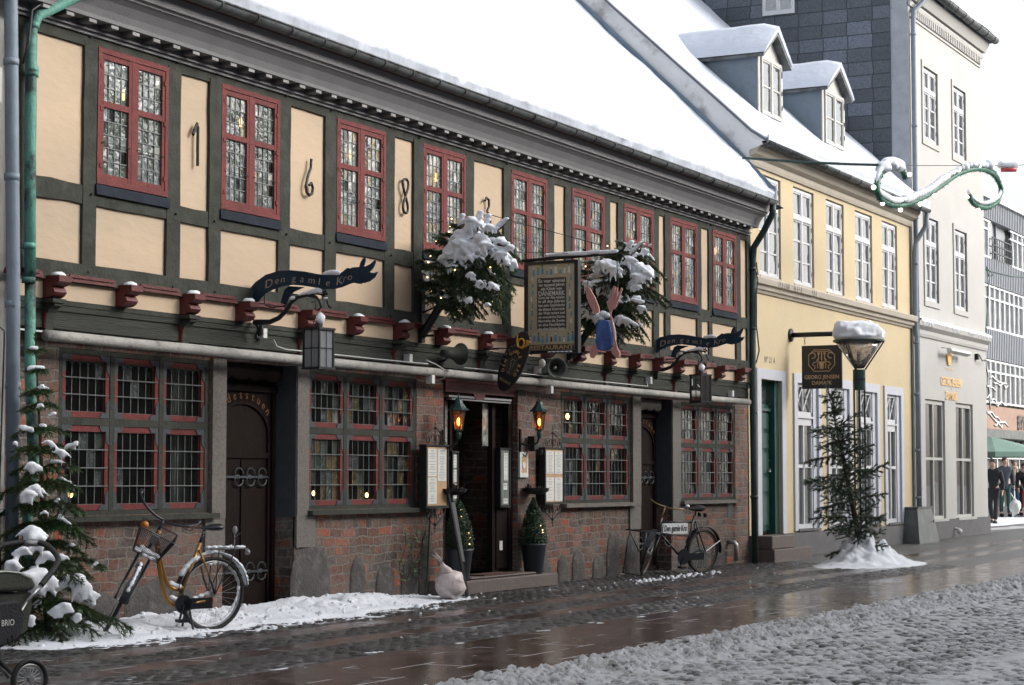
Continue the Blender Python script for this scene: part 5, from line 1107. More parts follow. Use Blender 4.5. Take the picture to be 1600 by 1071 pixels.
def hanging_lantern(x, y, ztop, label, opal=True):
    root = empty('hanging_lantern', (x, y, ztop), label, 'lantern', 'square lanterns under the ribbon signs')
    w_, h = .105, .40; r = math.radians(80 if opal else 68); c, s = math.cos(r), math.sin(r)
    R_ = lambda p: (x+p[0]*c-p[1]*s, y+p[0]*s+p[1]*c, ztop+p[2])
    f = MB(R_); zt = -.16; zb_ = zt-h
    for sx in (-1,1):
        for sy in (-1,1): f.box(sx*w_-.009,sx*w_+.009,sy*w_-.009,sy*w_+.009,zb_,zt)
    for z in (zt-.008, zb_-.004):
        f.box(-w_-.016,w_+.016,-w_-.016,w_+.016,z-.008,z+.014)
    for sx in (-1,1):
        f.box(sx*(w_+.002)-.002,sx*(w_+.002)+.002,-w_,w_,(zt+zb_)/2-.004,(zt+zb_)/2+.004); f.box(-w_,w_,sx*(w_+.002)-.002,sx*(w_+.002)+.002,(zt+zb_)/2-.004,(zt+zb_)/2+.004)
        f.box(sx*(w_+.004)-.002,sx*(w_+.004)+.002,-.003,.003,zb_,zt); f.box(-.003,.003,sx*(w_+.004)-.002,sx*(w_+.004)+.002,zb_,zt)
    f.lathe([(.045,zt),(.035,zt+.05),(.03,zt+.09),(.006,zt+.12)], (0,0,0), 8)
    f.tube([(.02,0,zt+.02),(.07,0,zt+.06),(.05,0,zt+.12),(0,0,zt+.16)], .006, 5); f.build('lantern_frame', M['iron'], root)
    g = MB(R_); w2 = w_-.004
    if opal: g.box(-w2,w2,-w2,w2,zb_+.012,zt-.012)
    else:
        for s0 in (-1,1): g.quad((s0*w2,-w2,zb_),(s0*w2,w2,zb_),(s0*w2,w2,zt),(s0*w2,-w2,zt)); g.quad((-w2,s0*w2,zb_),(w2,s0*w2,zb_),(w2,s0*w2,zt),(-w2,s0*w2,zt))
        t = MB(R_); t.box(-.035,.035,-.035,.035,zb_+.01,zt-.08); t.build('lamp_tube', M['whiteplastic'], root)
    g.build('lantern_glass', M['opal'] if opal else M['shade'], root, norm=False)
    s_ = MB(R_); s_.ball((-.02,0,zt+.10),.045,8,sz=1.5,lump=.4); s_.build('snow_cap', M['snow'], root, smooth=True)
b2 = aty(1022, 579, -.22)
h1 = ribbon_sign(17.5, _a[1], _a[2], 'dark ribbon sign with Gothic writing above the first arched door')
hanging_lantern(h1[0], h1[1], h1[2], 'square lantern with opal panes hanging over the golden bicycle and first arched door')
h2 = ribbon_sign(b2[0], -.22, b2[2]+.01, 'dark ribbon sign with Gothic writing near the inn corner, above the delivery bicycle')
hanging_lantern(h2[0], h2[1], h2[2], 'square clear-glass lantern with a white tube inside, hanging over the delivery bicycle', False)
# ================================================================== big hanging board
SX = 23.42
root = empty('hanging_text_board', (SX, -.3, 4.2), 'tall framed board with German text hanging from an iron arm over the entrance', 'sign')
ya, yb, z0, z1 = -.47, -1.17, 3.02, 4.14
f = MB(); f.box(SX-.045,SX+.045,yb-.03,yb+.02,z0-.03,z1+.03); f.box(SX-.045,SX+.045,ya-.02,ya+.03,z0-.03,z1+.03); f.box(SX-.045,SX+.045,yb+.02,ya-.02,z1-.01,z1+.03); f.box(SX-.045,SX+.045,yb+.02,ya-.02,z0-.03,z0+.01); f.build('board_frame', M['signblack'], root)
f = MB(); f.box(SX-.03,SX+.03,yb+.02,ya-.02,z0+.01,z1-.01); f.build('cream_board', M['cream'], root)
pa, pb, pz0, pz1 = -.62, -1.03, 3.30, 3.955
f = MB(); f.box(SX-.034,SX-.0305,pb,pa,pz0,pz1); f.box(SX-.033,SX-.0305,yb+.03,ya-.03,z0+.015,z0+.085); f.build('text_panel', M['textpanel'], root)
tx = MB(); lines = [('Es war einmal',.058),('vor tausend Jahren',.050),('ein König von',.050),('DÄNEMARK',.082),('Gorm der Alte genannt',.046),('In all den Jahren',.052),('hat sein Geschlecht',.048),('das älteste Königreich',.046),('der Welt regiert und',.048),('die gegenwärtige Königin',.044),('Margrethe die Zweite',.046),('ist eine Nachfahrin',.048),('des alten Königs Gorm',.046)]
z = pz1-.058; mid = (pa+pb)/2
for i, (s, sz) in enumerate(lines):
    text(tx, s, sz*1.05, side(SX-.0345, mid, z-(.012 if i == 3 else 0)), .0015, width=(.37 if s != 'ein König von' else .30), bold=.001); z -= .0495 if i not in (2,3) else .060 if i == 2 else .052
tx.build('white_text', M['paper'], root)
tx = MB(); text(tx, 'RESTAURANT', .075, side(SX-.0335, (ya+yb)/2, z0+.022), .002, width=.62, bold=.002); tx.build('restaurant_lettering', M['ochretext'], root)
ya_ = MB(); yb_ = MB(); yc_ = MB(); rr = random.Random(3)
def fig(cy, cz, h, mbs):
    m1 = mbs[0]; m1.prism([(SX-.031,cy-h*.16,cz),(SX-.031,cy+h*.16,cz),(SX-.031,cy+h*.08,cz+h*.75),(SX-.031,cy-h*.08,cz+h*.75)], (-.002,0,0)); mbs[1].lathe([(h*.09,0),(h*.09,-.002)], (SX-.0312,cy,cz+h*.87), 7, axis='x')
for k in range(11): y = lerp(ya-.05, yb+.05, k/10); fig(y, 3.13+rr.uniform(-.01,.02), rr.uniform(.08,.13), rr.choice([(ya_,yc_),(yb_,yc_),(yc_,yb_),(ya_,yb_)]))
for k in range(8): fig(ya-.075+rr.uniform(-.02,.02), 3.3+k*.09, rr.uniform(.05,.1), rr.choice([(ya_,yb_),(yc_,ya_),(ya_,yc_)])); fig(yb+.075+rr.uniform(-.02,.02), 3.28+k*.09, rr.uniform(.05,.1), rr.choice([(ya_,yb_),(yc_,ya_),(ya_,yc_)]))
for k in range(9): fig(lerp(ya-.1, yb+.1, k/8), 4.0+rr.uniform(-.01,.01), rr.uniform(.07,.12), rr.choice([(ya_,yc_),(yc_,ya_),(ya_,yb_)]))
ya_.build('painted_figures_blue', M['skyblue'], root); yb_.build('painted_figures_dark', M['signblack'], root); yc_.build('painted_figures_pale', M['paper'], root)
f = MB(); f.tube([(SX,-.25,4.19),(SX,-1.72,4.23)], .022, 8); f.tube([(SX,-1.72,4.23),(SX,-1.80,4.26),(SX,-1.84,4.32),(SX,-1.80,4.36),(SX,-1.76,4.33)], .012, 6); f.tube([(SX,-1.72,4.23),(SX,-1.80,4.20),(SX,-1.83,4.15),(SX,-1.79,4.12)], .012, 6); f.tube([(SX,-1.50,4.22),(SX,-1.50,4.36)], .010, 6)
for y in (-.55,-1.1): f.tube([(SX,y,4.2),(SX,y,4.15)], .012, 6)
f.box(SX-.03,SX+.03,-.30,-.26,4.05,4.35); f.build('iron_arm', M['iron'], root)
f = MB(); f.tube([(SX-.6,-.27,4.72),(SX,-1.50,4.34)], .005, 5); f.tube([(SX-.5,-.27,4.27),(SX,-1.1,4.26)], .004, 5); f.build('stay_wire', M['dkcable'], root)
s_ = MB(); y = -.75
while y > -1.74: s_.ball((SX,y,4.25+.015*noise.noise(Vector((y*6,0,0)))), .04, 8, sy=1.3, sz=.75, lump=.4); y -= .05
for k in range(6): s_.ball((SX-.05,-.80-k*.06,z0-.012), .016, 6, sy=2)
o = s_.build('snow_on_arm', M['snow'], root, smooth=True); remesh(o, .012, 2)
# ================================================================== knife-and-fork figure
root = empty('cutlery_figure', (SX, -1.5, 3.4), 'pink wooden knife-and-fork figure with blue belly hanging beside the text board', 'sign')
def XP(px_, py_, w=0): p = atx(px_, py_, SX); return (SX-w, p[1], p[2])
b = MB(); bl = [(934,502),(945,500),(953,503),(957,520),(957,540),(952,547),(943,549),(934,545),(931,535),(932,518)]
b.prism([XP(x, y, .03) for x, y in bl], (.05,0,0)); o = b.build('blue_belly', M['bluewood'], root); k_ = o.modifiers.new('b','BEVEL'); k_.width = .012; k_.segments = 2
b = MB(); b.prism([XP(x+4, y, -.022) for x, y in bl], (.012,0,0)); b.build('white_back_layer', M['white'], root)
b = MB(); b.prism([XP(x, y, .012) for x, y in ((915,450),(918,448),(922,451),(930,465),(936,480),(937,490),(930,492),(922,478),(917,465))], (.02,0,0)); b.build('knife_arm', M['pink'], root)
b = MB(); fk = [(951,497),(954,497),(956,486),(961,482),(965,474),(973,452),(971,450),(963,470),(966,450),(963.5,449),(957,469),(962,448),(959,447),(952,468),(950,474),(950,481),(953,486)]
b.prism([XP(x, y, .012) for x, y in fk], (.02,0,0)); b.build('fork_arm', M['pink'], root)
for nm, pts in (('left_leg', ((930,537),(936,545),(934,552),(928,560),(923,559),(922,551),(926,542))), ('right_leg', ((955,545),(961,538),(965,545),(969,552),(969,559),(964,560),(957,553)))):
    b = MB(); b.prism([XP(x, y, .012) for x, y in pts], (.02,0,0)); b.build('wooden_leg', M['pink'], root)
b = MB(); b.prism([XP(x, y, .005) for x, y in ((952,490),(956,495),(962,532),(966,548),(962,540),(955,505))], (.012,0,0)); b.build('wooden_back', M['pink'], root)
ch = MB()
for (x0, y0), (x1, y1) in (((920,407),(918,450)), ((964,402),(966,450))):
    for k in range(8):
        p = Vector(XP(lerp(x0,x1,k/8), lerp(y0,y1,k/8))); q = Vector(XP(lerp(x0,x1,(k+.9)/8), lerp(y0,y1,(k+.9)/8))); off = Vector((.010,0,0)) if k % 2 else Vector((0,.010,0)); ch.tube([p, (p+q)/2+off, q], .004, 5); ch.tube([p, (p+q)/2-off, q], .004, 5)
ch.build('chain', M['iron'], root)
s_ = MB()
for x, y, r in ((936,494,.05),(943,491,.055),(949,493,.05),(940,498,.04)): s_.ball(XP(x,y,.01), r, 8, sx=.8, sz=.75, lump=.3)
s_.build('snow_cap', M['snow'], root, smooth=True)
# ================================================================== oval sign
X0 = 22.75
root = empty('oval_sign', (X0, -.55, 2.85), 'dark oval sign with golden post horn and lettering above the entrance', 'sign')
c = Vector(atx(803, 565, X0)); tp = Vector(atx(822, 521, X0)); ax = (tp-c); La = ax.length*1.04; ax.normalize(); tr = Vector((0,-ax.z,ax.y)) if True else None
if tr.y > 0: tr = -tr
face = Vector((-1,0,0)); Wd = .185; tw = Matrix.Rotation(math.radians(-14), 3, 'Z'); 
OP = lambda u, v, w_=0: tuple(c+ax*v+tw@(tr*u)+face*w_)
b = MB(); b.prism([OP(Wd*math.cos(t), La*math.sin(t), .012) for t in [k*math.pi/18 for k in range(36)]], (.03,0,0)); b.build('oval_board', M['signblack'], root)
b = MB(); b.prism([OP(.09*math.cos(t), -.06+.13*math.sin(t), .014) for t in [k*math.pi/10 for k in range(20)]], (-.003,0,0)); b.build('oval_centre', M['textpanel'], root)
g = MB(); g.tube([OP(.05*math.cos(t), La*.62+.055*math.sin(t), .02) for t in [k*math.pi/8 for k in range(17)]], .013, 6); g.tube([OP(-.10,La*.80,.02), OP(-.07,La*.60,.02), OP(-.02,La*.48,.02), OP(.05,La*.50,.02), OP(.10,La*.66,.02), OP(.10,La*.80,.02)], [.012,.012,.014,.016,.022,.034], 6); g.build('post_horn', M['gold'], root)
tx = MB()
def arc_text(word, rx, rz, a0, a1, sz, cv=-.06):
    for i, chh in enumerate(word):
        if chh == ' ': continue
        t = math.radians(lerp(a0, a1, i/(len(word)-1))); rot = math.atan2(rz*math.cos(t), -rx*math.sin(t))+math.pi
        text(tx, chh, sz, lambda u, v, w_, t=t, rot=rot: OP(rx*math.cos(t)+u*math.cos(rot)-v*math.sin(rot), cv+rz*math.sin(t)+u*math.sin(rot)+v*math.cos(rot), .014+w_), .003, bold=.002)
arc_text('DEN GAMLE KRO', .095, .165, 215, -25, .062)
tx.build('golden_lettering', M['ochretext'], root)
tx = MB(); text(tx, 'RESTAURANT', .05, lambda u, v, w_: OP(u, v-La*.72, .014+w_), .003, width=.19); tx.build('small_lettering', M['ochretext'], root)
tx = MB(); arc_text('VINSTUE', .145, .26, 190, 100, .045); tx.build('pale_lettering', M['dentil'], root)
tx = MB(); tx.tube([OP(-.03,.02,.018),OP(.03,.02,.018),OP(.02,-.06,.018),OP(0,-.08,.018),OP(-.02,-.06,.018),OP(-.03,.02,.018)], .004, 5); tx.tube([OP(0,-.08,.018),OP(0,-.15,.018)], .004, 5); tx.tube([OP(-.03,-.155,.018),OP(.03,-.155,.018)], .004, 5); tx.build('painted_glass_outline', M['dentil'], root)
b = MB(); b.tube([(X0,-.05,3.04),OP(0,.18,-.03),OP(.2,.18,-.03)], .008, 5); b.tube([(X0-.4,-.06,2.98),(X0,-.4,3.02)], .006, 5); b.build('sign_rod', M['iron'], root)
# ================================================================== horn loudspeakers and round spotlight
def horn(p, d, label, nm, mat_):
    d = Vector(d).normalized(); p = Vector(p); root = empty('horn_loudspeaker', p, label, 'loudspeaker'); q = d.to_track_quat('Z', 'Y').to_matrix()
    b = MB(lambda v: p+q@Vector(v)); b.lathe([(.045,-.16),(.055,-.06),(.055,-.05),(.07,.02),(.12,.15),(.135,.155),(.13,.15),(.06,.04),(.05,.0)], (0,0,0), 18); b.build('horn', M[mat_], root, smooth=True)
    b = MB(lambda v: p+q@Vector(v)); b.ball((0,0,.05), .035, 10); b.build('horn_core', M['chrome'], root, smooth=True)
    b = MB(); b.tube([p, (p.x, p.y+.1, p.z-.08), (p.x, -.2, p.z-.1)], .015, 6); b.build('mount', M['iron'], root)
a_ = aty(868, 575, -.45); horn((a_[0],-.43,a_[2]), (-.75,-.62,-.05), 'round horn loudspeaker with shiny core facing left beside the oval sign', 'a', 'cabinet')
a_ = aty(706, 553, -.4); horn((a_[0],-.40,a_[2]), (.95,-.25,.02), 'dark horn loudspeaker facing right under the left fir bracket', 'b', 'board')
b = MB(); p = aty(847, 568, -.38); root = empty('wall_spotlight', p, 'small round white reflector lamp on a stalk beside the round horn loudspeaker', 'lamp'); b.ball(p, .05, 12, sx=.55, sz=1.15); b.build('reflector', M['whiteplastic'], root, smooth=True); b = MB(); b.tube([(p[0],p[1],p[2]-.03),(p[0]+.02,-.24,p[2]-.14)], .014, 6); b.build('stalk', M['whiteplastic'], root)
# ================================================================== entrance lanterns
def entry_lantern(x, y, z, wy, label, wx):
    root = empty('wall_lantern', (x, y, z), label, 'lantern', 'lit lanterns beside the entrance')
    b = MB(); b.lathe([(.012,.36),(.006,.45)], (x,y,z), 6); b.lathe([(.0,.40),(.03,.385),(.045,.37),(.055,.34),(.10,.28),(.13,.255),(.13,.245),(.09,.245),(.085,.24)], (x,y,z), 8); b.lathe([(.055,.0),(.06,.015),(.045,.02)], (x,y,z), 8); b.lathe([(.02,-.10),(.035,-.05),(.03,.0)], (x,y,z), 8)
    for k in range(4): t = math.pi/4+k*math.pi/2; b.tube([(x+.05*math.cos(t),y+.05*math.sin(t),z+.01),(x+.088*math.cos(t),y+.088*math.sin(t),z+.25)], .006, 4)
    b.build('lantern_frame', M['postgreen'], root)
    g = MB(); g.lathe([(.048,.02),(.082,.24)], (x,y,z), 8); g.build('lantern_glass', M['lampglass'], root, norm=False)
    g = MB(); g.ball((x,y,z+.11), .022, 8, sz=2.2); g.build('flame_bulb', M['lamplit'], root, smooth=True)
    b = MB(); b.tube([(x,y,z-.08),(x,y+.03,z-.16),(x,(y+wy)/2,z-.21),(x+(wx-x)*.7,wy+.02,z-.16),(wx,wy,z-.10)], .013, 6); b.tube([(wx,wy,z+.02),(wx,wy,z-.30)], .022, 6); b.tube([(wx,wy,z-.28),(wx+.06,wy-.05,z-.34),(wx+.12,wy-.06,z-.25)], .010, 6); b.build('lantern_arm', M['iron'], root)
entry_lantern(21.80, -.34, 1.98, -.03, 'lit hexagonal lantern left of the inn entrance, hanging in front of the door jamb', 21.98)
entry_lantern(24.02, -.34, 2.03, -.06, 'lit hexagonal lantern right of the inn entrance, on the brick pier', 24.02)
p = (24.25,-.14,1.86); l = MB(); l.box(p[0]-.05,p[0]+.05,p[1]-.04,p[1]+.06,p[2]-.1,p[2]+.1); l.lathe([(.035,-.02),(.045,.05)], (p[0]+.05,p[1]-.07,p[2]-.12), 10); tag(l.build('motion_sensor', M['iron'], None), 'small dark box with a round sensor below the right entrance lantern', 'sensor')
# ================================================================== menu cases with scrollwork
def menu_case(x0, x1, z0, z1, y, label, scroll=True, pages=((.05,.48,.5,.97),(.05,.48,.03,.48),(.53,.95,.42,.97)), thing_='menu_case', deep=.08):
    root = empty(thing_, ((x0+x1)/2, y, z0), label, 'menu case', 'glazed menu cases beside the entrance'); W = x1-x0; H = z1-z0
    b = MB(); b.box(x0,x1,y,y+deep,z0,z1); b.box(x0-.01,x1+.01,y-.02,y+deep,z1,z1+.02); b.box(x0,x0+.03,y-.015,y,z0,z1); b.box(x1-.03,x1,y-.015,y,z0,z1); b.box(x0+.03,x1-.03,y-.015,y,z0,z0+.03); b.build('case_frame', M['iron'], root)
    g = MB(); g.box(x0+.03,x1-.03,y-.004,y-.001,z0+.03,z1-.01); g.build('case_back', M['ochretext'] if scroll else M['curtaindim'], root)
    pg = MB(); tx = MB()
    for i, (a, b_, c, d) in enumerate(pages):
        X0_, X1_, Z0_, Z1_ = x0+.03+(W-.06)*a, x0+.03+(W-.06)*b_, z0+.03+(H-.04)*c, z0+.03+(H-.04)*d
        pg.box(X0_,X1_,y-.009,y-.005,Z0_,Z1_); zz = Z1_-.04
        text(tx, 'MENU', .03, front((X0_+X1_)/2, y-.0095, Z1_-.035), .001)
        while zz > Z0_+.03: 
            zz -= .019; w_ = U(.3,.8)*(X1_-X0_); cx = (X0_+X1_)/2
            if random.random() < .8: tx.box(cx-w_/2,cx+w_/2,y-.0105,y-.0095,zz,zz+.005)
    pg.build('menu_page', M['paper'], root); tx.build('printed_text', M['dentil'], root)
    if scroll:
        s = MB(); cx = (x0+x1)/2; ys = y+.02
        for sgn, base in ((1, z1+.02), (-1, z0)):
            for sx in (-1, 1):
                s.tube([(cx+sx*(W*.32+.055*math.cos(t)*(1-t/14)), ys, base+sgn*(.05+.05*math.sin(t)*(1-t/14))) for t in [k*.6 for k in range(13)]], .006, 5)
                s.tube([(cx+sx*(.06+.04*math.cos(t)), ys, base+sgn*(.07+.05*math.sin(t))) for t in [k*.6 for k in range(10)]], .006, 5)
                s.tube([(cx+sx*W*.5, ys, base),(cx+sx*W*.35, ys, base+sgn*.11),(cx+sx*.10, ys, base+sgn*.16),(cx, ys, base+sgn*.22)], .006, 5)
            s.tube([(cx,ys,base),(cx,ys,base+sgn*.30)], [.008,.003], 5); s.ball((cx,ys,base+sgn*.20), .022, 6)
            for q in (.22,.26): s.tube([(cx-.04,ys,base+sgn*(q-.02)),(cx,ys,base+sgn*q),(cx+.04,ys,base+sgn*(q-.02))], .005, 4)
        s.build('scrollwork', M['iron'], root)
menu_case(21.30,21.86,1.05,1.79,-.16,'wide black menu case with scrollwork and three pages above the leaning easel')
menu_case(24.55,25.15,1.06,1.80,-.15,'black scrollwork menu case with four white pages beside the framed orange notice', pages=((.04,.47,.54,.97),(.04,.47,.02,.47),(.52,.96,.54,.97),(.52,.96,.02,.47)))
menu_case(22.06,22.22,1.1,1.72,-.10,'narrow menu case with stacked notices at the door jamb behind the wide menu case', False, pages=((.05,.95,.70,.97),(.05,.95,.40,.66),(.05,.95,.05,.36)))
menu_case(23.50,23.80,1.03,1.78,-.02,'narrow menu case on the dark open door leaf', False, pages=((.35,.80,.45,.95),(.30,.75,.28,.40),(.3,.8,.03,.12)))
b = MB(); x, y, z = 23.97, -.085, 1.42; root = empty('framed_notice', (x, y, z), 'small white framed orange notice on the brick pier right of the entrance', 'notice'); b.box(x,x+.24,y,y+.03,z,z+.33); b.build('notice_board', M['paper'], root); b = MB(); b.box(x+.05,x+.19,y-.004,y,z+.06,z+.27); b.build('notice_picture', M['ochretext'], root); b = MB(); b.lathe([(.045,0),(.045,-.006)], (x+.10,y-.004,z+.16), 10, axis='y'); b.build('notice_mark', M['paper'], root)
for x, lab in ((21.9,'wall-mounted black iron candle tray left of the entrance, under the menu case'),(24.2,'wall-mounted black iron candle tray right of the entrance, above the right topiary')):
    root = empty('iron_candle_tray', (x, -.12, 1.25), lab, 'candle tray', 'iron trays beside the entrance'); b = MB(); b.lathe([(.10,-.05),(.17,-.01),(.18,.03),(.16,.03),(.09,-.03)], (x,-.2,1.25), 12); b.tube([(x,-.03,1.30),(x,-.2,1.2)], .014, 6); b.tube([(x-.2,-.03,1.4),(x-.2,-.03,1.1)], .016, 6); b.build('tray', M['iron'], root)
    b = MB(); [b.lathe([(.02,.03),(.02,U(.05,.09))], (x+.11*math.cos(t), -.2+.11*math.sin(t), 1.25), 7) for t in (0,1.2,2.5,3.8,5)]; b.build('tray_candles', M['iron'], root)
# ================================================================== square shop sign, perpendicular to the yellow wall
X = 34.95; root = empty('hanging_shop_sign', (X, -.5, 3.5), 'square black sign with gold emblem hanging from a round arm on the yellow wall', 'sign')
b = MB(); b.tube([(X,0,3.97),(X,-1.03,3.97)], .045, 10); b.lathe([(.12,0),(.12,-.03)], (X,-.002,3.97), 18, axis='y'); b.build('round_arm', M['iron'], root, smooth=True)
b = MB()
for y in (-.27,-.92):
    for k in range(3): b.tube([(X+(.015 if k%2 else 0),y+(0 if k%2 else .015),3.92-k*.045),(X,y,3.88-k*.045),(X-(.015 if k%2 else 0),y-(0 if k%2 else .015),3.92-k*.045)], .006, 5)
b.build('sign_chain', M['iron'], root)
b = MB(); b.box(X-.02,X+.02,-.96,-.22,3.0,3.77); b.build('sign_board', M['signblack'], root)
g = MB(); cy, cz = -.59, 3.50; sp_ = lambda u, v, w_=0: (X-.022-w_, cy-u, cz+v)
oc = [(a_*(1 if True else 1), b_) for a_, b_ in ((-.24,-.08),(-.24,.10),(-.14,.19),(.14,.19),(.24,.10),(.24,-.08),(.14,-.19),(-.14,-.19),(-.24,-.08))]
g.tube([sp_(a_, b_, .002) for a_, b_ in oc], .008, 5)
for s in (-1, 1):
    g.tube([sp_(s*(.165+.05*math.cos(t)), .09+.05*math.sin(t), .002) for t in [.6+k*.45 for k in range(11)]], .010, 5)
    g.tube([sp_(s*.06,.15,.002), sp_(s*.055,.05,.002), sp_(s*.07,-.02,.002), sp_(s*.14,-.03,.002), sp_(s*.17,-.07,.002), sp_(s*.12,-.10,.002), sp_(s*.13,-.15,.002)], .009, 5)
    g.tube([sp_(s*.05,-.02,.002), sp_(s*.08,-.07,.002), sp_(s*.07,-.14,.002)], .008, 5); g.lathe([(.024,0),(.024,-.006)], sp_(s*.055,.125), 10, axis='x'); g.tube([sp_(s*.05,.05,.002), sp_(s*.09,.0,.002)], .012, 5)
g.prism([sp_(a_, b_) for a_, b_ in ((-.045,-.02),(.045,-.02),(.03,-.15),(-.03,-.15))], (-.006,0,0)); g.tube([sp_(-.14,.16,.002), sp_(.14,.16,.002)], .008, 5); g.tube([sp_(0,.16,.002), sp_(0,.0,.002)], .011, 5)
g.build('gold_emblem', M['ochretext'], root)
tx = MB(); text(tx, 'GEORG JENSEN', .095, side(X-.021, cy, 3.175), .003, width=.64, bold=.002); text(tx, 'DAMASK', .095, side(X-.021, cy, 3.07), .003, width=.37, bold=.002); tx.build('gold_lettering', M['ochretext'], root)
# ================================================================== lamp post
LX, LY = 32.75, -1.95; gz = 0
root = empty('street_lamp', (LX, LY, gz), 'dark green street lamp with a funnel-shaped clear head carrying a thick snow cap', 'street lamp')
b = MB()
for k in range(4): t = k*math.pi/2+.35; b.tube([(LX+.085*math.cos(t),LY+.085*math.sin(t),0),(LX+.085*math.cos(t),LY+.085*math.sin(t),3.1)], .016, 8)
for z0_, z1_ in ((2.86,3.02),(3.05,3.20),(0,.5),(1.5,1.56)): b.lathe([(.105,z0_),(.105,z1_)], (LX,LY,0), 12)
b.lathe([(.075,3.0),(.075,3.06)], (LX,LY,0), 12); b.build('lamp_column', M['postgreen'], root)
b = MB()
for k in range(3): t = k*2*math.pi/3+.75; b.tube([(LX+.10*math.cos(t),LY+.10*math.sin(t),3.20),(LX+.41*math.cos(t),LY+.41*math.sin(t),3.66)], .014, 6)
b.lathe([(.415,3.66),(.425,3.66),(.425,3.69),(.415,3.69)], (LX,LY,0), 28); b.build('lamp_head_frame', M['postgreen'], root)
g = MB(); g.lathe([(.08,3.22),(.39,3.665)], (LX,LY,0), 24); g.build('lamp_glass', M['shade'], root, smooth=True, norm=False)
g = MB(); g.lathe([(.40,3.672),(.40,3.70)], (LX,LY,0), 24); g.lathe([(.16,3.62),(.16,3.67)], (LX,LY,0), 12); g.lathe([(.035,3.30),(.035,3.5)], (LX,LY,0), 10); g.build('lamp_top', M['opalwhite'], root)
s_ = MB()
for k in range(26):
    t = U(0, 6.283); r = .36*math.sqrt(U(0,1)); s_.ball((LX+r*math.cos(t), LY+r*math.sin(t), 3.76+.10*(1-(r/.45)**2)), U(.09,.15), 8, lump=.4)
s_.ball((LX,LY,3.73),.42,16,sz=.22,lump=.15)
for q in ((-.10,.12),(.13,-.12),(-.2,.22),(.0,.0)): s_.ball((LX+q[0],LY+q[1],3.87),.15,10,lump=.4)
o = s_.build('snow_cap', M['snow'], root, smooth=True); remesh(o, .03, 2)
# ================================================================== festive street garland
def pix_path(pts, Y, seg=6):
    P = [Vector(aty(x, y, Y)) for x, y in pts]; out = []
    for i in range(len(P)-1):
        p0, p1, p2, p3 = P[max(i-1,0)], P[i], P[i+1], P[min(i+2,len(P)-1)]
        for k in range(seg):
            t = k/seg; out.append(.5*((2*p1)+(-p0+p2)*t+(2*p0-5*p1+4*p2-p3)*t*t+(-p0+3*p1-3*p2+p3)*t**3))
    out.append(P[-1]); return out
GY = -3.0
gp = [(1414,278),(1410,268),(1402,264),(1392,262),(1382,266),(1375,274),(1371,285),(1370,297),(1375,310),(1385,318),(1398,322),(1412,321),(1430,315),(1450,305),(1468,292),(1485,280),(1500,271),(1520,265),(1538,266),(1552,273),(1560,284),(1564,297),(1561,311),(1553,320),(1540,325),(1528,323),(1519,316),(1514,307)]
path = pix_path(gp, GY, 5)
root = empty('christmas_garland', path[60], 'S-shaped green tinsel garland with bulbs and snow hanging over the street beside the grey house', 'garland')
b = MB(); b.tube(path, .042, 8)
for i in range(len(path)*34):
    k = random.randrange(len(path)-1); p = path[k].lerp(path[k+1], random.random()); d = Vector((U(-1,1),U(-1,1),U(-1,1))).normalized(); q = d.orthogonal()*.015; e_ = p+d*U(.045,.08); b.add([p+q, p-q, e_], [(0,1,2)])
b.build('tinsel', M['garland'], root, norm=False)
s_ = MB()
for i, p in enumerate(path):
    th = .046+.03*noise.noise(p*1.5); 
    if 55 < i < 74 : th = .075
    tan = (path[min(i+1,len(path)-1)]-path[max(i-1,0)]).normalized(); up = 1-abs(tan.z)*.8
    s_.ball(p+Vector((0,0,.045+.05*up)), max(.03, th*up+.02), 7, sz=1.0, lump=.3)
for (x, y, r) in ((1380,262,.14),(1392,256,.16),(1402,260,.13),(1508,262,.10),(1545,258,.12),(1537,258,.09),(1520,258,.08)): s_.ball(aty(x,y,GY), r, 8, sz=.8, lump=.4)
o = s_.build('snow_on_garland', M['snow'], root, smooth=True); remesh(o, .03, 2)
for i, (x, y) in enumerate(((1365,293),(1379,318),(1407,328),(1438,319),(1460,306),(1421,273),(1473,279),(1498,266),(1530,259),(1511,308),(1528,328))):
    b = MB(); b.ball(aty(x,y,GY), .036, 14); b.build('bulb', M['garlandbulb'], root, smooth=True)
def cable(pts, Y, r, nm, label, cat, mat_='cable', Ys=None):
    P = [Vector(aty(x, y, (Ys[i] if Ys else Y))) for i, (x, y) in enumerate(pts)]; b = MB(); b.tube(P, r, 6); return tag(b.build(nm, M[mat_], None, smooth=True), label, cat)
cable([(1160,247),(1200,250),(1260,254),(1330,257),(1372,258)], 0, .022, 'decoration_cable', 'snow-dusted green cable from the inn roof corner to the street garland', 'cable', Ys=[-.6,-1.0,-1.7,-2.5,-3])
cable([(1372,258),(1450,259),(1560,259),(1575,262),(1640,250)], GY, .007, 'support_wire', 'thin dark wire carrying the garland across the sky', 'wire', 'dkcable')
cable([(1541,421),(1547,424),(1580,432),(1610,434)], 4, .03, 'street_cable', 'green cable with a tied loop at the corner before the modern building', 'cable')
cable([(1541,417),(1546,424),(1552,430),(1545,432),(1542,421),(1544,440),(1543,480),(1541,505),(1540,520)], 4, .018, 'cable_tail', 'green cable tail dangling down along the grey house corner', 'cable')
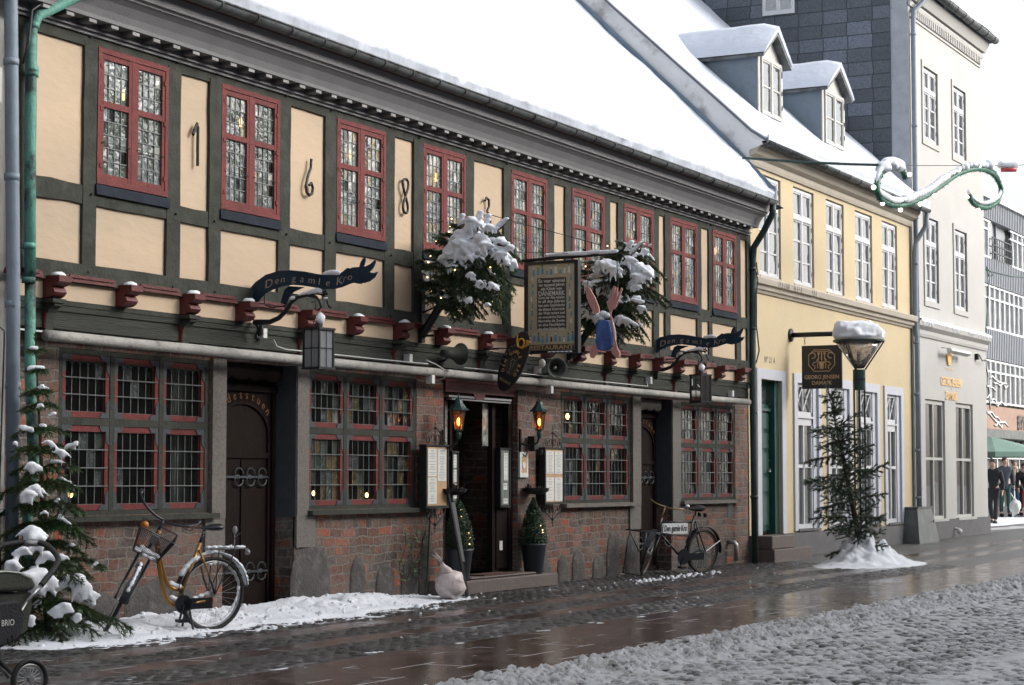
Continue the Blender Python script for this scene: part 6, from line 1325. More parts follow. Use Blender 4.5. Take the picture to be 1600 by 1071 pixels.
p = aty(1576, 265, GY); root = empty('red_hanging_lamp', p, 'red bar-shaped lamp with snow on top hanging in the sky at the right edge', 'lamp'); b = MB(); b.tube([(p[0]-.06,p[1]+.13,p[2]),(p[0]+.06,p[1]-.13,p[2])], .05, 10); b.build('lamp_body', M['redplastic'], root, smooth=True); s_ = MB(); [s_.ball((p[0]+x*.45,p[1]-x*.9,p[2]+.09), .085, 8, lump=.4) for x in (-.13,-.06,.0,.06,.12)]; remesh(s_.build('snow_cap', M['snow'], root, smooth=True), .03, 2)
# loop of cable on the right corner downpipe of the inn
b = MB(); b.tube([(32.18,-.38,5.0),(32.26,-.36,4.92),(32.2,-.4,4.80),(32.14,-.38,4.86),(32.27,-.37,4.72),(32.2,-.37,4.5),(32.18,-.37,3.95),(32.5,-.3,3.55),(32.62,-.2,3.35),(32.25,-.35,3.38)], .012, 6); tag(b.build('coiled_cable', M['cable'], None, smooth=True), 'green cable wound round the dark downpipe at the inn right corner', 'cable')
# ================================================================== conifers
def needles(mb, p0, p1, n, ln, wd, mi=0, rnd=random):
    p0, p1 = Vector(p0), Vector(p1); d = (p1-p0)
    if d.length < 1e-5: return
    dn = d.normalized(); a = dn.orthogonal().normalized(); b = dn.cross(a); vs = []; fs = []
    for i in range(n):
        t = i/n+rnd.random()/n; ph = rnd.random()*6.283; r = a*math.cos(ph)+b*math.sin(ph)
        if r.z < -.3 and rnd.random() < .3: r.z = -r.z
        p = p0+d*t; e = p+(r*.75+dn*.65+Vector((0,0,-.05)))*ln*rnd.uniform(.7,1.1); s = dn.cross(r)*wd
        k = len(vs); vs += [p+s, p-s, e]; fs.append((k,k+1,k+2))
    mb.add(vs, fs, mi)
def conifer(name, base, top, rad, label, cat, group=None, whorls=11, per=6, twn=7, ln=.03, wd=.004, droop=.2, seed=1, mats=('needle','needleb'), snow=0, dens=34, prof=None, bare=.03, pull=None, gaps=0, snowr=.05, snowvox=.02, lights=0, topsnow=0):
    rnd = random.Random(seed); base, top = Vector(base), Vector(top); ax = top-base; H = ax.length; an = ax.normalized()
    root = empty(name, base, label, cat, group)
    tr = MB(); tr.tube([base+ax*t for t in (0,.3,.6,1)], [.035*rad/.6+.01,.028*rad/.6+.006,.016,.004], 7); tr.build('trunk', M['bark'], root)
    nb_ = MB(); br = MB(); sn = MB(); pts = []
    a = an.orthogonal().normalized(); b = an.cross(a)
    for w in range(whorls):
        t = bare+(w+.3*rnd.random())/whorls*(1-bare)
        L0 = rad*(prof(t) if prof else (1-t)**.75+.05)
        for k in range(per):
            if rnd.random() < gaps: continue
            ph = 6.283*(k+rnd.random()*.7)/per+w*1.1; L = L0*rnd.uniform(.65,1.12); rd = (a*math.cos(ph)+b*math.sin(ph)); p = base+ax*t
            up = rnd.uniform(.15,.5); pr = p; P = [p]
            for s in range(1, 6):
                q = s/5; pt = p+rd*L*q+an*L*(up*q-droop*.3*q*q)+Vector((0,0,-droop*L*q*q)); P.append(pt)
            br.tube(P, [.010,.008,.006,.005,.004,.002], 4, cap=False)
            for s in range(5): needles(nb_, P[s], P[s+1], int(dens*L/5/.18), ln, wd, rnd.choice((0,0,1)), rnd)
            nt_ = max(2, int(twn*L/rad))
            for q in range(nt_):
                u = .18+.8*q/nt_; i0 = min(4, int(u*5)); bp_ = P[i0].lerp(P[i0+1], u*5-i0); dirn = (P[i0+1]-P[i0]).normalized()
                for sd_ in (-1, 1):
                    lat = dirn.cross(an if abs(an.z) > .3 else Vector((0,0,1)))*sd_; tl = L*.42*(1-u*.65)*rnd.uniform(.7,1.2); e = bp_+(dirn*.75+lat*.75).normalized()*tl+Vector((0,0,-tl*(.18+droop*.8)*rnd.uniform(.3,1.2)))
                    br.tube([bp_, e], [.004,.002], 3, cap=False); needles(nb_, bp_, e, max(6, int(dens*tl/.18)), ln, wd, rnd.choice((0,0,0,1)), rnd)
                    if snow and rnd.random() < snow*.5: pts.append((bp_.lerp(e, rnd.uniform(.2,.9)), .6))
            if snow and rnd.random() < snow:
                n = rnd.randint(2, 5); s0 = rnd.uniform(.15,.6)
                for j in range(n*2):
                    u = min(.99, s0+j*.055); i0 = min(4, int(u*5)); pts.append((P[i0].lerp(P[i0+1], u*5-i0), 1.1-.12*j/2))
    # leader
    needles(nb_, base+ax*.93, top, int(60*H*.07/.18)+10, ln, wd, 0, rnd)
    br.build('branches', M['twig'], root); nb_.build('crown', [M[m] for m in mats], root, norm=False)
    if snow:
        for p, s in pts:
            r = snowr*s*rnd.uniform(.6,1.2); sn.ball((p.x, p.y, p.z+r*.5), r, 6, sx=rnd.uniform(.9,1.6), sy=rnd.uniform(.9,1.6), sz=.62, lump=.5)
        if topsnow: topsnow(sn, rnd)
        remesh(sn.build('snow_on_branches', M['snow'], root, smooth=True), snowvox, 4)
    if lights:
        for k in range(lights):
            t = rnd.uniform(.1,.85); ph = rnd.random()*6.283; r = rad*(prof(t) if prof else (1-t)**.75)*rnd.uniform(.5,.95); p = base+ax*t+(a*math.cos(ph)+b*math.sin(ph))*r
            l = MB(); l.ball(p, .009, 5); l.build('fairy_light', M['spark'], root)
    return root
def paw(sn, p, r, rnd, a, n=6):
    # a lump of snow with fingers running down the drooping twigs
    p = Vector(p); sn.ball(p, r*.44, 8, sx=1.25, sy=1.25, sz=.7, lump=.5); sn.ball(p+a*rnd.uniform(-.5,.5)*r, r*.42, 7, sz=.8, lump=.5)
    for k in range(n+1):
        th = rnd.uniform(-3.0,-.15); d = a*math.cos(th)*1.1+Vector((0,0,math.sin(th)*.75)); q = p+d*r*.3; rr = r*rnd.uniform(.20,.32); L = rnd.randint(4,8)
        for j in range(L): q = q+d.normalized()*rr*.85+Vector((0,0,-rr*.10*j)); sn.ball(q, rr, 6, sz=.85, lump=.4); rr *= .83
# fir leaning beside the green downpipe
bz = aty(78, 1000, -.62)
def ts(sn, rnd):
    a = Vector((.8,-.6,0))
    for px_, py_, r in ((62,898,.20),(40,900,.15),(120,905,.18),(134,925,.14),(50,828,.15),(62,842,.14),(36,858,.10),(72,866,.11),(48,725,.10),(54,762,.11),(44,770,.11),(62,765,.09),(75,690,.08),(95,705,.10),(108,696,.08),(120,690,.06),(48,668,.06),(36,665,.06),(85,645,.06),(62,632,.06),(26,690,.06),(100,945,.10),(88,952,.09),(50,965,.09),(122,960,.08),(96,868,.08),(20,880,.12),(150,880,.06),(110,850,.06),(70,800,.07),(92,780,.06),(60,540,.02),(66,600,.05)):
        p = aty(px_, py_, -.98+rnd.uniform(-.05,.12)); paw(sn, p, r*.85, rnd, a)
conifer('fir_tree', (bz[0], -.62, .0), tuple(aty(55,522,-.62)), .68, 'snow-laden fir tree leaning on the inn beside the green downpipe', 'tree', whorls=15, per=8, twn=8, ln=.055, wd=.0058, droop=.44, seed=4, mats=('needleb','needle'), snow=.22, dens=52, gaps=.10, prof=lambda t: max(.10, (1.0-t*.8) if t < .45 else .64-(t-.45)*1.15) if t < .88 else .16, snowr=.032, topsnow=ts, bare=.06)
# two firs mounted obliquely on the wall
def wall_fir(X, base, tip, label, seed, pix, Yp):
    def tps(sn, rnd):
        for px_, py_, r in pix:
            p = Vector(atx(px_, py_, X-.54)); p.x += rnd.uniform(-.05,.14)
            for k in range(2): paw(sn, p+Vector((rnd.uniform(0,.2), rnd.uniform(-.2,.2)*r, rnd.uniform(-.2,.2)*r)), r*1.3, rnd, Vector((0,-1,0)), 6)
    root = conifer('wall_mounted_fir', base, tip, .50, label, 'fir', 'firs mounted obliquely on the inn front', whorls=12, per=10, twn=9, ln=.045, wd=.0055, droop=.34, seed=seed, snow=.30, dens=50, prof=lambda t: .55+.75*math.sin(math.pi*min(1,t*1.05))**.8 if t < .8 else .75*(1-t)/.2+.30, snowr=.03, snowvox=.013, lights=22, topsnow=tps)
    b = MB(); bb = Vector(base); d = (Vector(tip)-bb).normalized(); b.tube([bb-d*.42, bb+d*.08], .05, 10); b.box(X-.04,X+.04,-.30,-.25,3.0,3.75); b.tube([(X,-.28,3.35),(X,bb.y+.0,bb.z+.02)], .012, 6); b.tube([(X,-.28,3.08),(X,bb.y+.08,3.08)], .016, 6)
    b.build('fir_bracket', M['iron'], root)
    tw = MB(); nd_ = MB(); sn = MB(); rnd = random.Random(seed+1)
    for (xa, ya), (xb, yb) in (tipsA if seed == 11 else tipsB):
        A_ = Vector(atx(xa, ya, X-.40)); B_ = Vector(atx(xb, yb, X-.44)); tw.tube([A_, A_.lerp(B_,.5)+Vector((0,0,-.02)), B_], [.012,.009,.005], 5); needles(nd_, A_, B_, 90, .035, .004, 0, rnd)
        for j in range(9): p = A_.lerp(B_, .15+j*.09); sn.ball((p.x-.01,p.y,p.z+.028), rnd.uniform(.022,.036), 6, sy=1.5, sz=.8, lump=.4)
    tw.build('protruding_twigs', M['twig'], root); nd_.build('twig_needles', M['needle'], root, norm=False); remesh(sn.build('twig_snow', M['snow'], root, smooth=True), .012, 1)
    return root
tipsA = [((770,366),(795,343)),((745,362),(752,331)),((762,376),(798,386)),((758,365),(764,337)),((720,356),(724,338)),((690,420),(663,412)),((680,430),(660,428)),((672,432),(668,442)),((765,445),(780,458)),((788,400),(795,420))]
tipsB = [((985,400),(1004,380)),((978,396),(988,379)),((990,430),(1010,440)),((1000,420),(1012,428)),((985,470),(1006,476)),((975,500),(996,512))]
pixA = [(672,412,.10),(684,402,.10),(696,396,.11),(708,390,.12),(716,376,.13),(712,362,.11),(722,352,.10),(734,344,.10),(706,368,.08),(722,396,.10),(730,384,.09),(746,372,.09),(756,380,.08),(766,388,.08),(778,396,.08),(784,404,.07),(752,350,.06),(765,352,.06),(772,372,.07),(790,384,.05),(738,428,.05),(748,440,.05),(712,462,.04),(730,466,.045),(765,445,.05),(757,474,.035),(690,414,.07),(704,412,.06),(736,400,.05)]
wall_fir(21.0, (21.0,-.52,3.42), tuple(atx(766,352,21.0)), 'snow-laden fir with fairy lights mounted on the wall above the oval sign', 11, pixA, 0)
pixB = [(940,412,.10),(950,410,.11),(960,420,.09),(975,405,.10),(985,412,.09),(995,418,.09),(1005,426,.08),(990,430,.08),(978,392,.05),(996,388,.05),(1008,381,.03),(925,425,.09),(932,440,.10),(945,455,.10),(955,468,.08),(915,440,.07),(912,478,.08),(922,490,.07),(960,494,.07),(970,498,.07),(998,478,.06),(984,462,.05),(988,445,.06),(976,440,.06),(990,505,.035)]
wall_fir(25.1, (25.1,-.55,3.40), tuple(atx(1003,385,25.1)), 'snow-laden fir with fairy lights mounted on the wall behind the cutlery figure', 23, pixB, 0)
# sparse spruce tied to the lamp post
p = atz(1338, 880); conifer('spruce_tree', (LX-.22, LY-.12, .05), tuple(Vector(aty(1292, 600, LY-.1))), .86, 'sparse spruce tied to the street lamp, its tip in front of the square black sign', 'tree', whorls=11, per=6, twn=7, ln=.06, wd=.0066, droop=.10, seed=9, mats=('needleg','needle'), snow=.05, dens=50, prof=lambda t: (.78 if t < .5 else .85-(t-.5)*1.2) if t < .8 else .28, snowr=.03, gaps=.10, bare=.08)
relief('mound_snow', 30.6, 34.8, 160, lambda x: -3.1, lambda x: -1.1, 80, lambda x, y, t: max(-.02, .38*math.exp(-(((x-32.45)/.72)**2+((y+2.1)/.42)**2))*(.8+.7*abs(noise.noise(Vector((x*3,y*3,0))))+.35*abs(noise.noise(Vector((x*9,y*9,0)))))+.12*math.exp(-(((x-32.6)/1.3)**2+((y+2.2)/.6)**2))*(1+noise.noise(Vector((x*5,y*6,2))))-.028), M['snow'])
# ================================================================== clipped box cones in pots
def topiary(x, y, z, label, seed):
    rnd = random.Random(seed); root = empty('potted_topiary', (x, y, z), label, 'potted topiary', 'clipped cones in pots at the entrance')
    b = MB(); b.lathe([(.115,0),(.12,.01),(.165,.35),(.172,.36),(.172,.385),(.155,.385),(.15,.34)], (x,y,z), 20); b.build('pot', M['pot'], root, smooth=True)
    l = MB(); 
    for i in range(3600):
        h = rnd.random()**1.15; r = .175*(math.sin(min(1,(1-h)*1.15)*math.pi/2)**.9)*(1+.12*noise.noise(Vector((h*6,x,math.sin(i)*2))))*rnd.uniform(.72,1.04); t = rnd.random()*6.283
        p = Vector((x+r*math.cos(t), y+r*math.sin(t), z+.38+.60*h)); d = Vector((rnd.uniform(-1,1),rnd.uniform(-1,1),rnd.uniform(-1,1))).normalized(); e = d.orthogonal().normalized()*.008; l.add([p-d*.014, p+e, p+d*.014, p-e], [(0,1,2,3)], rnd.choice((0,0,1)))
    l.lathe([(.10,.36),(.13,.45),(.115,.62),(.07,.80),(.015,.93)], (x,y,z), 12)
    l.build('box_foliage', [M['leaf'], M['needle']], root, norm=False)
    for k in range(8):
        h = rnd.random(); r = .17*(1-h)**.6; t = rnd.uniform(3.2, 6.2); q = MB(); q.ball((x+r*math.cos(t), y+r*math.sin(t), z+.40+.5*h), .008, 5); q.build('fairy_light', M['spark'], root)
topiary(21.78, -.36, .175, 'dark potted box cone with fairy lights at the entrance, behind the leaning easel', 5)
topiary(24.05, -.24, .175, 'dark potted box cone with fairy lights below the framed orange notice', 6)
# ================================================================== folded easel, climbing stem, bag
root = empty('leaning_easel', (21.4,-.62,0), 'narrow black easel frame leaning beside the left topiary', 'easel'); b = MB()
A = atx(688,770,21.35); b.tube([(21.40,-.42,1.22),(21.43,-.66,.0)], .022, 6); b.tube([(21.52,-.40,1.18),(21.56,-.60,.0)], .018, 6); b.tube([(21.39,-.43,1.30),(21.40,-.42,1.15)], .014, 6); b.build('easel_leg', M['iron'], root)
b = MB(); b.prism([(21.40,-.45,1.12),(21.55,-.43,1.12),(21.56,-.56,.42),(21.41,-.58,.42)], (.02,.03,0)); b.build('chalk_board', M['signblack'], root)
b = MB(); b.tube([(21.35,-.2,.98),(21.22,-.24,.3),(21.15,-.25,.02)], .010, 6); tag(b.build('thin_rod', M['iron'], None), 'thin black rod standing from the menu case to the snow', 'rod')
root = empty('climbing_plant', (20.95,-.1,0), 'small green climbing shoots at the wall behind the white bag', 'plant'); b = MB(); l = MB(); rnd = random.Random(8)
for k in range(4):
    P = [Vector((20.9+k*.1, -.08, .15))]
    for s in range(7): P.append(P[-1]+Vector((rnd.uniform(-.04,.07), rnd.uniform(-.02,.01), .09)))
    b.tube(P, .005, 4)
    for p in P[1:]:
        for j in range(7): q = p+Vector((rnd.uniform(-.07,.07), rnd.uniform(-.06,.0), rnd.uniform(-.04,.04))); d = Vector((rnd.uniform(-1,1),rnd.uniform(-.6,.2),rnd.uniform(-1,1))).normalized(); e = d.orthogonal().normalized()*.013; l.add([q-d*.022,q+e,q+d*.022,q-e], [(0,1,2,3)])
b.build('stem', M['twig'], root); l.build('leaves', M['needleb'], root, norm=False)
root = empty('tied_plastic_bag', (20.9,-.75,.05), 'knotted pinkish white plastic bag standing on the snow by the wall', 'bag')
b = MB(); c_ = (20.88,-.72,.19); vs = []; 
b.ball(c_, .175, 22, sz=.98, sx=1.15, lump=.28)
b.tube([(20.80,-.72,.33),(20.73,-.72,.40),(20.70,-.72,.43)], [.075,.028,.022], 12); b.build('bag_body', M['plasticbag'], root, smooth=True)
b = MB()
for k in range(7): b.tube([(20.70,-.72,.43),(20.66-.012*k,-.72+.02*math.sin(k*2),.47+.008*k),(20.60-.018*k,-.72+.04*math.sin(k*2),.50+.016*math.cos(k*2)+.01*k)], [.016,.014,.004], 5, sq=.4)
b.build('bag_knot', M['plasticbag'], root, smooth=True)
# ================================================================== bicycles (local frame: x forward from the rear axle, y left, z up)
def ring(mb, c, r, t, xf=None, n=36, axis='y', sq=1.):
    pts = [(c[0]+r*math.cos(2*math.pi*k/n), c[1], c[2]+r*math.sin(2*math.pi*k/n)) for k in range(n+1)]
    mb.tube(pts, t, 6, cap=False)
def wheel(parent, c, r, rim, xf=None, tyre_t=.019, nsp=28, snowy=0):
    b = MB(xf); ring(b, c, r-tyre_t, tyre_t); w_ = b.build('wheel', M['rubber'], parent, smooth=True, local=True)
    b = MB(xf); ring(b, c, r-tyre_t*2.4, .011); b.build('rim', M[rim], w_, smooth=True, local=True)
    b = MB(xf); b.lathe([(.022,-.035),(.022,.035)], c, 10, axis='y')
    for k in range(nsp):
        t = 2*math.pi*k/nsp; t2 = t+(.5 if k%2 else -.5); s = .028 if k%4 < 2 else -.028; b.tube([(c[0]+.02*math.cos(t2),c[1]+s,c[2]+.02*math.sin(t2)),(c[0]+(r-tyre_t*2.6)*math.cos(t),c[1],c[2]+(r-tyre_t*2.6)*math.sin(t))], .0013, 3, cap=False)
    b.build('spokes', M['alu'], w_, local=True)
    if snowy:
        b = MB(xf)
        for k in range(70):
            t = -1.9+3.4*k/69 
            if random.random() < .85: b.ball((c[0]-(r-.055)*math.cos(t+.2),c[1],c[2]+(r-.055)*math.sin(t+.2)*-1 if False else c[2]-(r-.055)*math.sin(t)), .008+U(0,.008), 6, sx=1.2, lump=.6)
        remesh(b.build('wheel_snow', M['snow'], w_, smooth=True, local=True), .009, 2)
    return w_
def steer_xf(top, bot, ang):
    top, bot = Vector(top), Vector(bot); ax = (top-bot).normalized(); R_ = Matrix.Rotation(ang, 3, ax)
    return lambda p: bot+R_@(Vector(p)-bot)
def bent_path(P, n=5):
    P = [Vector(p) for p in P]; out = []
    for i in range(len(P)-1):
        p0, p1, p2, p3 = P[max(i-1,0)], P[i], P[i+1], P[min(i+2,len(P)-1)]
        for k in range(n):
            t = k/n; out.append(.5*((2*p1)+(-p0+p2)*t+(2*p0-5*p1+4*p2-p3)*t*t+(-p0+3*p1-3*p2+p3)*t**3))
    out.append(P[-1]); return out
# --- golden step-through bicycle
p0 = Vector(atz(328, 987)); p1 = Vector(atz(169, 996)); yaw = math.atan2(p1.y-p0.y, p1.x-p0.x)
root = empty('bicycle', p0, 'golden step-through bicycle with black wire basket and snow on its fender, parked before the first arched door', 'bicycle', rz=yaw)
root['label'] = 'golden step-through bicycle with black basket, parked in snow by the first arched door'
root.rotation_euler = (math.radians(-4), 0, yaw)
WB, R = 1.03, .345
wheel(root, (0,0,R), R, 'alu', snowy=1)
ht, hb = (.60,0,.93), (.93,0,R); sx = steer_xf(ht, hb, math.radians(62))
wheel(root, (WB,0,R), R, 'chrome', xf=sx)
f = MB()
f.tube(bent_path([(.60,0,.80),(.565,0,.60),(.50,0,.36),(.42,0,.27),(.33,0,.26)]), .022, 8); f.tube(bent_path([(.605,0,.88),(.55,0,.64),(.47,0,.45),(.38,0,.40),(.31,0,.42)]), .020, 8)
f.tube([(.625,0,.84),(.585,0,.94)], .024, 8); f.tube([(.36,0,.27),(.285,0,.46),(.15,0,.82)], .018, 8)
for s in (-1,1): f.tube([(.33,s*.03,.26),(.10,s*.055,.29)], .013, 6); f.tube([(.17,s*.02,.76),(.07,s*.055,.52)], .011, 6)
f.build('frame', M['goldpaint'], root, smooth=True, local=True)
f = MB()
for s in (-1,1): f.tube([(.10,s*.055,.29),(0,s*.06,R)], .012, 6); f.tube([(.07,s*.055,.52),(0,s*.06,R)], .010, 6)
f.tube([(.15,0,.82),(.12,0,.90)], .014, 8); f.build('rear_stays', M['blackpaint'], root, smooth=True, local=True)
f = MB(sx)
for s in (-1,1): f.tube(bent_path([(.655,s*.055,.735),(.80,s*.058,.54),(WB-.03,s*.058,R+.04),(WB,s*.058,R)]), .013, 6)
f.tube([(.655,-.06,.735),(.655,.06,.735)], .016, 8); f.tube([(.655,0,.735),(.57,0,.97),(.55,0,1.03)], .014, 8)
fk = f.build('fork', M['blackpaint'], root, smooth=True, local=True)
f = MB(sx); n = 16
for s in (0,):
    A = [(WB+(R+.025)*math.cos(t),-.032,R+(R+.025)*math.sin(t)) for t in [math.radians(20+k*120/n) for k in range(n+1)]]; B = [(p[0],.032,p[2]) for p in A]; f.ribbon(A, B, (0,0,.004))
f.build('front_fender', M['blackpaint'], fk, local=True)
f = MB(sx); f.ball((.69,0,.745), .04, 8, sx=1.3, sy=1.3, sz=.7, lump=.5); [f.ball((WB+(R+.032)*math.cos(t),0,R+(R+.032)*math.sin(t)), .011+U(0,.009), 6, sy=1.3, lump=.4) for t in [math.radians(38+k*2.6) for k in range(30)] if random.random() < .8]; remesh(f.build('fork_snow', M['snow'], fk, smooth=True, local=True), .009, 2)
f = MB(sx)
for s in (-1,1): f.tube(bent_path([(.545,0,1.03),(.58,s*.10,1.05),(.56,s*.22,1.09),(.44,s*.29,1.11),(.30,s*.30,1.10)]), .0115, 7); f.tube([(.42,s*.292,1.108),(.29,s*.30,1.10)], .018, 8)
f.tube([(.60,.20,1.07),(.52,.26,1.05),(.46,.27,1.06)], .006, 5); f.build('handlebar', M['blackpaint'], root, smooth=True, local=True)
f = MB(sx); bk = lambda x, y, z: (x, y, z)
tp = [(.62,-.17,.99),(.62,.17,.99),(.90,.17,1.0),(.90,-.17,1.0)]; bt = [(.66,-.12,.75),(.66,.12,.75),(.84,.12,.75),(.84,-.12,.75)]
for k in range(4):
    f.tube([tp[k], tp[(k+1)%4]], .006, 5); f.tube([bt[k], bt[(k+1)%4]], .005, 5); f.tube([tp[k], bt[k]], .005, 5)
for k in range(4):
    a0, a1, b0, b1 = [Vector(q) for q in (tp[k], tp[(k+1)%4], bt[k], bt[(k+1)%4])]
    for j in range(1, 20): f.tube([a0.lerp(a1, j/20), b0.lerp(b1, j/20)], .0017, 3, cap=False)
    for j in range(1, 14): f.tube([a0.lerp(b0, j/14), a1.lerp(b1, j/14)], .0017, 3, cap=False)
for j in range(1, 10): f.tube([Vector(bt[0]).lerp(Vector(bt[1]), j/10), Vector(bt[3]).lerp(Vector(bt[2]), j/10)], .0018, 3)
bs = f.build('wire_basket', M['blackpaint'], root, local=True)
f = MB(sx); [f.ball((lerp(.66,.84,random.random()), U(-.12,.12), .76), .022, 6, sx=1.6, sy=1.6, sz=.6, lump=.4) for _ in range(16)]; remesh(f.build('basket_snow', M['snow'], bs, smooth=True, local=True), .009, 2)
f = MB(sx); f.box(.70,.76,-.035,.035,.86,.94); f.build('headlight', M['dentil'], root, local=True); f = MB(sx); f.ball((.66,-.13,.95), .035, 8); f.build('reflector', M['orange'], root, smooth=True, local=True)
f = MB(); vs = bent_path([(.20,0,.955),(.12,0,.95),(.02,0,.955),(-.07,0,.96)], 4); f.tube(vs, [.014,.018,.022,.026,.034,.045,.058,.07,.078,.083,.083,.075,.05], 10, sq=.42); f.build('saddle', M['blackpaint'], root, smooth=True, local=True)
f = MB(); f.tube(bent_path([(.13,0,.86),(.12,0,.91),(.06,-.02,.93),(-.02,0,.92)]), .007, 5); f.build('saddle_post', M['chrome'], root, smooth=True, local=True)
f = MB()
for s in (-1,1): f.tube([(.10,s*.05,.76),(-.34,s*.06,.76)], .006, 5); f.tube([(0,s*.06,R),(-.20,s*.06,.76)], .006, 5); f.tube([(0,s*.06,R),(-.02,s*.06,.76)], .005, 5)
for x in (.05,-.06,-.17,-.28,-.34): f.tube([(x,-.06,.76),(x,.06,.76)], .005, 5)
f.tube([(-.2,0,.77),(-.22,0,.86),(-.28,0,.90)], .005, 5); f.build('luggage_rack', M['blackpaint'], root, local=True)
f = MB(); A = [((R+.03)*math.cos(t),-.035,R+(R+.03)*math.sin(t)) for t in [math.radians(8+k*165/24) for k in range(25)]]; A = [(-p[0],p[1],p[2]) for p in A]; f.ribbon(A, [(p[0],.035,p[2]) for p in A], (0,0,.004))
fe = f.build('rear_fender', M['blackpaint'], root, local=True)
f = MB(); [f.ball((-(R+.038)*math.cos(t),0,R+(R+.038)*math.sin(t)), .018+U(0,.010), 6, sx=1.2, sy=1.4, sz=.8, lump=.5) for t in [math.radians(12+k*2.5) for k in range(56)]]; [f.ball((.06-k*.045,U(-.04,.04),.775), .026, 6, sx=1.3, sy=1.3, sz=.6, lump=.4) for k in range(9)]; remesh(f.build('fender_snow', M['snow'], fe, smooth=True, local=True), .009, 2)
f = MB(); f.ball((-.37,0,.72), .028, 8); f.tube([(-.34,0,.76),(-.37,0,.70)], .008, 5); f.build('tail_light', M['dentil'], root, smooth=True, local=True)
f = MB(); f.tube([(-.22,.0,.76),(-.22,.0,.90)], .004, 5); f.ball((-.22,0,.93), .024, 8, sz=1.6); f.build('rack_reflector', M['dentil'], root, smooth=True, local=True)
f = MB(); f.lathe([(.085,.045),(.085,.055)], (.33,0,.27), 16, axis='y'); f.box(.02,.33,.045,.055,.22,.32); f.tube([(.33,.06,.27),(.37,.065,.13)], .010, 6); f.tube([(.33,-.06,.27),(.27,-.07,.42)], .010, 6); f.box(.32,.42,.07,.15,.115,.14); f.box(.22,.32,-.16,-.08,.41,.435); f.build('cranks_and_pedals', M['blackpaint'], root, local=True)
f = MB(); f.tube([(.25,.02,.24),(.24,.10,.03)], .011, 6); f.tube([(.25,-.02,.24),(.24,-.10,.03)], .011, 6); f.box(.18,.30,.07,.13,.01,.04); f.build('kickstand', M['blackpaint'], root, local=True)
f = MB(); [f.ball((x,U(-.01,.01),z), .024, 6, sx=1.5, lump=.4) for x, z in ((.36,.43),(.40,.44),(.44,.46),(.34,.30),(.38,.31),(.42,.33),(.30,.31),(.26,.30),(.18,.31),(.12,.33),(.06,.35))]; remesh(f.build('frame_snow', M['snow'], root, smooth=True, local=True), .009, 2)
# --- black delivery bicycle
p0 = Vector(atz(1096, 896)); p1 = Vector(atz(1024, 899)); yaw = math.atan2(p1.y-p0.y, p1.x-p0.x)
root = empty('delivery_bicycle', p0, 'old black delivery bicycle with front rack, brass handlebar and white sign board, beside the second arched door', 'bicycle')
root['label'] = 'old black delivery bicycle with white sign board, leaning at the second arched door'
root.rotation_euler = (math.radians(-5), 0, yaw)
WB, R = 1.16, .33
wheel(root, (0,0,R), R, 'rustrim', tyre_t=.022)
ht, hb = (.90,0,.80), (1.10,0,.30); sx = steer_xf(ht, hb, math.radians(38)); wheel(root, (WB,0,R), R, 'rustrim', xf=sx, tyre_t=.022)
f = MB(); f.tube([(.20,0,.76),(.88,0,.78)], .015, 8); f.tube([(.95,0,.64),(.46,0,.26)], .017, 8); f.tube([(.22,0,.86),(.30,0,.50),(.42,0,.27)], .016, 8); f.tube([(.885,0,.84),(.96,0,.60)], .020, 8); f.tube([(.27,0,.56),(.93,0,.585)], .010, 8)
for s in (-1,1): f.tube([(.42,s*.03,.27),(0,s*.06,R)], .011, 6); f.tube([(.21,s*.02,.78),(0,s*.06,R)], .011, 6)
f.build('frame', M['blackpaint'], root, smooth=True, local=True)
f = MB(sx)
for s in (-1,1): f.tube([(.975,s*.06,.60),(1.10,s*.062,R+.1),(WB,s*.062,R)], .012, 6)
f.tube([(.975,-.06,.60),(.975,.06,.60)], .015, 6); f.build('fork', M['blackpaint'], root, smooth=True, local=True)
f = MB(sx); f.tube([(.89,0,.82),(.84,0,1.0)], .012, 8)
for s in (-1,1): f.tube(bent_path([(.84,0,1.0),(.87,s*.12,1.01),(.80,s*.24,1.03),(.60,s*.27,.98)]), .011, 7)
f.build('handlebar', M['brass'], root, smooth=True, local=True)
f = MB(); vs = bent_path([(.34,0,.97),(.26,0,.955),(.16,0,.965),(.05,0,.97)], 4); f.tube(vs, [.016,.02,.026,.034,.044,.055,.068,.08,.09,.095,.095,.085,.06], 10, sq=.5); f.tube([(.20,0,.86),(.19,0,.93)], .013, 6); f.lathe([(.025,-.06),(.03,0)], (.05,.06,.90), 8); f.lathe([(.025,-.06),(.03,0)], (.05,-.06,.90), 8); sd_ = f.build('saddle', M['darkcloth'], root, smooth=True, local=True)
f = MB(); f.ball((.37,0,1.0), .035, 8, sz=.7, lump=.3); f.build('saddle_snow', M['snow'], sd_, smooth=True, local=True)
f = MB(); f.box(.36,.86,.012,.022,.60,.755); f.box(.36,.86,-.022,-.012,.60,.755); bd = f.build('sign_board', M['whitepaint'], root, local=True)
f = MB(); text(f, 'Den gamle Kro', .125, lambda u, v, w_: (.61-u, .0225+w_, .64+v), .002, width=.46, bold=.003); f.build('board_lettering', M['signblack'], bd, local=True)
f = MB()
for y in (-.17,.17): f.tube([(.88,y,.62),(1.42,y,.65)], .010, 6)
for k in range(7): x = lerp(.90,1.42,k/6); f.tube([(x,-.17,.62+.04*k/6),(x,.17,.62+.04*k/6)], .009, 6)
for y in (-.17,.17): f.tube([(1.36,y,.64),(WB+.06,y*.5,.34)], .008, 6); f.tube([(.90,y,.62),(.92,y*.2,.60)], .009, 6)
f.build('front_rack', M['blackpaint'], root, smooth=True, local=True)
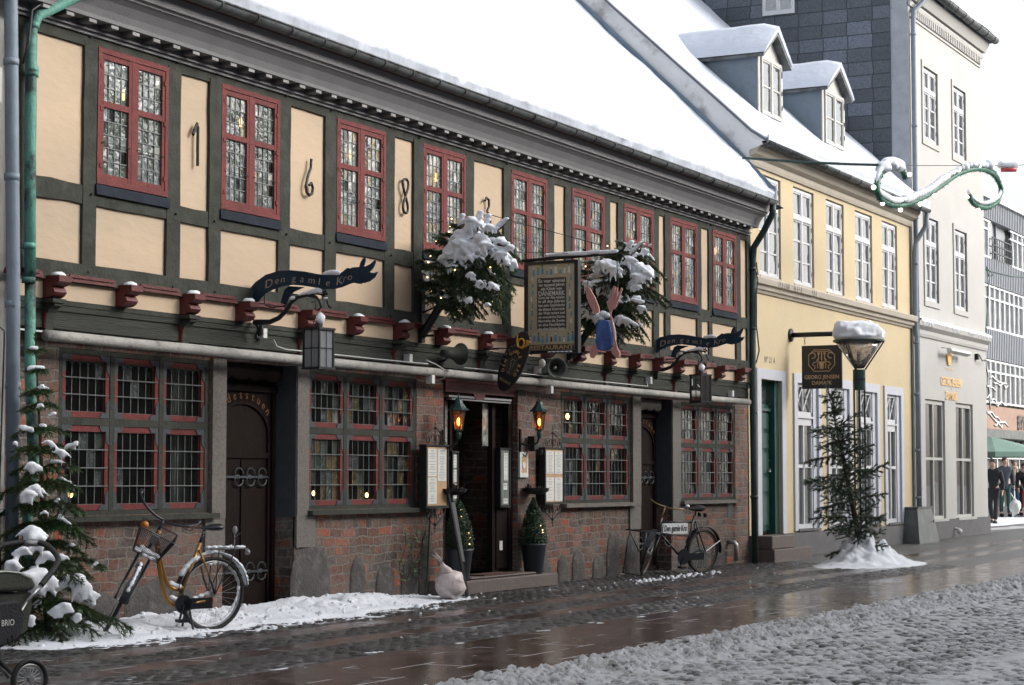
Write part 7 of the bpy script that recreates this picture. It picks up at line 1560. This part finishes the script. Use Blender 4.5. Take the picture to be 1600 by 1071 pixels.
f = MB(); [f.tube([(1.34,s*.17,.64),(1.42,s*.19,.03)], .010, 6) for s in (-1,1)]; f.tube([(1.42,-.19,.03),(1.42,.19,.03)], .010, 6); f.tube(bent_path([(.80,.03,.62),(.84,.04,.48),(.74,.05,.42),(.68,.05,.56)]), .008, 5); f.build('rack_stand', M['zinc'], root, smooth=True, local=True)
f = MB(); A = [(-(R+.03)*math.cos(t),-.035,R+(R+.03)*math.sin(t)) for t in [math.radians(-5+k*165/24) for k in range(25)]]; f.ribbon(A, [(p[0],.035,p[2]) for p in A], (0,0,.004)); f.build('rear_fender', M['blackpaint'], root, local=True)
f = MB(sx); A = [(WB+(R+.03)*math.cos(t),-.035,R+(R+.03)*math.sin(t)) for t in [math.radians(25+k*130/24) for k in range(25)]]; f.ribbon(A, [(p[0],.035,p[2]) for p in A], (0,0,.004)); f.build('front_fender', M['blackpaint'], root, local=True)
f = MB(); f.tube([(0,.06,R),(-.30,.06,R+.16)], .006, 5); f.build('fender_stay', M['chrome'], root, local=True)
f = MB(); f.lathe([(.12,.045),(.12,.055)], (.44,0,.26), 18, axis='y'); f.box(.02,.44,.045,.056,.21,.31); f.tube([(.44,.06,.26),(.52,.07,.12)], .011, 6); f.box(.48,.58,.07,.16,.10,.13); f.build('chain_guard', M['blackpaint'], root, local=True)
# ================================================================== stroller entering at the lower left
sp = atz(45, 1096); root = empty('stroller', (sp[0],sp[1],0), 'dark olive pushchair with black bag and spoked wheel in front of the snowy fir', 'stroller')
Y0s = sp[1]
def SPX(x, y, dy=0): q = aty(x, y, Y0s+dy); return Vector(q)
c = SPX(46, 1062); b = MB(); n = 30
def ringy(mb, c, r, t): mb.tube([(c[0]+r*math.cos(6.2832*k/30), c[1], c[2]+r*math.sin(6.2832*k/30)) for k in range(31)], t, 8, cap=False)
tilt = Matrix.Rotation(math.radians(-18), 3, 'Z'); wx = lambda p: tuple(c+tilt@(Vector(p)-c))
b = MB(wx); ringy(b, c, .118, .018); w_ = b.build('wheel', M['rubber'], root, smooth=True); b = MB(wx); ringy(b, c, .095, .008); b.lathe([(.02,-.03),(.02,.03)], c, 10, axis='y')
for k in range(18): t = k*6.2832/18; b.tube([(c[0]+.018*math.cos(t),c[1],c[2]+.018*math.sin(t)),(c[0]+.095*math.cos(t+.1),c[1],c[2]+.095*math.sin(t+.1))], .003, 4)
b.build('spoked_hub', M['alu'], w_)
b = MB(); b.tube([SPX(75,848),SPX(93,870,-.0)], .012, 8) if False else None
hd = bent_path([SPX(-10,862,.35),SPX(8,852,.32),SPX(40,848,.25),SPX(68,850,.1),SPX(84,862,0),SPX(91,875,-.05),SPX(84,890,-.06),SPX(72,905,-.06),SPX(64,915,-.06)]); b.tube(hd, .019, 10); b.build('foam_handle', M['rubber'], root, smooth=True)
b = MB(); b.tube([SPX(66,913,-.06),SPX(42,940,-.06)], .011, 8); b.tube([SPX(40,849,.25),SPX(60,849.5,.14)], .0205, 10); b.tube([SPX(10,995,-.02),SPX(-8,1020,0)], .012, 8); b.tube([SPX(-8,1030,0),SPX(14,1058,0)], .014, 8); b.tube([SPX(42,940,-.06),SPX(0,1010,0)], .008, 8); b.build('chassis_tube', M['alu'], root, smooth=True)
b = MB(); b.prism([SPX(x,y,-.04) for x, y in ((-40,900),(-10,893),(15,891),(35,893),(50,900),(60,915),(52,924),(-40,928))], (0,.45,0)); hd_ = b.build('canopy', M['oliv'], root); k_ = hd_.modifiers.new('b','BEVEL'); k_.width = .03; k_.segments = 3
b = MB(); b.tube([SPX(-20,895,-.05),SPX(10,893,-.05),SPX(30,895,-.05),SPX(48,903,-.05)], .004, 5); b.build('piping', M['paper'], hd_)
b = MB(); b.prism([SPX(x,y,0) for x, y in ((-40,928),(48,926),(50,945),(42,985),(36,990),(-40,1000))], (0,.35,0)); b.build('seat_body', M['oliv'], root)
b = MB(); b.prism([SPX(x,y,-.09) for x, y in ((-40,945),(0,942),(32,938),(40,960),(36,985),(30,1000),(5,1012),(-40,1010))], (0,.09,0)); bg_ = b.build('hanging_bag', M['darkcloth'], root); k_ = bg_.modifiers.new('b','BEVEL'); k_.width = .015
b = MB(); q = SPX(12,978,-.095); text(b, 'BRIO', .055, front(q.x, q.y, q.z), .002, width=.115); b.build('bag_lettering', M['paper'], bg_)
b = MB(); b.tube(bent_path([SPX(12,998,-.09),SPX(14,1006,-.09),SPX(20,1004,-.09),SPX(19,992,-.09)]), .007, 6); b.tube([SPX(-8,1008,-.04),SPX(-4,1030,-.02),SPX(16,1052,0)], .016, 8); b.build('bag_strap', M['darkcloth'], root)
# ================================================================== people at the far end of the street
def skinned(name, J, E, mat_, parent, sub=2):
    me = bpy.data.meshes.new(name); me.from_pydata([j[0] for j in J], E, []); me.materials.append(M[mat_]); o = bpy.data.objects.new(name, me); sc.collection.objects.link(o); o.parent = parent
    k = o.modifiers.new('skin', 'SKIN'); sv = me.skin_vertices[0].data if me.skin_vertices else None
    if not me.skin_vertices:
        import bmesh
        b = bmesh.new(); b.from_mesh(me); b.verts.layers.skin.verify(); b.to_mesh(me); b.free(); sv = me.skin_vertices[0].data
    for i, j in enumerate(J): r = j[1]; sv[i].radius = (r, r) if not isinstance(r, tuple) else r
    sv[0].use_root = True
    s = o.modifiers.new('sub', 'SUBSURF'); s.levels = sub; s.render_levels = sub
    for p in me.polygons: p.use_smooth = True
    k.use_smooth_shade = True; return o
def person(loc, heading, H, label, coat, legs, hat=None, scarf=False, stride=.16, arm=.0, coat_len=.80, seed=0, hold=0, group='people walking at the end of the street'):
    root = empty('person', loc, label, 'person', group, rz=heading); k = H/1.75
    def v(x, y, z): return (x*k, y*k, z*k)      # x forward, y left
    s = stride
    body = [(v(0,0,.95),.10*k),(v(0,0,1.15),.10*k),(v(0,0,1.36),.10*k),(v(0,0,1.47),.05*k),(v(.01,0,1.53),.050*k),(v(.02,0,1.62),.085*k),(v(.015,0,1.70),.075*k),
            (v(0,.09,.90),.08*k),(v(s*.6,.10,.50),.055*k),(v(s,.10,.10),.04*k),(v(s+.14,.11,.04),.035*k),
            (v(0,-.09,.90),.08*k),(v(-s*.2,-.10,.50),.055*k),(v(-s*1.1,-.10,.14),.04*k),(v(-s*1.1+.13,-.11,.05),.035*k),
            (v(0,.17,1.36),.045*k),(v(-.06+arm*.1,.25,1.10),.042*k),(v(.04+arm*.3,.26,.86),.034*k),
            (v(0,-.17,1.36),.045*k),(v(.02,-.25,1.10),.042*k),(v(.10,-.25,.86),.034*k)]
    E = [(0,1),(1,2),(2,3),(3,4),(4,5),(5,6),(0,7),(7,8),(8,9),(9,10),(0,11),(11,12),(12,13),(13,14),(2,15),(15,16),(16,17),(2,18),(18,19),(19,20)]
    skinned('body', body, E, 'skin', root)
    J = [(v(0,0,.95),.125*k),(v(0,0,1.15),.135*k),(v(0,0,1.38),.145*k),(v(0,0,1.52),.085*k),(v(0,.19,1.38),.085*k),(v(-.06+arm*.1,.26,1.10),.062*k),(v(.04+arm*.3,.265,.90),.05*k),(v(0,-.19,1.38),.085*k),(v(.02,-.26,1.10),.062*k),(v(.10,-.255,.90),.05*k),(v(0,0,coat_len),.15*k)]
    skinned('coat', J, [(0,1),(1,2),(2,3),(2,4),(4,5),(5,6),(2,7),(7,8),(8,9),(0,10)], coat, root)
    J = [(v(0,0,.93),.115*k),(v(0,.09,.88),.095*k),(v(s*.6,.10,.50),.072*k),(v(s,.10,.09),.058*k),(v(0,-.09,.88),.095*k),(v(-s*.2,-.10,.50),.072*k),(v(-s*1.1,-.10,.12),.058*k)]
    skinned('trousers', J, [(0,1),(1,2),(2,3),(0,4),(4,5),(5,6)], legs, root)
    sh = MB(); 
    for c_ in ((s+.05,.105,.05),(-s*1.1+.05,-.105,.055)): sh.ball(v(*c_), .055*k, 10, sx=2.5, sy=1.05, sz=1.1)
    sh.build('shoes', M['darkcloth'], root, smooth=True, local=True)
    f = MB(); f.ball(v(.035,0,1.625), .083*k, 16, sx=.98, sy=.84, sz=1.22); f.prism([v(.115,-.012,1.60),v(.115,.012,1.60),v(.138,0,1.598),v(.112,0,1.645)], (0,0,.001)); f.ball(v(.02,.073,1.62), .017*k, 6, sy=.5, sz=1.4); f.ball(v(.02,-.073,1.62), .017*k, 6, sy=.5, sz=1.4); hd = f.build('head', M['skin'], root, smooth=True, local=True)
    f = MB()
    for sy in (-1,1): f.ball(v(.108,sy*.03,1.64), .010*k, 6)
    f.box(*[q*k for q in (.112,.118,-.022,.022,1.566,1.572)]); f.build('eyes_and_mouth', M['hair'], hd, smooth=False, local=True)
    f = MB(); f.ball(v(.005,0,1.672), .098*k, 14, sx=1.0, sy=.92, sz=.88); 
    if hat: f.lathe([(.095*k,1.66*k),(.105*k,1.665*k),(.10*k,1.71*k)], (0,0,0), 12)
    f.build('hat' if hat else 'hair', M[hat or 'hair'], root, smooth=True, local=True)
    if scarf: f = MB(); f.lathe([(.10*k,1.42*k),(.125*k,1.47*k),(.115*k,1.53*k),(.08*k,1.56*k)], (.02*k,0,0), 12); f.box(*[q*k for q in (.14,.18,-.06,.03,1.08,1.46)]); f.box(*[q*k for q in (.15,.185,.04,.10,1.15,1.46)]); f.build('scarf', M['scarf'], root, smooth=True, local=True)
    # hands with separate fingers
    for sy, hx, hy in ((1,.04+arm*.3,.262),(-1,.10,-.252)):
        f = MB(); f.ball(v(hx+.01,hy,.835), .034*k, 8, sx=1.1, sy=.55, sz=1.25)
        for q in range(4): x = hx-.02+q*.018; f.tube([v(x,hy,.81),v(x+.006,hy-sy*.004,.775-(.006 if q in (1,2) else 0)),v(x+.004,hy-sy*.018,.75)], [.0085*k,.008*k,.006*k], 6)
        f.tube([v(hx+.035,hy,.84),v(hx+.055,hy-sy*.01,.81),v(hx+.055,hy-sy*.015,.79)], [.010*k,.009*k,.007*k], 6); f.build('hand', M['skin'], root, smooth=True, local=True)
    return root
def foot(x, y):
    X = 60
    for _ in range(6): p = atz(x, y, ground(X)); X = p[0]
    return Vector(p)
vd = YAW
def height_at(p, ytop, x): 
    # real height of something whose top is at image row ytop
    d = math.hypot(p.x, p.y+CAMD); q = aty(x, ytop, p.y); return q[2]-p.z
P_ = foot(1553, 819); person(P_, vd+math.pi-.5, height_at(P_, 718, 1553), 'person in a long black coat walking at the corner of the grey house', 'darkcloth', 'darkcloth', coat_len=.62, stride=.2)
q = P_+Vector((.15,-.45,0)); b = MB(); b.ball((q.x+.25,q.y-.05,.15+.45), .17, 14, sx=.6, sy=.9, sz=1.3, lump=.5); b.tube([(q.x+.25,q.y-.05,.8),(q.x+.2,q.y+.05,1.0)], .015, 6); b.build('carrier_bag', M['whitebag'], None, smooth=True); tag(bpy.data.objects['carrier_bag'], 'bulging white carrier bag held beside the person in the long black coat', 'bag')
P_ = foot(1571, 808); h_ = height_at(P_, 715, 1571); person(P_, vd+math.pi+.1, h_, 'dark-haired person in a navy jacket, face visible, behind the white carrier bag', 'navycloth', 'tealcloth', stride=.06)
q = P_+Vector((.9,-.5,.3)); b = MB(); b.box(q.x-.2,q.x+.12,q.y-.1,q.y+.1,q.z,q.z+.55); tag(b.build('paper_bag', M['redbag'], None), 'red paper bag between the navy jacket and the jeans', 'bag')
P_ = foot(1586, 805); h_ = height_at(P_, 719, 1586); person(P_, vd+math.pi-.1, h_, 'person in an olive coat and pale scarf with blue jeans and a grey woolly hat', 'olivecoat', 'jeans', hat='greyhat', scarf=True, stride=.05)
P_ = foot(1601, 806); h_ = height_at(P_, 724, 1601); person(P_, vd+math.pi+.2, h_, 'person in black clothing with a pale scarf at the right picture edge', 'darkcloth', 'darkcloth', scarf=True, stride=.08)
P_ = Vector(foot(1562, 801)); P_.y += 1.0; person(P_, vd+math.pi, 1.72, 'person in a teal coat half hidden behind the long black coat', 'tealcloth', 'tealcloth', stride=.05)
# parasol
p = foot(1548, 800); p = Vector((p.x*1.02, p.y+.3, p.z)); root = empty('market_parasol', p, 'faded green market parasol open above the pedestrians at the right', 'parasol'); t0 = aty(1540, 678, p.y); e0 = aty(1597, 708, p.y); e1 = aty(1541, 710, p.y)
Rr = 2.2; b = MB(); n = 8; top = (p.x, p.y, aty(1545,682,p.y)[2]); zr = aty(1545,707,p.y)[2]; vs = [top]+[(p.x+Rr*math.cos(k*6.2832/n+.3), p.y+Rr*math.sin(k*6.2832/n+.3), zr) for k in range(n)]
b.add(vs, [(0,k+1,(k+1)%n+1) for k in range(n)]); vs2 = [(v_[0],v_[1],v_[2]-.18) for v_ in vs[1:]]; b.add(vs[1:]+vs2, [(k,(k+1)%n,n+(k+1)%n,n+k) for k in range(n)]); b.build('parasol_canvas', M['parasol'], root); b = MB(); b.tube([p, top], .04, 8); b.build('parasol_pole', M['white'], root)
# snowy branch decoration before the modern facade
root = empty('snowy_branch', aty(1550, 650, 5.5), 'bare snow-covered branches in front of the shop fascia of the modern building', 'branch'); b = MB(); s_ = MB(); rnd = random.Random(2)
for (xa, ya), (xb, yb) in (((1538,640),(1568,662)),((1538,645),(1575,668)),((1540,618),(1556,632)),((1538,600),(1556,616)),((1545,592),(1572,600)),((1550,600),(1574,606)),((1552,662),(1566,668)),((1556,636),(1572,632)),((1540,560),(1548,640))):
    A = Vector(aty(xa, ya, 5.5)); B_ = Vector(aty(xb, yb, 5.5)); P = [A.lerp(B_, k/6)+Vector((rnd.uniform(-.1,.1),0,rnd.uniform(-.1,.1))) for k in range(7)]; b.tube(P, .02, 5); s_.tube([q+Vector((0,-.02,.035)) for q in P], [.008,.028,.018,.034,.018,.028,.008], 6)
b.build('branch_wood', M['bark'], root); s_.build('branch_snow', M['snow'], root, smooth=True)
